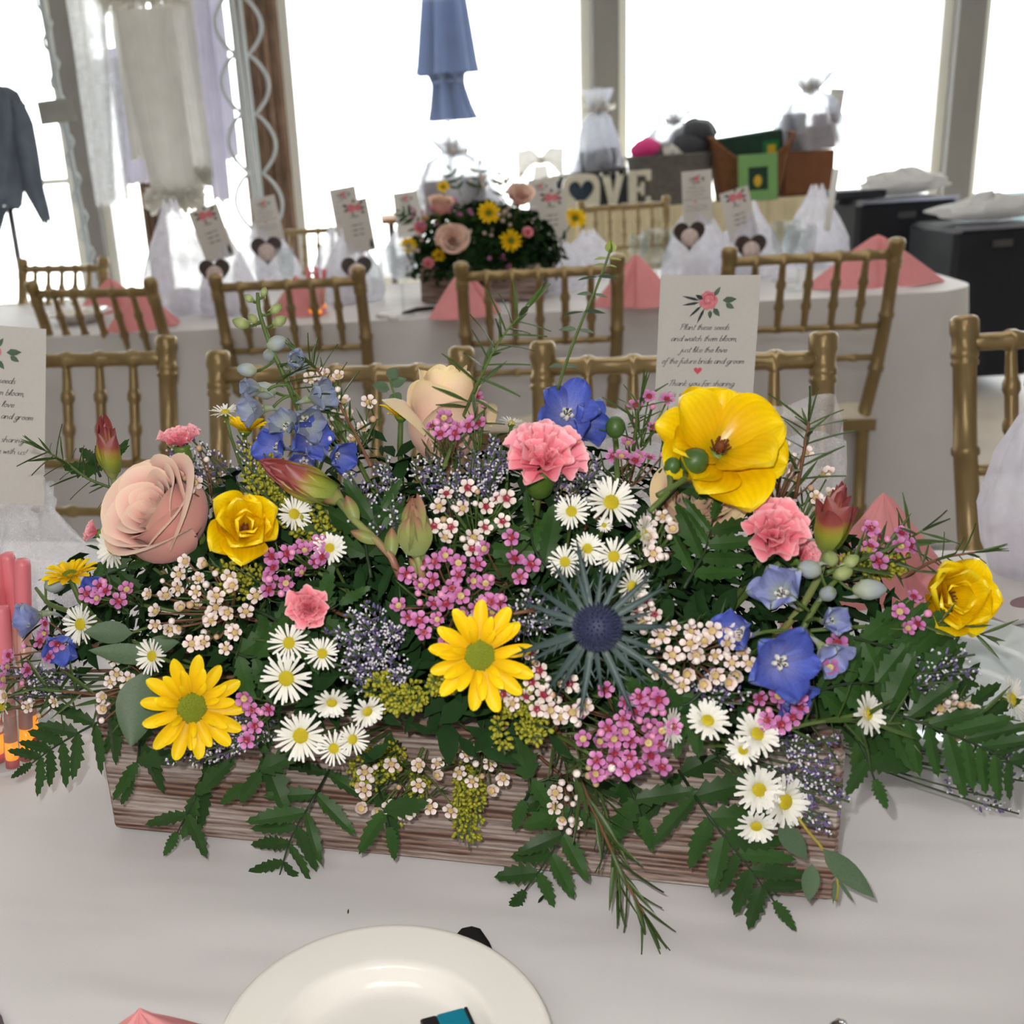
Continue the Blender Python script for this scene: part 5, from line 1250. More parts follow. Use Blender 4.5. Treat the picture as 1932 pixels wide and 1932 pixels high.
def write_line(mb, text, cx, y, h, slant=0.32, w=0.1, up=0.0, fit=None):
    """cursive strokes in the xy plane, centred on cx; h = x-height"""
    tw = sum(GLY[c][1] for c in text); sx = h * 0.92
    if fit: sx = fit / tw
    x0 = cx - tw * sx / 2
    for ch in text:
        for st in GLY[ch][0]:
            P = crom([Vector((a, b, 0)) for a, b in st], max(3, 3 * (len(st) - 1)))
            P = [Vector((x0 + (q.x + slant * q.y) * sx, y + q.y * h + (x0 - cx) * up, 0)) for q in P]
            for i in range(len(P) - 1):
                d = P[i + 1] - P[i]
                if d.length < 1e-7: continue
                nrm = Vector((-d.y, d.x, 0)).normalized() * h * w * (0.6 + 0.6 * abs(d.normalized().y))
                mb.add([P[i] - nrm, P[i + 1] - nrm, P[i + 1] + nrm, P[i] + nrm], [(0, 1, 2, 3)])
        x0 += GLY[ch][1] * sx
m_card = mat('ivory_card_stock', (224, 220, 214), rough=0.8, var=0.03, scale=300, trans=0.15)
m_ink = mat('grey_ink', (82, 78, 86), rough=0.8, var=0.0)
m_rosei = mat('printed_rose_pink', (232, 140, 148), rough=0.8, var=0.25, scale=300)
m_rosed = mat('printed_rose_shade', (206, 96, 112), rough=0.8, var=0.1)
m_leafi = mat('printed_leaf_green', (96, 116, 98), rough=0.8, var=0.3, scale=200)
m_leafd = mat('printed_leaf_dark', (58, 66, 68), rough=0.8, var=0.3, scale=200)
m_hearti = mat('printed_heart', (224, 92, 112), rough=0.8, var=0.05)
CWD, CHT = 0.0885, 0.154
def heart_outline(r, n=28):
    return [(r * 16 * sin(t) ** 3 / 17, r * (13 * cos(t) - 5 * cos(2 * t) - 2 * cos(3 * t) - cos(4 * t)) / 17) for t in [2 * pi * k / n for k in range(n)]]
def flatleaf(mb, x, y, ang, l, w, z=0.0):
    pts = [(0, 0), (0.3 * l, w), (0.65 * l, w * 0.8), (l, 0), (0.65 * l, -w * 0.8), (0.3 * l, -w)]
    mb.add([(x + a * cos(ang) - b * sin(ang), y + a * sin(ang) + b * cos(ang), z) for a, b in pts], [(0, 1, 2, 3, 4, 5)])
def flatrose(mb, x, y, r):
    for k in range(7):
        a = k * 0.9; mb.cur = 0
        mb.add([(x + r * 0.55 * cos(a) + r * 0.5 * cos(t), y + r * 0.55 * sin(a) + r * 0.5 * sin(t), 0.00003 * k) for t in [j * pi / 5 for j in range(10)]], [tuple(range(10))])
    mb.cur = 1
    for k in range(5):
        a = k * 1.3; rr = r * (0.75 - 0.13 * k)
        P = [(x + rr * cos(a + j * .25), y + rr * sin(a + j * .25)) for j in range(8)]; Q = [(x + rr * 0.86 * cos(a + j * .25), y + rr * 0.86 * sin(a + j * .25)) for j in range(8)]
        mb.add([(*p, 0.0003) for p in P] + [(*q, 0.0003) for q in Q], [(j, j + 1, 9 + j, 8 + j) for j in range(7)])
s_ = CWD / 182.0                            # metres per photo pixel on the near card
poem_ink = MB()
for txt, yy, fit in (('Plant these seeds', 618, 90), ('and watch them bloom,', 639, 122), ('just like the love', 660, 86), ('of the future bride and groom', 681, 152), ('Thank you for sharing', 723, 122), ('this special day with us!', 744, 130)):
    write_line(poem_ink, txt, (1335 - 1341) * s_, (518 - yy) * s_, 5.4 * s_, fit=fit * s_, w=0.085, up=0.0)
poem_ink = poem_ink.mesh('lettering', m_ink, False)
poem_mot = MB()
flatrose(poem_mot, -2 * s_, -46 * s_, 17 * s_); poem_mot.cur = 2
for x, y, a, l, w in ((8, -38, 1.0, 20, 4), (24, -46, .1, 26, 6), (30, -52, -.5, 18, 5), (8, -60, -.9, 20, 5), (2, -64, -1.5, 16, 4)): flatleaf(poem_mot, x * s_, y * s_, a, l * s_, w * s_, 0.0002)
poem_mot.cur = 3
for x, y, a, l, w in ((-18, -46, 2.9, 34, 2.5), (-18, -50, 3.3, 32, 2.5), (-14, -56, 3.9, 30, 2.5), (-8, -60, 4.3, 32, 2.5), (-12, -44, 2.6, 16, 4)): flatleaf(poem_mot, x * s_, y * s_, a, l * s_, w * s_, 0.00025)
poem_mot.cur = 4; poem_mot.add([(x - 14 * s_, y - 176 * s_, 0.0001) for x, y in heart_outline(8 * s_)], [tuple(range(28))])
poem_mot = poem_mot.mesh('printed_motif', [m_rosei, m_rosed, m_leafi, m_leafd, m_hearti], False)
front_ink = MB()
for k, (yy, wd) in enumerate(((56, 30), (84, 46), (100, 44), (116, 40))):
    for j in range(5):
        x = (-wd / 2 + wd * j / 5) * s_ * 1.9; front_ink.add([(x, -yy * s_ * 1.8 + 0.002 * sin(j * 2 + k), 0), (x + wd * s_ * .36, -yy * s_ * 1.8 + .0012 * cos(j * 3), 0), (x + wd * s_ * .36, -yy * s_ * 1.8 + 0.002, 0), (x, -yy * s_ * 1.8 + 0.003, 0)], [(0, 1, 2, 3)])
front_ink = front_ink.mesh('lettering', m_ink, False)
front_mot = MB(); flatrose(front_mot, -10 * s_ * 1.6, -28 * s_ * 1.6, 16 * s_ * 1.6); flatrose(front_mot, 18 * s_ * 1.6, -30 * s_ * 1.6, 14 * s_ * 1.6)
front_mot.cur = 3
for x, y, a, l, w in ((-26, -22, 2.8, 30, 6), (-26, -34, 3.5, 26, 6), (4, -12, 1.5, 20, 6), (30, -20, .5, 26, 6), (32, -36, -.3, 24, 6), (34, -50, -.9, 22, 6), (-6, -52, -1.8, 18, 5)): flatleaf(front_mot, x * s_ * 1.3, y * s_ * 1.4, a, l * s_ * 1.2, w * s_ * 1.3, 0.0002)
flatleaf(front_mot, 66 * s_, -310 * s_, 1.5, 70 * s_, 12 * s_, 0.0002)
front_mot = front_mot.mesh('printed_motif', [m_rosei, m_rosed, m_leafi, m_leafd], False)
def seed_card(parent, M, design, back=None, label=None):
    """card in local xy (top edge at y = 0), facing +Z"""
    c = MB().box((0, -CHT / 2, 0), (CWD / 2, CHT / 2, 0.0003)).build('seed_card', m_card, parent, smooth=False, M=M)
    if label: c['label'] = label
    for ds, rot in ((design, 0), (back, pi)):
        if not ds: continue
        R = Matrix.Rotation(rot, 4, 'Y') @ TR(0, 0, 0.0006)
        link('lettering', poem_ink if ds == 'poem' else front_ink, c, R)['kind'] = 'stuff'; link('printed_motif', poem_mot if ds == 'poem' else front_mot, c, R)['kind'] = 'stuff'
    return c

# ================================================================== favour bags
m_tulle = tulle_mat('white_tulle', (246, 246, 252), 0.62, 900)
m_tulle_far = tulle_mat('white_tulle_layers', (240, 240, 250), 0.36)
m_choc = mat('brown_heart_tin', (62, 48, 44), rough=0.4, var=0.1)
m_stick = mat('round_sticker', (216, 196, 190), rough=0.7, var=0.25, scale=120)
m_filling = mat('white_favour_filling', (240, 238, 242), rough=0.6, var=0.1, scale=60)
def tulle_mesh(prof, seed, ruffle, m, nu=72, nv=22):
    """prof: (radius, z) from foot to top; ruffle grows to the top"""
    mb = MB()
    def fn(u, v):
        k = v * (len(prof) - 1); i = min(int(k), len(prof) - 2); t = k - i; t = t * t * (3 - 2 * t)
        r = prof[i][0] * (1 - t) + prof[i + 1][0] * t; z = prof[i][1] * (1 - t) + prof[i + 1][1] * t
        a = 2 * pi * u; f = v ** 1.4
        rr = r * (1 + ruffle * f * (0.5 * sin(9 * a + seed) + 0.35 * sin(15 * a + 2 * seed + 3 * v)) + 0.08 * noise.noise(Vector((cos(a) * 2, sin(a) * 2, v * 3 + seed))))
        zz = z + (0.012 * sin(5 * a + seed) * f if prof[-1][1] > 0.1 else 0)
        return (rr * cos(a), rr * sin(a), zz)
    mb.grid(fn, nu, nv); return mb.mesh('tulle', m)
def favour(p, label, prof, cards=(), heart=None, m=None, seed=0, ruffle=0.25, fill=(0.03, 0.05), nu=72):
    """p: foot on the table; cards [(matrix_world, design, back)], heart (world point, radius, normal)"""
    M = TR(*p); t = empty('favour_bag', p, label, 'favour bag', 'tulle favour bags with seed cards', M=M); inv = M.inverted()
    link('tulle', tulle_mesh(prof, seed, ruffle, m or m_tulle_far, nu), t)
    MB().lathe([(0.001, 0.002), (fill[0] * 0.9, 0.002), (fill[0], fill[1] * 0.3), (fill[0], fill[1] * 0.9), (fill[0] * 0.8, fill[1]), (0.001, fill[1])], 18).build('filling', m_filling, t)
    for Mw, d, b in cards: seed_card(t, inv @ Mw, d, b)
    if heart:
        q, r, n_ = heart; Mh = inv @ frame(n_, 0, q)
        h = MB().prism(heart_outline(r), 0.012, None).build('heart_tin', m_choc, t, smooth=False, M=Mh)
        MB().lathe([(0.0001, 0.0064), (r * 0.52, 0.0064), (r * 0.52, 0.0074), (0.0001, 0.0074)], 20, TR(0, -r * 0.2, 0)).build('sticker', m_stick, h)
    return t
def card_frame(px, py, fwd, tilt=0, yaw=0, lean=0):
    q = PY(px, py, fwd); n_ = Matrix.Rotation(yaw, 3, 'Z') @ Vector((0, -1, 0)); n_ = (n_ + E3 * lean).normalized()
    return frame(n_, tilt, q)
# the near bags
Mc = card_frame(1341, 519, 0.99, radians(-3), radians(-6), 0.1)
ft = PY(1341, 900, 0.99); ft = Vector((ft.x, 1.0, TZ + 0.002))
favour(ft, 'sheer tulle favour bag with a printed poem card behind the yellow ranunculus', [(0.05, 0), (0.085, 0.03), (0.112, 0.08), (0.122, 0.13), (0.12, 0.168)], [(Mc, 'poem', None)], None, m_tulle, 1.0, 0.05, (0.034, 0.06), 110)
Mc = card_frame(-14, 613, 0.93, radians(-9), radians(4), 0.08)
ft = PY(30, 900, 0.95); ft = Vector((ft.x - 0.01, 0.97, TZ + 0.002))
favour(ft, 'sheer tulle favour bag with a poem card beside the pink tubes', [(0.06, 0), (0.078, 0.03), (0.075, 0.06), (0.05, 0.1), (0.03, 0.13), (0.034, 0.15)], [(Mc, 'poem', None)], None, m_tulle, 2.2, 0.12, (0.045, 0.07), 110)
ft = PZ(1935, 1085, TZ + 0.002)
favour(ft, 'tall gathered tulle favour bag beside the pale menu', [(0.03, 0), (0.042, 0.03), (0.046, 0.07), (0.036, 0.12), (0.014, 0.17), (0.02, 0.2)], [], None, m_tulle_far, 3.1, 0.2, (0.026, 0.06), 110)

# ================================================================== napkins, plates, small things
m_pink = mat('pink_paper_napkin', (238, 160, 162), rough=0.85, var=0.05, scale=60, bump=0.15, bscale=500, trans=0.15)
def napkin_mesh(w, h, d, seed):
    mb = MB()
    def fn(u, v):
        ph = (u * 2 - 1) * radians(118); cr = 0.62 * math.exp(-(ph / 0.16) ** 2)
        bx = w * sin(ph) * (1.15 if abs(ph) > 1 else 1); by = -d * cos(ph) * (1 - cr * 0.75)
        f = v ** 0.9
        return (bx * f, by * f + 0.01 * h * sin(3 * v), h * (1 - v) + (0.02 * h * sin(7 * ph + seed) if 0 < v < 1 else 0))
    mb.grid(fn, 40, 14)
    def fn2(u, v):
        ph = (u * 2 - 1) * radians(108); return (w * 0.9 * sin(ph) * v, -d * 0.86 * cos(ph) * v + 0.004, h * 0.96 * (1 - v))
    mb.grid(fn2, 24, 8)
    return mb.mesh('napkin', m_pink)
def napkin(p, yaw, w, h, d, label, seed=0, group='folded pink napkins'):
    o = link('folded_napkin', napkin_mesh(w, h, d, seed)); o.matrix_world = TR(*p) @ RZ(yaw); tag(o, label, 'napkin', group); return o
q = PZ(1700, 1190, TZ + 0.001)
napkin(q + Vector((-0.004, 0.045, 0)), radians(28), 0.085, 0.114, 0.07, 'pink napkin folded to a peak beside the open leucadendron', 1)
m_china = mat('white_china', (238, 234, 228), rough=0.06, spec=0.6, var=0.02, scale=5)
m_china2 = mat('pale_glass_plate', (206, 214, 216), rough=0.1, spec=0.6, var=0.03, scale=8)
PLATE = [(0.001, 0.006), (0.5, 0.006), (0.56, 0.0065), (0.60, 0.009), (0.635, 0.016), (0.66, 0.0225), (0.685, 0.0255), (0.72, 0.0268), (0.85, 0.029), (0.96, 0.032), (0.985, 0.0325), (1.0, 0.031), (1.0, 0.028), (0.7, 0.016), (0.62, 0.0), (0.001, 0.0)]
def plate(p, R, label, m, hs=1.0):
    o = MB().lathe([(r * R, z * hs * R / 0.1) for r, z in PLATE], 72).build('plate', m); o.location = p; tag(o, label, 'plate'); return o
a, b, c = PZ(425, 1932, TZ), PZ(1040, 1932, TZ), PZ(718, 1752, TZ)
PLC = Vector((-0.022, 0.4226, TZ + 0.002)); PLR = 0.0826
plate(PLC, PLR, 'white china side plate holding the wrapped chocolate', m_china, 0.72)
plate(Vector((0.405, 0.735, TZ + 0.002)), 0.115, 'pale bluish plate under the fern tip', m_china2, 0.8)
# wrapped chocolate
m_teal = mat('teal_wrapper', (22, 128, 152), rough=0.35, var=0.05); m_blk = mat('black_wrapper', (38, 36, 38), rough=0.35, var=0.1)
ca = PP(848, 1916, Vector((0, 0, TZ + 0.012)), E3); Mch = TR(ca.x, ca.y - 0.012, TZ + 0.0112) @ RZ(radians(14))
cho = empty('wrapped_chocolate', ca, 'small wrapped chocolate with a teal band on the china plate', 'chocolate', M=Mch @ SC(0.78))
bevbox((0.004, 0, 0.003), (0.0095, 0.014, 0.0032), 0.001).build('teal_band', m_teal, cho, smooth=False)
bevbox((-0.011, 0, 0.003), (0.0056, 0.0139, 0.0031), 0.001).build('wrapper_end', m_blk, cho, smooth=False)
bevbox((0.0145, 0, 0.003), (0.0011, 0.0139, 0.003), 0.0004).build('wrapper_end', m_blk, cho, smooth=False)
tx = MB(); write_line(tx, 'a', 0, 0, 0.0022, 0, 0.14); tx.build('lettering', mat('white_print', (240, 240, 240)), cho, smooth=False, M=TR(0.008, -0.003, 0.0064) @ RZ(pi / 2))
# black plastic cutlery handle under the plate
m_plast = mat('black_plastic', (22, 22, 24), rough=0.3, spec=0.5, var=0.05)
h0 = PZ(888, 1768, TZ + 0.003)
fk = empty('plastic_fork', h0, 'black plastic fork handle poking out from under the china plate', 'fork', M=TR(h0.x, h0.y, TZ + 0.0025) @ RZ(radians(12)))
ol = [(-0.0075, -0.05), (0.0075, -0.05), (0.0085, -0.008), (0.007, 0.004), (0.003, 0.0075), (-0.003, 0.0075), (-0.007, 0.004), (-0.0085, -0.008)]
MB().prism(ol, 0.003).build('handle', m_plast, fk, smooth=False)
MB().prism([(x * 0.72, y * 0.92 - 0.001) for x, y in ol], 0.0012, TR(0, 0, 0.0018)).build('handle_inlay', mat('black_plastic_inlay', (34, 34, 36), rough=0.35), fk, smooth=False)
MB().tube([(0, -0.05, 0), (0, -0.1, 0.001)], [0.004, 0.003], 6).build('neck', m_plast, fk)
for k in range(4): MB().tube([((k - 1.5) * 0.004, -0.1, 0.001), ((k - 1.5) * 0.005, -0.135, 0.0)], [0.0012, 0.0006], 5).build('tine', m_plast, fk)
# fallen leaf bits
for px, py, ang, l, lab in ((1022, 1696, 0.9, 30, 'fallen sliver of dark leaf on the cloth below the planter'), (657, 1720, 1.5, 14, 'tiny fallen leaf fragment on the cloth beside the plate')):
    q = PZ(px, py, TZ + 0.004); me = petal_mesh('fallen_leaf', m_fill, leaf_w(0.11), 1.0, 0.3, 0.08, 0, 4, 6)
    o = link('fallen_leaf', me); o.matrix_world = TR(q.x, q.y, q.z) @ RZ(ang - pi / 2) @ SC(l * mpp(q)) @ TR(0, -.5, 0); tag(o, lab, 'leaf')
# pink napkin tip at the bottom edge, spoon tip
q = PZ(300, 1935, TZ + 0.001)
o = link('folded_napkin', napkin_mesh(0.03, 0.03, 0.03, 4)); o.matrix_world = TR(q.x - 0.002, q.y - 0.022, TZ + 0.001) @ RZ(0.2); tag(o, 'pink napkin tip beside the china plate', 'napkin')
q = PZ(1570, 1936, TZ + 0.004)
sp = MB(); sp.ball((0, 0, 0), (0.006, 0.012, 0.003), 10, 6); sp.tube([(0, -0.01, 0), (0, -0.1, 0.002)], 0.002, 6)
o = sp.build('metal_spoon', mat('polished_steel', (200, 200, 204), rough=0.12, metal=1.0)); o.matrix_world = TR(q.x, q.y - 0.008, TZ + 0.006) @ RZ(-0.5); tag(o, 'tip of a polished metal spoon on the cloth', 'spoon')
q = PZ(0, 1925, TZ + 0.004)
bk_ = MB().lathe([(0.001, 0.0), (0.03, 0.0), (0.032, 0.002), (0.001, 0.003)], 32).build('coaster', mat('mauve_card', (150, 134, 142), rough=0.8)); bk_.location = (q.x - 0.026, q.y - 0.016, TZ + 0.003); tag(bk_, 'mauve grey round coaster on the cloth', 'coaster')
# menu lying at the far edge
m_menu = mat('pale_menu_card', (214, 212, 210), rough=0.6, var=0.04); m_mauve = mat('mauve_print', (150, 118, 124), rough=0.7)
q1, q2, q3 = PZ(1800, 1085, TZ + 0.004), PZ(1960, 1050, TZ + 0.004), PZ(1975, 1150, TZ + 0.004)
cen = (q1 + q3) / 2; yw = math.atan2((q2 - q1).y, (q2 - q1).x)
mn = empty('menu_card', cen, 'pale menu card with a mauve oval under the tall tulle bag', 'menu', M=TR(cen.x, cen.y, TZ + 0.003) @ RZ(yw))
hx = (q2 - q1).length / 2
MB().box((0, 0, 0.002), (hx, 0.06, 0.002)).build('sheet', m_menu, mn, smooth=False)
MB().lathe([(0.0001, 0), (0.016, 0), (0.016, 0.0006), (0.0001, 0.0006)], 24, TR(0.0, -0.035, 0.004) @ SC(1.3, 0.7, 1)).build('oval_print', m_mauve, mn)
# pink capped tubes in a clear tumbler
m_pcap = mat('pink_plastic_cap', (232, 128, 138), rough=0.35, spec=0.5, var=0.05); m_ptube = mat('frosted_pink_tube', (238, 196, 186), rough=0.25, spec=0.5, trans=0.4, var=0.06)
m_amber = mat('amber_bead', (255, 150, 30), rough=0.2, spec=0.6, emit=0.9); m_red = mat('red_tube_foot', (214, 60, 66), rough=0.3)
m_glassw = glass_mat('clear_glass', (0.93, 0.95, 0.95), gloss=0.09)
def tube(foot, top, r, label, group):
    d = (top - foot); L = d.length; M = frame(d, 0, foot); t = empty('bubble_tube', foot, label, 'tube', group, M=M)
    MB().lathe([(0.0001, 0), (r, 0), (r, L * 0.05), (0.0001, L * 0.05)], 14).build('foot', m_red, t)
    MB().lathe([(0.0001, L * 0.05), (r * 0.9, L * 0.05), (r * 0.95, L * 0.1), (r * 0.9, L * 0.16), (0.0001, L * 0.16)], 14).build('glowing_bead', m_amber, t)
    MB().lathe([(0.0001, L * 0.16), (r, L * 0.165), (r, L * 0.68), (0.0001, L * 0.69)], 14).build('body', m_ptube, t)
    MB().lathe([(r * 1.12, L * 0.66), (r * 1.2, L * 0.69), (r * 1.15, L * 0.97), (r * 0.95, L * 0.995), (0.0001, L)], 14).build('cap', m_pcap, t)
for k, (fx, fy, tx_, ty_) in enumerate(((24, 1446, 2, 1142), (50, 1432, 42, 1054), (66, 1405, 12, 1042), (-4, 1436, -18, 1100), (10, 1412, -6, 1050))):
    f = PZ(fx, fy, TZ + 0.006); tp = PY(tx_, ty_, f.y + 0.012); tube(f, tp, 0.0052, 'pink capped tube with a glowing amber foot beside the planter', 'pink capped tubes beside the planter')
gq = PZ(14, 1432, TZ); gl = MB().lathe([(0.0001, 0.002), (0.036, 0.002), (0.038, 0.005), (0.04, 0.05), (0.039, 0.05), (0.037, 0.006), (0.0001, 0.0045)], 36).build('glass_tumbler', m_glassw); gl.location = (gq.x, gq.y + 0.004, TZ + 0.001)
tag(gl, 'clear glass tumbler holding the pink capped tubes', 'glass')
# ================================================================== things on the long table
def on_far(px, py): return PZ(px, py, TZ + 0.003)
def cone(h, w): return [(w * 0.9, 0), (w, h * 0.12), (w * 0.92, h * 0.35), (w * 0.62, h * 0.62), (w * 0.26, h * 0.88), (w * 0.16, h * 1.0)]
def far_favour(bx, by, hpx, wpx, label, card=None, heart=None, seed=0):
    p = on_far(bx, by); k = mpp(p); cards = []
    if card:
        cx, cy, tilt, d = card; cards = [(card_frame(cx, cy, p.y - 0.03, radians(tilt), radians(4), 0.06), d, None)]
    ht = None
    if heart: q = PY(heart[0], heart[1], p.y - wpx * k * 1.1 - 0.012); ht = (q, 30 * k, (Vector((0, -1, 0.15)) + _B * 0.2).normalized())
    return favour(p, label, cone(hpx * k, wpx * k), cards, ht, None, seed, 0.22, (0.04, 0.07), 64)
far_favour(345, 588, 200, 72, 'tall white tulle cone in front of the fluffy hanging hem', None, None, 1)
far_favour(436, 590, 150, 56, 'tulle favour with a tilted seed card and brown heart tin next to the tall cone', (382, 392, 14, 'front'), (405, 512), 2)
far_favour(506, 540, 120, 66, 'tulle favour with its seed card turned around beside the white stand', (494, 372, 8, 'poem'), (503, 470), 3)
far_favour(668, 566, 130, 62, 'tulle favour with seed card and heart tin behind the tall stemmed goblet', (664, 378, 7, 'front'), (673, 507), 4)
far_favour(640, 542, 110, 48, 'tulle favour with a lavender card behind the goblet', (645, 354, 6, 'poem'), None, 5)
far_favour(765, 520, 90, 50, 'tulle favour half hidden by the second flower box', (764, 362, 4, 'poem'), None, 6)
far_favour(1036, 545, 110, 74, 'tulle favour with an upright seed card and heart tin beside the second flower box', (1038, 358, 2, 'front'), (1030, 492), 7)
far_favour(1022, 512, 80, 40, 'tulle favour behind the upright seed card', (1020, 338, 0, 'poem'), None, 8)
far_favour(1110, 520, 80, 64, 'loose heap of white tulle on the long table', None, None, 9)
far_favour(1312, 532, 150, 66, 'tulle favour with its seed card turned around in front of the grey basket', (1314, 322, 2, 'poem'), (1300, 442), 10)
far_favour(1410, 520, 130, 66, 'tulle favour with a strongly tilted seed card in front of the green frame', (1384, 358, 13, 'front'), (1416, 466), 11)
far_favour(1535, 500, 140, 62, 'tulle favour beside the pyramid-folded napkin', None, None, 12)
q = PY(1578, 318, 3.0); o = MB().box((0, 0, -0.08), (0.0006, CWD / 2, 0.08)).build('seed_card', m_card, smooth=False); o.matrix_world = TR(*q) @ Matrix.Rotation(radians(6), 4, 'Y') @ RZ(radians(-12)); tag(o, 'seed card seen edge-on stuck in the tulle near the pyramid napkin', 'card')
q2_ = on_far(1585, 500); MB().box((0, 0, 0), (0.001, 0.001, 0.001))
# napkins
for px, py, yaw, w, h, d, lab in ((262, 622, 55, 0.10, 0.11, 0.1, 'pink napkin tent behind the gold chair back at the table end'), (205, 590, 20, 0.11, 0.10, 0.1, 'pink napkin behind the tent-folded one at the table end'), (562, 598, -40, 0.08, 0.11, 0.08, 'pink napkin beside the bunch of pink tubes'),
                                  (880, 598, 50, 0.10, 0.125, 0.1, 'pink napkin with a dark slit in front of the second flower box'), (1212, 580, -30, 0.10, 0.13, 0.09, 'pink napkin with a dark slit beside the eucalyptus tip'), (1672, 540, 0, 0.16, 0.13, 0.11, 'wide pink napkin pyramid at the end of the long table')):
    q = on_far(px, py); napkin(Vector((q.x, q.y + 0.07, q.z)), radians(yaw), w, h, d, lab, px)
# glasses
def goblet(px, py, h, r, label, stem=0.45):
    p = on_far(px, py)
    pr = [(0.0001, 0), (r * 0.85, 0), (r * 0.85, 0.003), (r * 0.12, 0.008), (0.005, 0.015), (0.0045, h * stem), (r * 0.5, h * (stem + 0.05)), (r * 0.92, h * (stem + 0.2)), (r, h * 0.85), (r * 0.94, h), (r * 0.92, h), (r * 0.97, h * 0.85), (r * 0.88, h * (stem + 0.21)), (0.0001, h * (stem + 0.07))]
    o = MB().lathe(pr, 28).build('stemmed_goblet', m_glassw); o.location = p; tag(o, label, 'glass', 'stemmed glasses on the long table')
goblet(762, 596, 0.19, 0.038, 'stemmed water goblet beside the second flower box'); goblet(1238, 545, 0.17, 0.045, 'stemmed glass behind the slit pink napkin', 0.3); goblet(1205, 530, 0.14, 0.03, 'small stemmed glass next to the wider one', 0.4)
goblet(1505, 545, 0.17, 0.042, 'stemmed glass next to the pyramid napkin', 0.35); goblet(1480, 530, 0.17, 0.042, 'stemmed glass in front of the loose tulle', 0.35); goblet(545, 555, 0.15, 0.03, 'narrow stemmed glass beside the turned seed card', 0.3); goblet(708, 560, 0.12, 0.03, 'short stemmed glass behind the goblet', 0.4)
# pink tubes bunch, mints, cutlery, plate
for k in range(6):
    f = on_far(588 + k * 5, 596 - (k % 3) * 6); tube(f, f + Vector((0.02 * sin(k * 2.1), 0.012 * cos(k), 0.125)), 0.006, 'pink capped tube in the bunch on the long table', 'bunch of pink tubes on the long table')
for px, py in ((722, 602), (742, 606)):
    q = on_far(px, py); o = MB().ball((0, 0, 0.01), (0.018, 0.012, 0.01), 12, 8).build('wrapped_mint', mat('white_wrapper', (245, 245, 245), rough=0.2, spec=0.6)); o.location = q; tag(o, 'shiny white wrapped mint by the foot of the goblet', 'mint', 'mints on the long table')
q = on_far(800, 588); o = MB().tube([(-0.06, -0.035, 0.004), (-0.02, -0.01, 0.008), (0.03, 0.01, 0.006)], [0.005, 0.007, 0.006], 8).build('plastic_knife', m_plast); o.location = q; tag(o, 'black plastic knife beside the second flower box', 'knife')
q = on_far(150, 606); plate(Vector((q.x, q.y, TZ + 0.003)), 0.1, 'white plate behind the gold chair at the table end', m_china)

# ---- the second flower box
b0, b1 = on_far(795, 572), on_far(1020, 566); e1 = (b1 - b0).normalized(); e2 = Vector((-e1.y, e1.x, 0)); bc = (b0 + b1) / 2 + e2 * 0.07; bl = (b1 - b0).length
M2 = TR(bc.x, bc.y, TZ + 0.004) @ RZ(math.atan2(e1.y, e1.x)); t2 = empty('wooden_planter', bc, 'dark wooden planter of flowers on the long table', 'planter', M=M2)
for c_, h_, nm in (((0, -0.063, 0.05), (bl / 2, 0.007, 0.05), 'front_board'), ((0, 0.063, 0.05), (bl / 2, 0.007, 0.05), 'back_board'), ((-bl / 2 + 0.007, 0, 0.05), (0.007, 0.055, 0.049), 'end_board'), ((bl / 2 - 0.007, 0, 0.05), (0.007, 0.055, 0.049), 'end_board')):
    bevbox(c_, h_).build(nm, m_ww, t2, smooth=False)
_o_into = into_planter
bc3 = bc + Vector((0, 0, 0.09))
def into_planter(p, n_, depth=0.12): return bez(p, p - n_ * 0.04, bc3 + e1 * (p - bc3).dot(e1) * 0.6, 5)
f2 = MB(); rng = random.Random(5)
for _ in range(5200):
    v = Vector((rng.gauss(0, 1), rng.gauss(0, 1), rng.gauss(0, 1))).normalized(); v.z = abs(v.z) if v.z < -.2 else v.z
    k = rng.uniform(0.5, 1.0); p = bc3 + e1 * v.x * 0.235 * k + e2 * v.y * 0.12 * k + E3 * v.z * 0.19 * k
    if p.z < TZ + 0.07: continue
    l = rng.uniform(0.016, 0.036); w = l * 0.34; Mx = frame(v + Vector((rng.uniform(-.7, .7), rng.uniform(-.7, .7), rng.uniform(-.3, .7))), rng.random() * 6, p)
    f2.add([Mx @ Vector(q) for q in ((0, 0, 0), (w, .4 * l, .1 * l), (0, l, 0), (-w, .4 * l, .1 * l))], [(0, 1, 2), (0, 2, 3)])
o = f2.build('filler_foliage', m_fill); tag(o, 'dark filler foliage in the second flower box', 'foliage', kind='stuff')
def bb(px, py, off=0.11): return PP(px, py, bc - e2 * off, e2)
for px, py, r, z, kd, lab in ((853, 452, 25, (.0, .15, .95), 'open', 'pale pink rose at the front of the second flower box'), (982, 366, 20, (.1, .4, .85), 'open', 'pale pink rose high at the end of the second flower box'), (832, 382, 20, (.1, .7, .5), 'open', 'pale pink rose near the back card in the second flower box')):
    p = bb(px, py); rose(p, D3(*z), r * mpp(p), kd, 'blush', lab)
for px, py, r, lab, cn in ((922, 402, 24, 'yellow daisy high in the second flower box', 5), (964, 455, 24, 'golden daisy at the end of the second flower box', 6), (770, 464, 18, 'yellow daisy at the near corner of the second flower box', 7), (836, 353, 13, 'small yellow daisy at the top of the second flower box', 8), (1085, 412, 22, 'yellow daisy beside the love sign', 9), (828, 482, 14, 'small yellow daisy low in the second flower box', 10)):
    p = bb(px, py); daisy(p, D3(.05, .15, .95), r * mpp(p), lab, 0.3, cn)
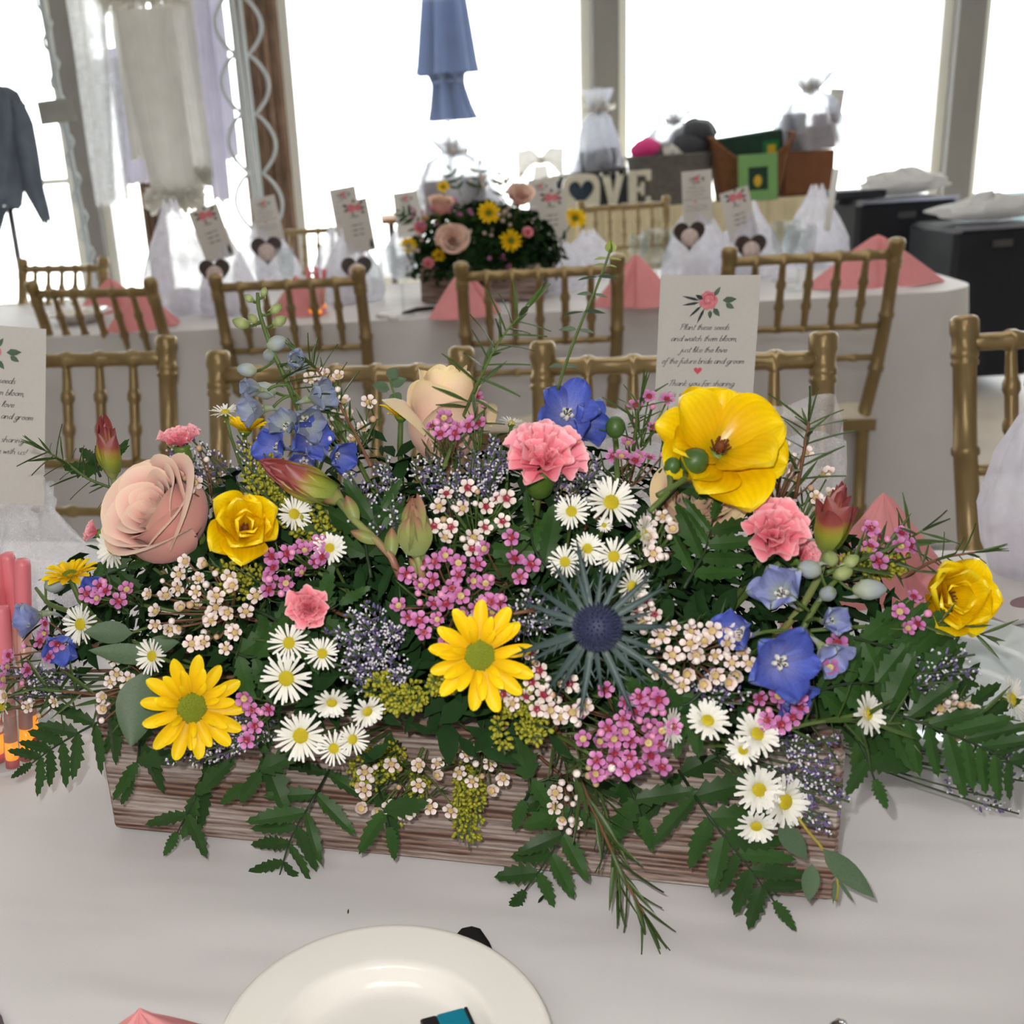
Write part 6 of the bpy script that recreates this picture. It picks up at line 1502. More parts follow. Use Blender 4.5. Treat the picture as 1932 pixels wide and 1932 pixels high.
for px, py, r, lab in ((792, 430, 13, 'small pink carnation in the second flower box'), (808, 498, 12, 'low pink carnation in the second flower box'), (995, 440, 12, 'pink carnation behind the upright seed card')):
    p = bb(px, py); carnation(p, D3(0, .2, .9), r * mpp(p), lab, 0.6, px)
for k, (px, py, kd) in enumerate(((870, 395, 'pink'), (800, 410, 'pink'), (880, 500, 'white'), (905, 450, 'white'), (960, 410, 'white'), (940, 500, 'pink'), (900, 350, 'white'), (960, 345, 'white'), (790, 460, 'white'))):
    M = TR(*bb(px, py, 0.1)); t = empty('waxflower_sprig', (0, 0, 0), '%s waxflower sprig in the second flower box' % kd, 'waxflower', '%s waxflowers in the second flower box' % kd, M=M); rg = random.Random(k)
    sm = MB()
    for j in range(9):
        v = Vector((rg.uniform(-.035, .035), rg.uniform(-.02, .01), rg.uniform(-.03, .03))); link('blossom', WAX[kd][j % 4], t, frame(D3(rg.uniform(-.4, .4), rg.uniform(-.2, .5), .9), 0, v) @ SC(0.0065)); sm.tube([(0, 0.03, -0.03), v], 0.0007, 4)
    sm.build('stem', m_stem, t)
for k, (px, py, tx_, ty_) in enumerate(((790, 420, 755, 398), (800, 440, 752, 405), (870, 370, 850, 320), (950, 390, 945, 310), (900, 370, 905, 312))):
    fern([bb(px, py, 0.06), bb((px + tx_) / 2, (py + ty_) / 2 - 4, 0.07), bb(tx_, ty_, 0.08)], 4, 0.035, 'fern frond sticking out of the second flower box', (_B + E3 * .3).normalized(), 0, k + 60, 'fern fronds in the second flower box')
into_planter = _o_into

# ================================================================== gift table by the window
m_ivory = mat('ivory_satin_skirt', (226, 214, 178), rough=0.55, var=0.06, sheen=0.3)
BY = 6.75
bx0, bx1 = PY(1010, 385, BY).x, PY(1630, 375, BY).x
gt = empty('gift_table', ((bx0 + bx1) / 2, BY + 0.4, 0), 'gift table by the window behind the long table', 'table')
gt.location = ((bx0 + bx1) / 2, BY + 0.42, 0); ghl = (bx1 - bx0) / 2
MB().box((0, 0, TZ - 0.03), (ghl - 0.03, 0.36, 0.02)).build('tabletop', m_wood, gt, smooth=False)
for sx in (-1, 1):
    for sy in (-1, 1): MB().tube([(sx * (ghl - 0.15), sy * 0.3, 0), (sx * (ghl - 0.15), sy * 0.3, TZ - 0.05)], 0.02, 8).build('leg', m_steel, gt)
sk = MB(); sk.box((0, 0, TZ + 0.0), (ghl, 0.4, 0.004))
per = [(-ghl, -0.4), (ghl - 0.1, -0.4), (ghl - 0.03, -0.37), (ghl, -0.3), (ghl, 0.4), (-ghl, 0.4), (-ghl, -0.4)]
ls = [0]
for i in range(len(per) - 1): ls.append(ls[-1] + math.dist(per[i], per[i + 1]))
def skf(u, v):
    s = u * ls[-1]; i = 0
    while i < len(per) - 2 and s > ls[i + 1]: i += 1
    t = (s - ls[i]) / (ls[i + 1] - ls[i]); x = per[i][0] * (1 - t) + per[i + 1][0] * t; y = per[i][1] * (1 - t) + per[i + 1][1] * t
    dx, dy = per[i + 1][0] - per[i][0], per[i + 1][1] - per[i][1]; l = math.hypot(dx, dy); nx, ny = dy / l, -dx / l
    o = (0.02 + 0.05 * v) * (0.5 + 0.5 * sin(s / 0.085 * 2 * pi / 1.3)) + 0.004
    return (x + nx * o, y + ny * o, TZ + 0.004 - (TZ - 0.02) * v)
sk.grid(skf, 420, 5)
o = sk.build('table_skirt', m_ivory); o.location = gt.location; tag(o, 'ivory pleated skirt on the gift table by the window', 'tablecloth')
GZ = TZ + 0.006
def onb(px, py, fwd=BY + 0.3): q = PY(px, py, fwd); return q
def weave_mat(name, c1, c2, sc):
    m = mat(name, c1, rough=0.8, var=0.25, scale=30); nt = m.node_tree; N = nt.nodes; L = nt.links
    bs = [n for n in N if n.type == 'BSDF_PRINCIPLED'][0]; tc = [n for n in N if n.type == 'TEX_COORD'][0]
    wv = N.new('ShaderNodeTexWave'); wv.bands_direction = 'Z'; wv.inputs['Scale'].default_value = sc; L.new(tc.outputs['Object'], wv.inputs['Vector'])
    bp = N.new('ShaderNodeBump'); bp.inputs['Strength'].default_value = 0.8; bp.inputs['Distance'].default_value = 0.01; L.new(wv.outputs['Fac'], bp.inputs['Height']); L.new(bp.outputs['Normal'], bs.inputs['Normal'])
    return m
m_gwk = weave_mat('grey_wicker', (120, 116, 114), None, 14); m_bwk = weave_mat('brown_wicker', (132, 88, 58), None, 14)
m_cello = mat('cellophane', (206, 210, 224), rough=0.12, spec=0.8, alpha=0.42, var=0.1, trans=0.3)
m_gdark = mat('charcoal_gift', (58, 60, 70), rough=0.6, var=0.2, scale=20); m_gpink = mat('hot_pink_gift', (224, 60, 140), rough=0.6); m_ggreen = mat('deep_green_box', (28, 62, 50), rough=0.5, var=0.3, scale=20)
m_gteal = mat('teal_label', (40, 120, 70), rough=0.5); m_gred = mat('red_gift', (186, 62, 44), rough=0.5); m_glime = mat('lime_frame', (126, 176, 110), rough=0.5, var=0.08); m_gbrown = mat('kraft_box', (128, 82, 58), rough=0.8, var=0.12, scale=20)
m_gmaroon = mat('maroon_gift', (110, 58, 62), rough=0.6, var=0.4, scale=25); m_gwhite = mat('white_ribbon', (236, 234, 230), rough=0.6, trans=0.3); m_ggold = mat('gold_label', (226, 190, 60), rough=0.4)
def basket(px0, px1, pt, pb, label, m, dip=0.0, fwd=BY + 0.15, taper=0.9, depth=0.3):
    a, b = PY(px0, pb, fwd), PY(px1, pb, fwd); w = (b.x - a.x) / 2; h = PY((px0 + px1) / 2, pt, fwd).z - TZ; c = Vector(((a.x + b.x) / 2, fwd + depth / 2, GZ))
    t = empty('gift_basket', c, label, 'basket', M=TR(*c)); n = 48
    def fn(u, v):
        an = 2 * pi * u; ca, sa = cos(an), sin(an); k = (abs(ca) ** 5 + abs(sa) ** 5) ** (-1 / 5)
        f = taper + (1 - taper) * v; top = h * (1 - dip * (1 - min(1, abs(ca * k)) ** 2))
        return (w * ca * k * f, depth / 2 * sa * k * f, top * v)
    mb = MB(); mb.grid(fn, n, 8); mb.grid(lambda u, v: (fn(u, 0)[0] * v, fn(u, 0)[1] * v, 0.004), n, 1); mb.build('body', m, t)
    rim = MB(); rim.tube([Vector(fn(k / n, 1)) for k in range(n + 1)], 0.012, 6, False); rim.build('rim', m, t)
    return t, c, w, h, depth
t, c, w, h, dp = basket(1198, 1348, 296, 388, 'grey woven basket of wrapped gifts on the gift table', m_gwk, 0.0)
for x, y, z, r, m in ((-.45, 0, .98, .09, m_gdark), (-.62, -.1, 1.15, .07, m_gpink), (.1, 0, .95, .1, m_gwhite), (.5, .05, 1.1, .12, m_gdark), (.7, 0, 1.4, .09, m_gdark)):
    mb = MB(); mb.grid(lambda u, v: (r * 1.3 * sin(pi * v) * cos(2 * pi * u) * (1 + .25 * noise.noise(Vector((u * 6, v * 5, x)))), r * sin(pi * v) * sin(2 * pi * u), r * cos(pi * v) * (1 + .3 * noise.noise(Vector((u * 5, v * 6, y + x))))), 18, 10); o = mb.build('gift_bundle', m); o.location = c + Vector((x * w, y * dp, h * z)); tag(o, {'charcoal_gift': 'charcoal bundle in the grey woven basket', 'hot_pink_gift': 'hot pink bundle in the grey woven basket', 'white_ribbon': 'white bundle in the grey woven basket'}[m.name], 'gift', 'bundles in the grey basket')
t, c, w, h, dp = basket(1345, 1500, 258, 376, 'brown wicker basket with a dipped rim behind the green frame', m_bwk, 0.42, BY + 0.1, 0.72, 0.26)
mb = bevbox((0, 0, 0), (w * 0.78, 0.06, 0.12), 0.01); o = mb.build('gift_box', m_ggreen, smooth=False); o.matrix_world = TR(c.x, c.y, GZ + h * 0.72) @ Matrix.Rotation(radians(-5), 4, 'Y'); tag(o, 'deep green gift box in the brown wicker basket', 'box')
MB().box((0.12, -0.062, 0.0), (0.05, 0.002, 0.06)).build('label', m_gteal, o, smooth=False); MB().box((0.12, -0.065, 0.01), (0.025, 0.002, 0.025)).build('emblem', m_ggold, o, smooth=False)
o = bevbox((0, 0, 0), (0.08, 0.05, 0.03), 0.008).build('gift_box', m_gred, smooth=False); o.location = (c.x + 0.1, c.y - 0.05, GZ + h * 0.5); tag(o, 'small red gift box in the brown wicker basket', 'box')
# green picture frame
fp = PY(1430, 376, BY + 0.02); fh = PY(1430, 290, BY + 0.02).z - GZ; fwid = 36 * mpp(fp)
t = empty('picture_frame', fp, 'lime green picture frame leaning on the wicker basket', 'frame', M=TR(fp.x, BY + 0.02, GZ) @ Matrix.Rotation(radians(-8), 4, 'X'))
for cx_, cz_, hx_, hz_ in ((0, fh * 0.11, fwid, fh * 0.11), (0, fh * 0.86, fwid, fh * 0.14), (-fwid * 0.76, fh * 0.47, fwid * 0.24, fh * 0.25), (fwid * 0.76, fh * 0.47, fwid * 0.24, fh * 0.25)): MB().box((cx_, 0, cz_), (hx_, 0.012, hz_)).build('frame_bar', m_glime, t, smooth=False)
MB().box((0, 0.006, fh * 0.47), (fwid * 0.55, 0.004, fh * 0.26)).build('picture', m_ggreen, t, smooth=False); MB().ball((0, 0.0, fh * 0.42), (fwid * 0.22, 0.004, fh * 0.13), 12, 8).build('emblem', m_ggold, t)
# kraft box with cellophane gift and a small sign
a, b = PY(1478, 365, BY + 0.18), PY(1572, 365, BY + 0.18); kh = PY(1530, 284, BY + 0.18).z - GZ
o = bevbox(((a.x + b.x) / 2, BY + 0.3, GZ + kh / 2), ((b.x - a.x) / 2, 0.12, kh / 2), 0.01).build('gift_box', m_gbrown, smooth=False); tag(o, 'brown kraft box under the cellophane-wrapped gift', 'box')
def cello(px, py_b, py_t, wpx, label, inner, fwd=BY + 0.3, z0=None, seed=1, tuft=True):
    p = PY(px, py_b, fwd); k = mpp(p); H = (py_b - py_t) * k; Wd = wpx * k / 2; base = Vector((p.x, fwd, p.z if z0 is None else z0)); rg = random.Random(seed)
    t = empty('cellophane_gift', base, label, 'gift', 'cellophane gifts on the gift table', M=TR(*base))
    for j, m in enumerate(inner):
        x = (j - (len(inner) - 1) / 2) * Wd * 1.3 / max(1, len(inner)); hh = H * rg.uniform(0.3, 0.5)
        bevbox((x, rg.uniform(-.02, .02), hh / 2), (Wd * 0.7 / max(1, len(inner)) + 0.01, 0.05, hh / 2), 0.008).build('gift', m, t, smooth=False)
    def fn(u, v):
        an = 2 * pi * u; prof = 1.05 * (1 - v) ** 0.55 if v < 0.72 else 0.52 - (0.72 - v) * -1.2 * 0.4 if False else (1.05 * (1 - v / 0.76) ** 0.5 + 0.14 if v < 0.74 else 0.16 + (v - 0.74) * 1.6)
        r = prof * (1 + 0.18 * sin(7 * an + 5 * v + seed) + 0.22 * noise.noise(Vector((cos(an) * 3, sin(an) * 3, v * 6 + seed))))
        return (Wd * r * cos(an), min(0.12, Wd) * r * sin(an), H * v + 0.05 * H * noise.noise(Vector((an, v * 5, seed))) * v)
    mb = MB(); mb.grid(fn, 40, 18); mb.build('wrap', m_cello, t, smooth=False)
    if tuft:
        tf = MB()
        for j in range(26):
            an = j * 2.4; d = Vector((cos(an) * rg.uniform(.2, .9), sin(an) * 0.4, rg.uniform(.2, 1.1))).normalized(); q = Vector((0, 0, H * 0.74)); s1 = Vector((-sin(an), cos(an), rg.uniform(-.6, .6))).normalized(); l = H * rg.uniform(.10, .24)
            tf.grid(lambda u, v: q + d * (v * l) + s1 * ((u - .5) * H * 0.09 * sin(pi * (0.15 + 0.75 * v))) + Vector((0, 0, 0.015 * sin(6 * u + 5 * v + j))), 3, 4)
        tf.build('ribbon_bow', m_gwhite, t)
cello(1525, 286, 150, 130, 'tall cellophane gift on the kraft box by the small sign', [m_gdark, m_gmaroon, m_gmaroon], z0=GZ + kh + 0.003, seed=2)
sg = PY(1576, 200, BY + 0.42); o = MB().box((0, 0, 0), (14 * mpp(sg), 0.004, 31 * mpp(sg))).build('small_sign', mat('pale_sign_card', (206, 204, 200), rough=0.7, var=0.1), smooth=False); o.matrix_world = TR(*sg) @ Matrix.Rotation(radians(6), 4, 'Y'); tag(o, 'small pale sign behind the tall cellophane gift', 'sign')
for zz_ in (-0.03, 0.0): MB().box((0.0, -0.006, zz_), (0.03, 0.001, 0.006)).build('print_line', m_ink, o, smooth=False)
MB().tube([(0, 0.004, -31 * mpp(sg)), (-0.02, 0.004, GZ - sg.z)], 0.005, 6).build('stake', m_gwhite, o)
cello(1128, 345, 180, 90, 'crumpled silver cellophane gift behind the love sign', [m_gdark, m_gdark], seed=3, fwd=BY + 0.4)
cello(860, 400, 262, 165, 'wide cellophane gift with pink ribbon behind the second flower box', [m_gmaroon, m_gwhite, m_gdark], seed=5, fwd=BY + 0.3)
cello(1270, 300, 215, 120, 'cellophane gift topped with a white bow above the grey basket', [m_gwhite], seed=7, fwd=BY + 0.35, tuft=True)
# extra support for the gift at the left: second gift table
gx = PY(860, 400, BY + 0.3)
g2 = empty('gift_table', (gx.x, BY + 0.3, 0), 'small side table under the wide cellophane gift', 'table', M=TR(gx.x - 0.05, BY + 0.34, 0))
MB().box((0, 0, gx.z - 0.016), (0.42, 0.3, 0.014)).build('tabletop', m_wood, g2, smooth=False)
for sx in (-1, 1):
    for sy in (-1, 1): MB().tube([(sx * .36, sy * .24, 0), (sx * .36, sy * .24, gx.z - 0.03)], 0.016, 8).build('leg', m_steel, g2)
# white bow
bq = PY(1020, 302, BY + 0.1); bw = MB()
for s in (-1, 1): bw.grid(lambda u, v: (s * (0.01 + 0.13 * v), 0.03 * sin(pi * u) * (1 - v * .5), (u - .5) * (0.05 + 0.13 * v) + 0.02 * sin(5 * v)), 8, 8)
bw.ball((0, -0.01, 0), 0.025, 8, 6); bw.grid(lambda u, v: ((u - .5) * 0.08 * (1 + v), 0.0, -0.03 - (bq.z - GZ - 0.04) * v), 4, 6)
o = bw.build('fabric_bow', m_gwhite); o.location = bq; tag(o, 'big white fabric bow beside the dark tray', 'bow')
# dark tray
tq0, tq1 = PY(1048, 330, BY + 0.25), PY(1178, 322, BY + 0.25)
o = bevbox((0, 0, 0), ((tq1.x - tq0.x) / 2, 0.14, 0.02), 0.006).build('dark_tray', m_gdark, smooth=False); o.matrix_world = TR((tq0.x + tq1.x) / 2, BY + 0.3, (tq0.z + tq1.z) / 2 - 0.01) @ Matrix.Rotation(radians(-4), 4, 'Y'); tag(o, 'dark tray under the crumpled cellophane gift', 'tray')
MB().box((0, 0, (GZ - (tq0.z + tq1.z) / 2) / 2 - 0.005), (0.22, 0.1, ((tq0.z + tq1.z) / 2 - GZ) / 2 - 0.012)).build('riser', m_gdark, o, smooth=False)
# love sign
m_lov = mat('cream_letter', (226, 222, 206), rough=0.6, var=0.05); lb = PY(1150, 408, BY); lk = mpp(lb)
LH = PY(1150, 336, BY).z - PY(1150, 408, BY).z
lt = empty('love_sign', lb, 'cream wooden love sign with a heart photo for its second letter', 'sign', M=TR(PY(1062, 405, BY + 0.04).x, BY + 0.04, GZ + 0.001))
def letter(nm, shapes, x0, x1):
    mb = MB()
    for sh in shapes: mb.prism([(x0 + (x1 - x0) * a, LH * b) for a, b in sh], 0.05, Matrix.Rotation(pi / 2, 4, 'X'))
    return mb.build(nm, m_lov, lt, smooth=False)
LW = 165 * lk
letter('letter_l', [[(0, 0), (1, 0), (1, .22), (.62, .22), (.62, .9), (.85, .9), (.85, 1), (.05, 1), (.05, .9), (.25, .9), (.25, .12), (0, .12)]], -0.13, 0.0)
# O: a rounded block with a heart opening
x0, x1 = 0.0 * LW, 0.42 * LW; n = 40; ho = heart_outline(0.46, n)
ol = []
for k in range(n):
    t_ = 2 * pi * k / n; a, b = sin(t_), cos(t_); kk = (abs(a) ** 4 + abs(b) ** 4) ** (-.25); ol.append((0.5 + 0.5 * a * kk, 0.5 + 0.5 * b * kk))
mb = MB(); pts = []
for y in (-0.025, 0.025):
    pts += [(x0 + (x1 - x0) * a, y, LH * b) for a, b in ol]; pts += [(x0 + (x1 - x0) * (0.5 + a * 0.82), y, LH * (0.54 + b * 0.9)) for a, b in ho]
fs = []
for k in range(n):
    k2 = (k + 1) % n; fs += [(k, k2, n + k2, n + k), (2 * n + k2, 2 * n + k, 3 * n + k, 3 * n + k2), (k2, k, 2 * n + k, 2 * n + k2), (n + k, n + k2, 3 * n + k2, 3 * n + k)]
mb.add(pts, fs); mb.build('letter_o', m_lov, lt, smooth=False)
MB().box(((x0 + x1) / 2, 0.02, LH * 0.5), ((x1 - x0) * 0.4, 0.004, LH * 0.44)).build('heart_photo', mat('blue_green_photo', (64, 88, 110), rough=0.4, var=0.6, scale=9), lt, smooth=False)
letter('letter_v', [[(0, 1), (.3, 1), (.52, .38), (.5, 0), (.4, 0)], [(1, 1), (.74, 1), (.5, .3), (.45, 0), (.58, 0)], [(-.04, 1), (.36, 1), (.36, .92), (-.04, .92)], [(.68, 1), (1.04, 1), (1.04, .92), (.68, .92)]], 0.45 * LW, 0.70 * LW)
letter('letter_e', [[(0, 0), (.35, 0), (.35, 1), (0, 1)], [(.3, 0), (1, 0), (1, .3), (.86, .3), (.8, .14), (.3, .14)], [(.3, .86), (.8, .86), (.86, .72), (1, .72), (1, 1), (.3, 1)], [(.3, .44), (.55, .44), (.62, .34), (.7, .34), (.7, .68), (.62, .68), (.55, .57), (.3, .57)]], 0.755 * LW, 1.0 * LW)
# stacked papers and boxes at the end of the gift table
for k, (px, py, w_, h_, m, lab) in enumerate(((1640, 356, 0.17, 0.035, m_gdark, 'dark folder at the end of the gift table'), (1632, 342, 0.14, 0.02, mat('grey_paper', (150, 148, 158)), 'grey paper stack at the end of the gift table'))):
    q = PY(px, py, 6.3); pass

# ================================================================== road cases
m_case = mat('black_road_case', (28, 32, 40), rough=0.6, var=0.15, scale=8); m_alu = mat('case_aluminium', (170, 172, 190), rough=0.25, metal=0.9)
def road_case(px0, px1, pt, fwd, depth, label):
    a, b = PY(px0, pt, fwd), PY(px1, pt, fwd); h = (a.z + b.z) / 2; w = (b.x - a.x) / 2
    M = TR((a.x + b.x) / 2, fwd + depth / 2, 0) @ RZ(radians(-4)); t = empty('road_case', (0, 0, 0), label, 'case', M=M)
    bevbox((0, 0, h / 2 + 0.03), (w, depth / 2, h / 2 - 0.035), 0.02).build('body', m_case, t, smooth=False)
    for sx in (-1, 1): MB().box((sx * (w - 0.012), -depth / 2 - 0.001, h - 0.012), (0.012, 0.012, 0.01)).build('corner', m_alu, t, smooth=False)
    MB().box((0, -depth / 2, h - 0.006), (w, 0.012, 0.008)).build('edge_rail', m_alu, t, smooth=False)
    MB().box((0, -depth / 2 - 0.004, h - 0.075), (0.04, 0.006, 0.014)).build('latch', mat('latch_grey', (96, 96, 98), rough=0.4, metal=0.6), t, smooth=False)
    for sx in (-1, 1):
        for sy in (-1, 1): MB().lathe([(0.0001, -0.015), (0.03, -0.015), (0.03, 0.015), (0.0001, 0.015)], 12, TR(sx * (w - 0.06), sy * (depth / 2 - 0.06), 0.032) @ Matrix.Rotation(pi / 2, 4, 'Y')).build('wheel', m_case, t)
    return M, h, w
Mc1, h1, w1 = road_case(1628, 1812, 374, 5.35, 0.5, 'tall black road case beside the ivory table skirt')
Mc2, h2, w2 = road_case(1815, 1990, 424, 4.72, 0.5, 'lower black road case with a white bundle on its lid')
m_fluff = mat('white_fluffy_tulle', (248, 248, 250), rough=0.9, trans=0.35, var=0.05)
def bundle(M, x, h, rx, rz, label, seed):
    mb = MB(); mb.grid(lambda u, v: (rx * sin(pi * v) * cos(2 * pi * u) * (1 + .7 * noise.noise(Vector((cos(2 * pi * u) * 2.5, sin(2 * pi * u) * 2.5, v * 4 + seed)))), 0.12 * sin(pi * v) * sin(2 * pi * u), rz - rz * cos(pi * v) * (1 + (.9 if v > .5 else 0) * noise.noise(Vector((cos(2 * pi * u) * 3, sin(2 * pi * u) * 3, v * 5 - seed))))), 48, 24)
    o = mb.build('tulle_bundle', m_fluff); o.matrix_world = M @ TR(x, 0, h + 0.002); tag(o, label, 'bundle')
bundle(Mc1, 0.06, h1, 0.19, 0.055, 'bright white tulle bundle on the tall black road case', 1); bundle(Mc2, 0.06, h2, 0.2, 0.05, 'white bundle on the lower black road case', 4)
o = bevbox((0, 0, 0.02), (0.13, 0.1, 0.02), 0.005).build('folder_stack', m_gdark, smooth=False); o.matrix_world = Mc1 @ TR(-w1 + 0.06, 0, h1 + 0.002); tag(o, 'dark folder stack on the tall black road case', 'folder')

# ================================================================== hanging display by the window
AY = 4.6
m_whm = mat('white_wire', (206, 214, 216), rough=0.4, var=0.05)
m_gauze = mat('ivory_gauze', (238, 237, 234), rough=0.85, trans=0.6, var=0.08, scale=12); m_lav = mat('lavender_gauze', (226, 224, 236), rough=0.85, trans=0.6, var=0.08, scale=12); m_sheer = tulle_mat('sheer_white_gauze', (240, 242, 244), 0.35)
m_fur = mat('feather_trim', (238, 236, 228), rough=0.95, trans=0.3, var=0.15, scale=60)
def A(px, py, dy=0.0): return PY(px, py, AY + dy)
ar = empty('display_trellis', A(480, 420), 'white wire trellis stand with wavy sides holding the hanging gauze', 'stand', M=TR(0, AY, 0))
def ap(px, py, dy=0.0): return A(px, py, dy) - Vector((0, AY, 0))
def ext(a, b):                               # straight on to the floor / up out of view
    d = (b - a); return a + d * ((0 - a.z) / d.z), a + d * ((2.5 - a.z) / d.z)
lo, hi = ext(ap(436, 0), ap(478, 340)); MB().tube([lo, hi], 0.014, 8).build('post', m_whm, ar); lo2, hi2 = lo, hi
lo, hi = ext(ap(452, 0, .1), ap(490, 340, .1)); MB().tube([lo, hi], 0.009, 8).build('post', m_whm, ar)
for side, base in ((1, 452), (-1, 436)):
    pts = []
    for k in range(49):
        py = -40 + 10.2 * k; ph = (py + 10) / 112.0 * pi; cx_ = base + 0.118 * py; pts.append(ap(cx_ + side * (4 + 32 * abs(sin(ph)) ** 0.8), py, 0.05))
    MB().tube(pts, 0.008, 6).build('scroll_wire', m_whm, ar)
lo, hi = ext(ap(78, 0), ap(160, 440)); MB().tube([lo, hi], 0.013, 8).build('post', m_whm, ar)
vine = [lo.lerp(hi, k / 120) + Vector((0.022 * cos(k * .9), 0.022 * sin(k * .9), 0)) for k in range(121)]; MB().tube(vine, 0.006, 5).build('twisted_wire', m_whm, ar)
MB().tube([hi, (hi + hi2) / 2 + Vector((0, 0, 0.12)), hi2], 0.014, 8).build('top_bar', m_whm, ar)
def drape(pt, pb, wt, wb, label, m, folds=7, dy=0.0, trim=None, seed=0, pts=None):
    """pleated hanging cloth from photo point pt down to pb (pixel widths wt, wb)"""
    a, b = A(*pt, dy), A(*pb, dy); k = mpp(a); M = TR(*a); t = empty('hanging_gauze', a, label, 'hanging cloth', 'gauze lengths on the display', M=M)
    mb = MB()
    def fn(u, v):
        an = 2 * pi * u; w = (wt + (wb - wt) * v) * k / 2; c = (b - a) * v
        r = 1 + 0.22 * sin(folds * an + 2 * v + seed) + 0.1 * noise.noise(Vector((an, v * 3, seed)))
        e = 0.03 * noise.noise(Vector((an * 1.5, seed, 3))) * (1 if v == 1 else 0)
        return (c.x + w * r * cos(an), c.y + 0.4 * w * r * sin(an), c.z + e)
    mb.grid(fn, 72, 14); mb.build('cloth', m, t)
    MB().tube([(0, 0, -0.01), (0, AY - a.y, 2.5 - a.z)], 0.003, 5).build('cord', m_whm, t)
    if trim:
        f = MB(); rg = random.Random(seed + 3); c = b - a; w = trim * k / 2
        for j in range(420):
            an = rg.random() * 6.283; q = c + Vector((w * 0.75 * cos(an), w * 0.3 * sin(an), rg.uniform(-.03, .03))); d = Vector((cos(an) * rg.uniform(.5, 1), sin(an) * .6, rg.uniform(-.9, .5))).normalized() * w * rg.uniform(0.3, 0.55); s = d.cross(Vector((0, 1, .2))).normalized() * 0.008
            f.add([q - s, q + s, q + d * .6 + s * 1.4, q + d, q + d * .6 - s * 1.4], [(0, 1, 2, 3, 4)])
        o = f.build('feather_trim', m_fur, t); o['kind'] = 'stuff'
    return t
drape((268, 18), (330, 372), 96, 74, 'long ivory gauze length with a fluffy feather hem', m_gauze, 7, -0.12, 105, 1)
drape((240, 20), (272, 300), 50, 44, 'ivory gauze length hanging beside the feather-hemmed one', m_gauze, 6, -0.02, None, 2)
drape((328, 5), (382, 332), 60, 40, 'ivory gauze length with a small fluffy end', m_gauze, 6, 0.03, 34, 3)
drape((160, -20), (200, 386), 70, 34, 'sheer white gauze length beside the twisted post', m_sheer, 6, 0.0, None, 4)
drape((200, 110), (222, 380), 50, 40, 'short pale gauze length behind the sheer one', m_sheer, 6, 0.08, None, 9)
drape((218, 90), (262, 345), 30, 50, 'lavender gauze length behind the ivory one', m_lav, 5, 0.1, None, 5)
drape((365, -10), (418, 378), 50, 30, 'lavender gauze length next to the wavy wire', m_lav, 5, 0.06, None, 6)
drape((398, -10), (440, 300), 34, 22, 'narrow lavender ribbon against the wavy wire', m_lav, 4, 0.1, None, 7)
hq = A(272, -4, -0.1); hp = MB(); hp.tube([hq + Vector((0.14 * cos(t_ * pi / 16), 0.05 * sin(t_ * pi / 16), 0.0)) for t_ in range(33)], 0.012, 6, False); rg = random.Random(8)
for j in range(220):
    an = rg.random() * 6.283; q = hq + Vector((0.14 * cos(an), 0.05 * sin(an), 0)); d = Vector((cos(an) * .4, sin(an) * .3, rg.uniform(-1, .4))).normalized() * 0.06; s = d.cross(Vector((0, 1, .2))).normalized() * 0.006
    hp.add([q - s, q + s, q + d], [(0, 1, 2)])
o = hp.build('feather_hoop', m_fur); tag(o, 'white feathered hoop above the ivory gauze', 'hoop')
cq = A(107, 210, -0.08); o = MB().box((0, 0, 0), (34 * mpp(cq), 0.003, 21 * mpp(cq))).build('hanging_sign', mat('grey_board', (168, 168, 160), rough=0.7, var=0.2, scale=15), smooth=False); o.matrix_world = TR(*cq) @ Matrix.Rotation(radians(-3), 4, 'Y'); tag(o, 'small grey sign hung on the twisted white post', 'sign')
MB().tube([(-0.03, 0.004, 0.04), (0.0, 0.03, 0.12), (0.03, 0.004, 0.04)], 0.002, 5).build('string', m_whm, o)
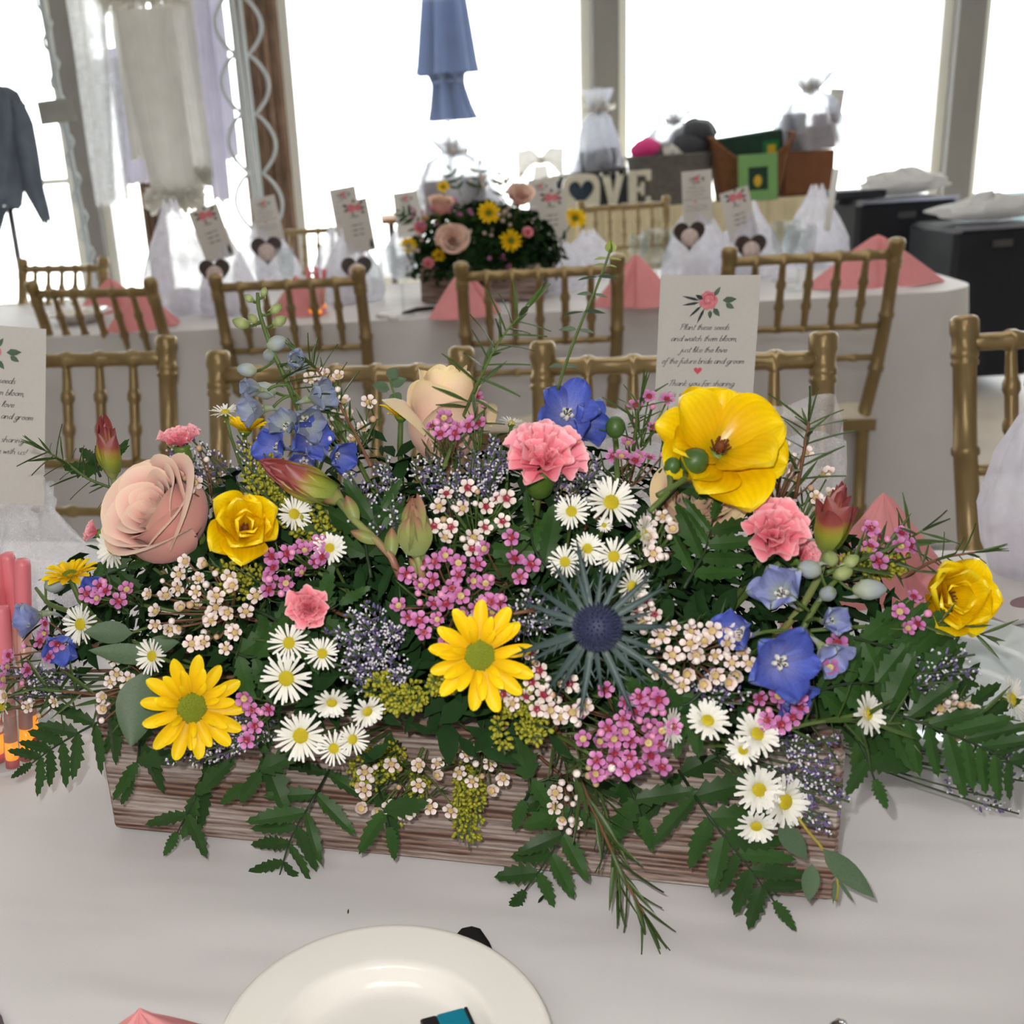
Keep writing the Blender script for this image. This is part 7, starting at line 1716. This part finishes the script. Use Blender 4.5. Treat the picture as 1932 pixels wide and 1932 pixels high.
# curtain by the window
m_cur = mat('brown_gold_curtain', (126, 104, 88), rough=0.85, var=0.45, scale=7, trans=0.25)
c0, c1 = PY(430, 0, 7.9), PY(522, 0, 7.9); cu = MB()
cu.grid(lambda u, v: (c0.x + (c1.x - c0.x) * u, 7.9 + 0.05 * sin(u * 30) + 0.02 * sin(u * 71), 0.06 + 2.75 * v), 90, 4)
o = cu.build('window_curtain', m_cur); tag(o, 'brown and gold curtain gathered beside the window frame', 'curtain')
c0, c1 = PY(215, 0, 7.9), PY(262, 0, 7.9); cu = MB(); cu.grid(lambda u, v: (c0.x + (c1.x - c0.x) * u, 7.9 + 0.05 * sin(u * 25), 0.06 + 2.75 * v), 60, 4)
o = cu.build('window_curtain', m_cur); tag(o, 'brown curtain behind the ivory gauze lengths', 'curtain')
# denim jacket on a stand
m_den = mat('faded_denim', (112, 122, 138), rough=0.9, var=0.3, scale=14)
JY = 4.2
def J(px, py, dy=0): return PY(px, py, JY + dy)
jk = empty('denim_jacket', J(-10, 200), 'faded blue denim jacket hanging at the edge of the window', 'jacket', M=TR(0, JY, 0)); jv = Vector((0, JY, 0))
def jsec(rows, nm, folds, seed):
    mb = MB()
    def fn(u, v):
        k = v * (len(rows) - 1); i = min(int(k), len(rows) - 2); t = k - i; x, y, w = [rows[i][j] * (1 - t) + rows[i + 1][j] * t for j in range(3)]
        q = J(x, y) - jv; kk = mpp(q + jv); an = 2 * pi * u; r = 1 + 0.10 * sin(folds * an + seed + 4 * v)
        return (q.x + w * kk * cos(an) * r, q.y + min(w * kk, 0.1) * 0.8 * sin(an) * r, q.z + 0.01 * sin(6 * an + seed) * (1 if v == 1 else 0))
    mb.grid(fn, 40, 14); mb.build(nm, m_den, jk)
jsec([(-30, 165, 40), (-30, 180, 62), (-25, 230, 70), (-20, 320, 66), (-22, 395, 60)], 'body', 8, 0)
jsec([(18, 190, 22), (34, 230, 26), (48, 300, 26), (62, 350, 20), (80, 395, 13), (88, 420, 9)], 'sleeve', 5, 1)
jsec([(0, 390, 18), (-4, 410, 14), (-8, 440, 8)], 'waistband', 4, 2)
jsec([(-40, 158, 24), (-40, 172, 30)], 'collar', 5, 2)
st_ = J(-28, 170); o = empty('garment_stand', (0, 0, 0), 'thin grey garment stand under the denim jacket', 'stand', M=TR(st_.x, JY + 0.05, 0))
MB().tube([(0, 0, 0.02), (0, 0, st_.z + 0.02)], 0.012, 8).build('pole', m_steel, o); MB().lathe([(0.0001, 0), (0.18, 0), (0.18, 0.012), (0.02, 0.025), (0.0001, 0.025)], 24).build('base', m_steel, o)
MB().tube([(-0.17, 0, st_.z - 0.05), (0, 0, st_.z + 0.01), (0.12, 0, st_.z - 0.06)], 0.008, 6).build('hanger', m_steel, o)
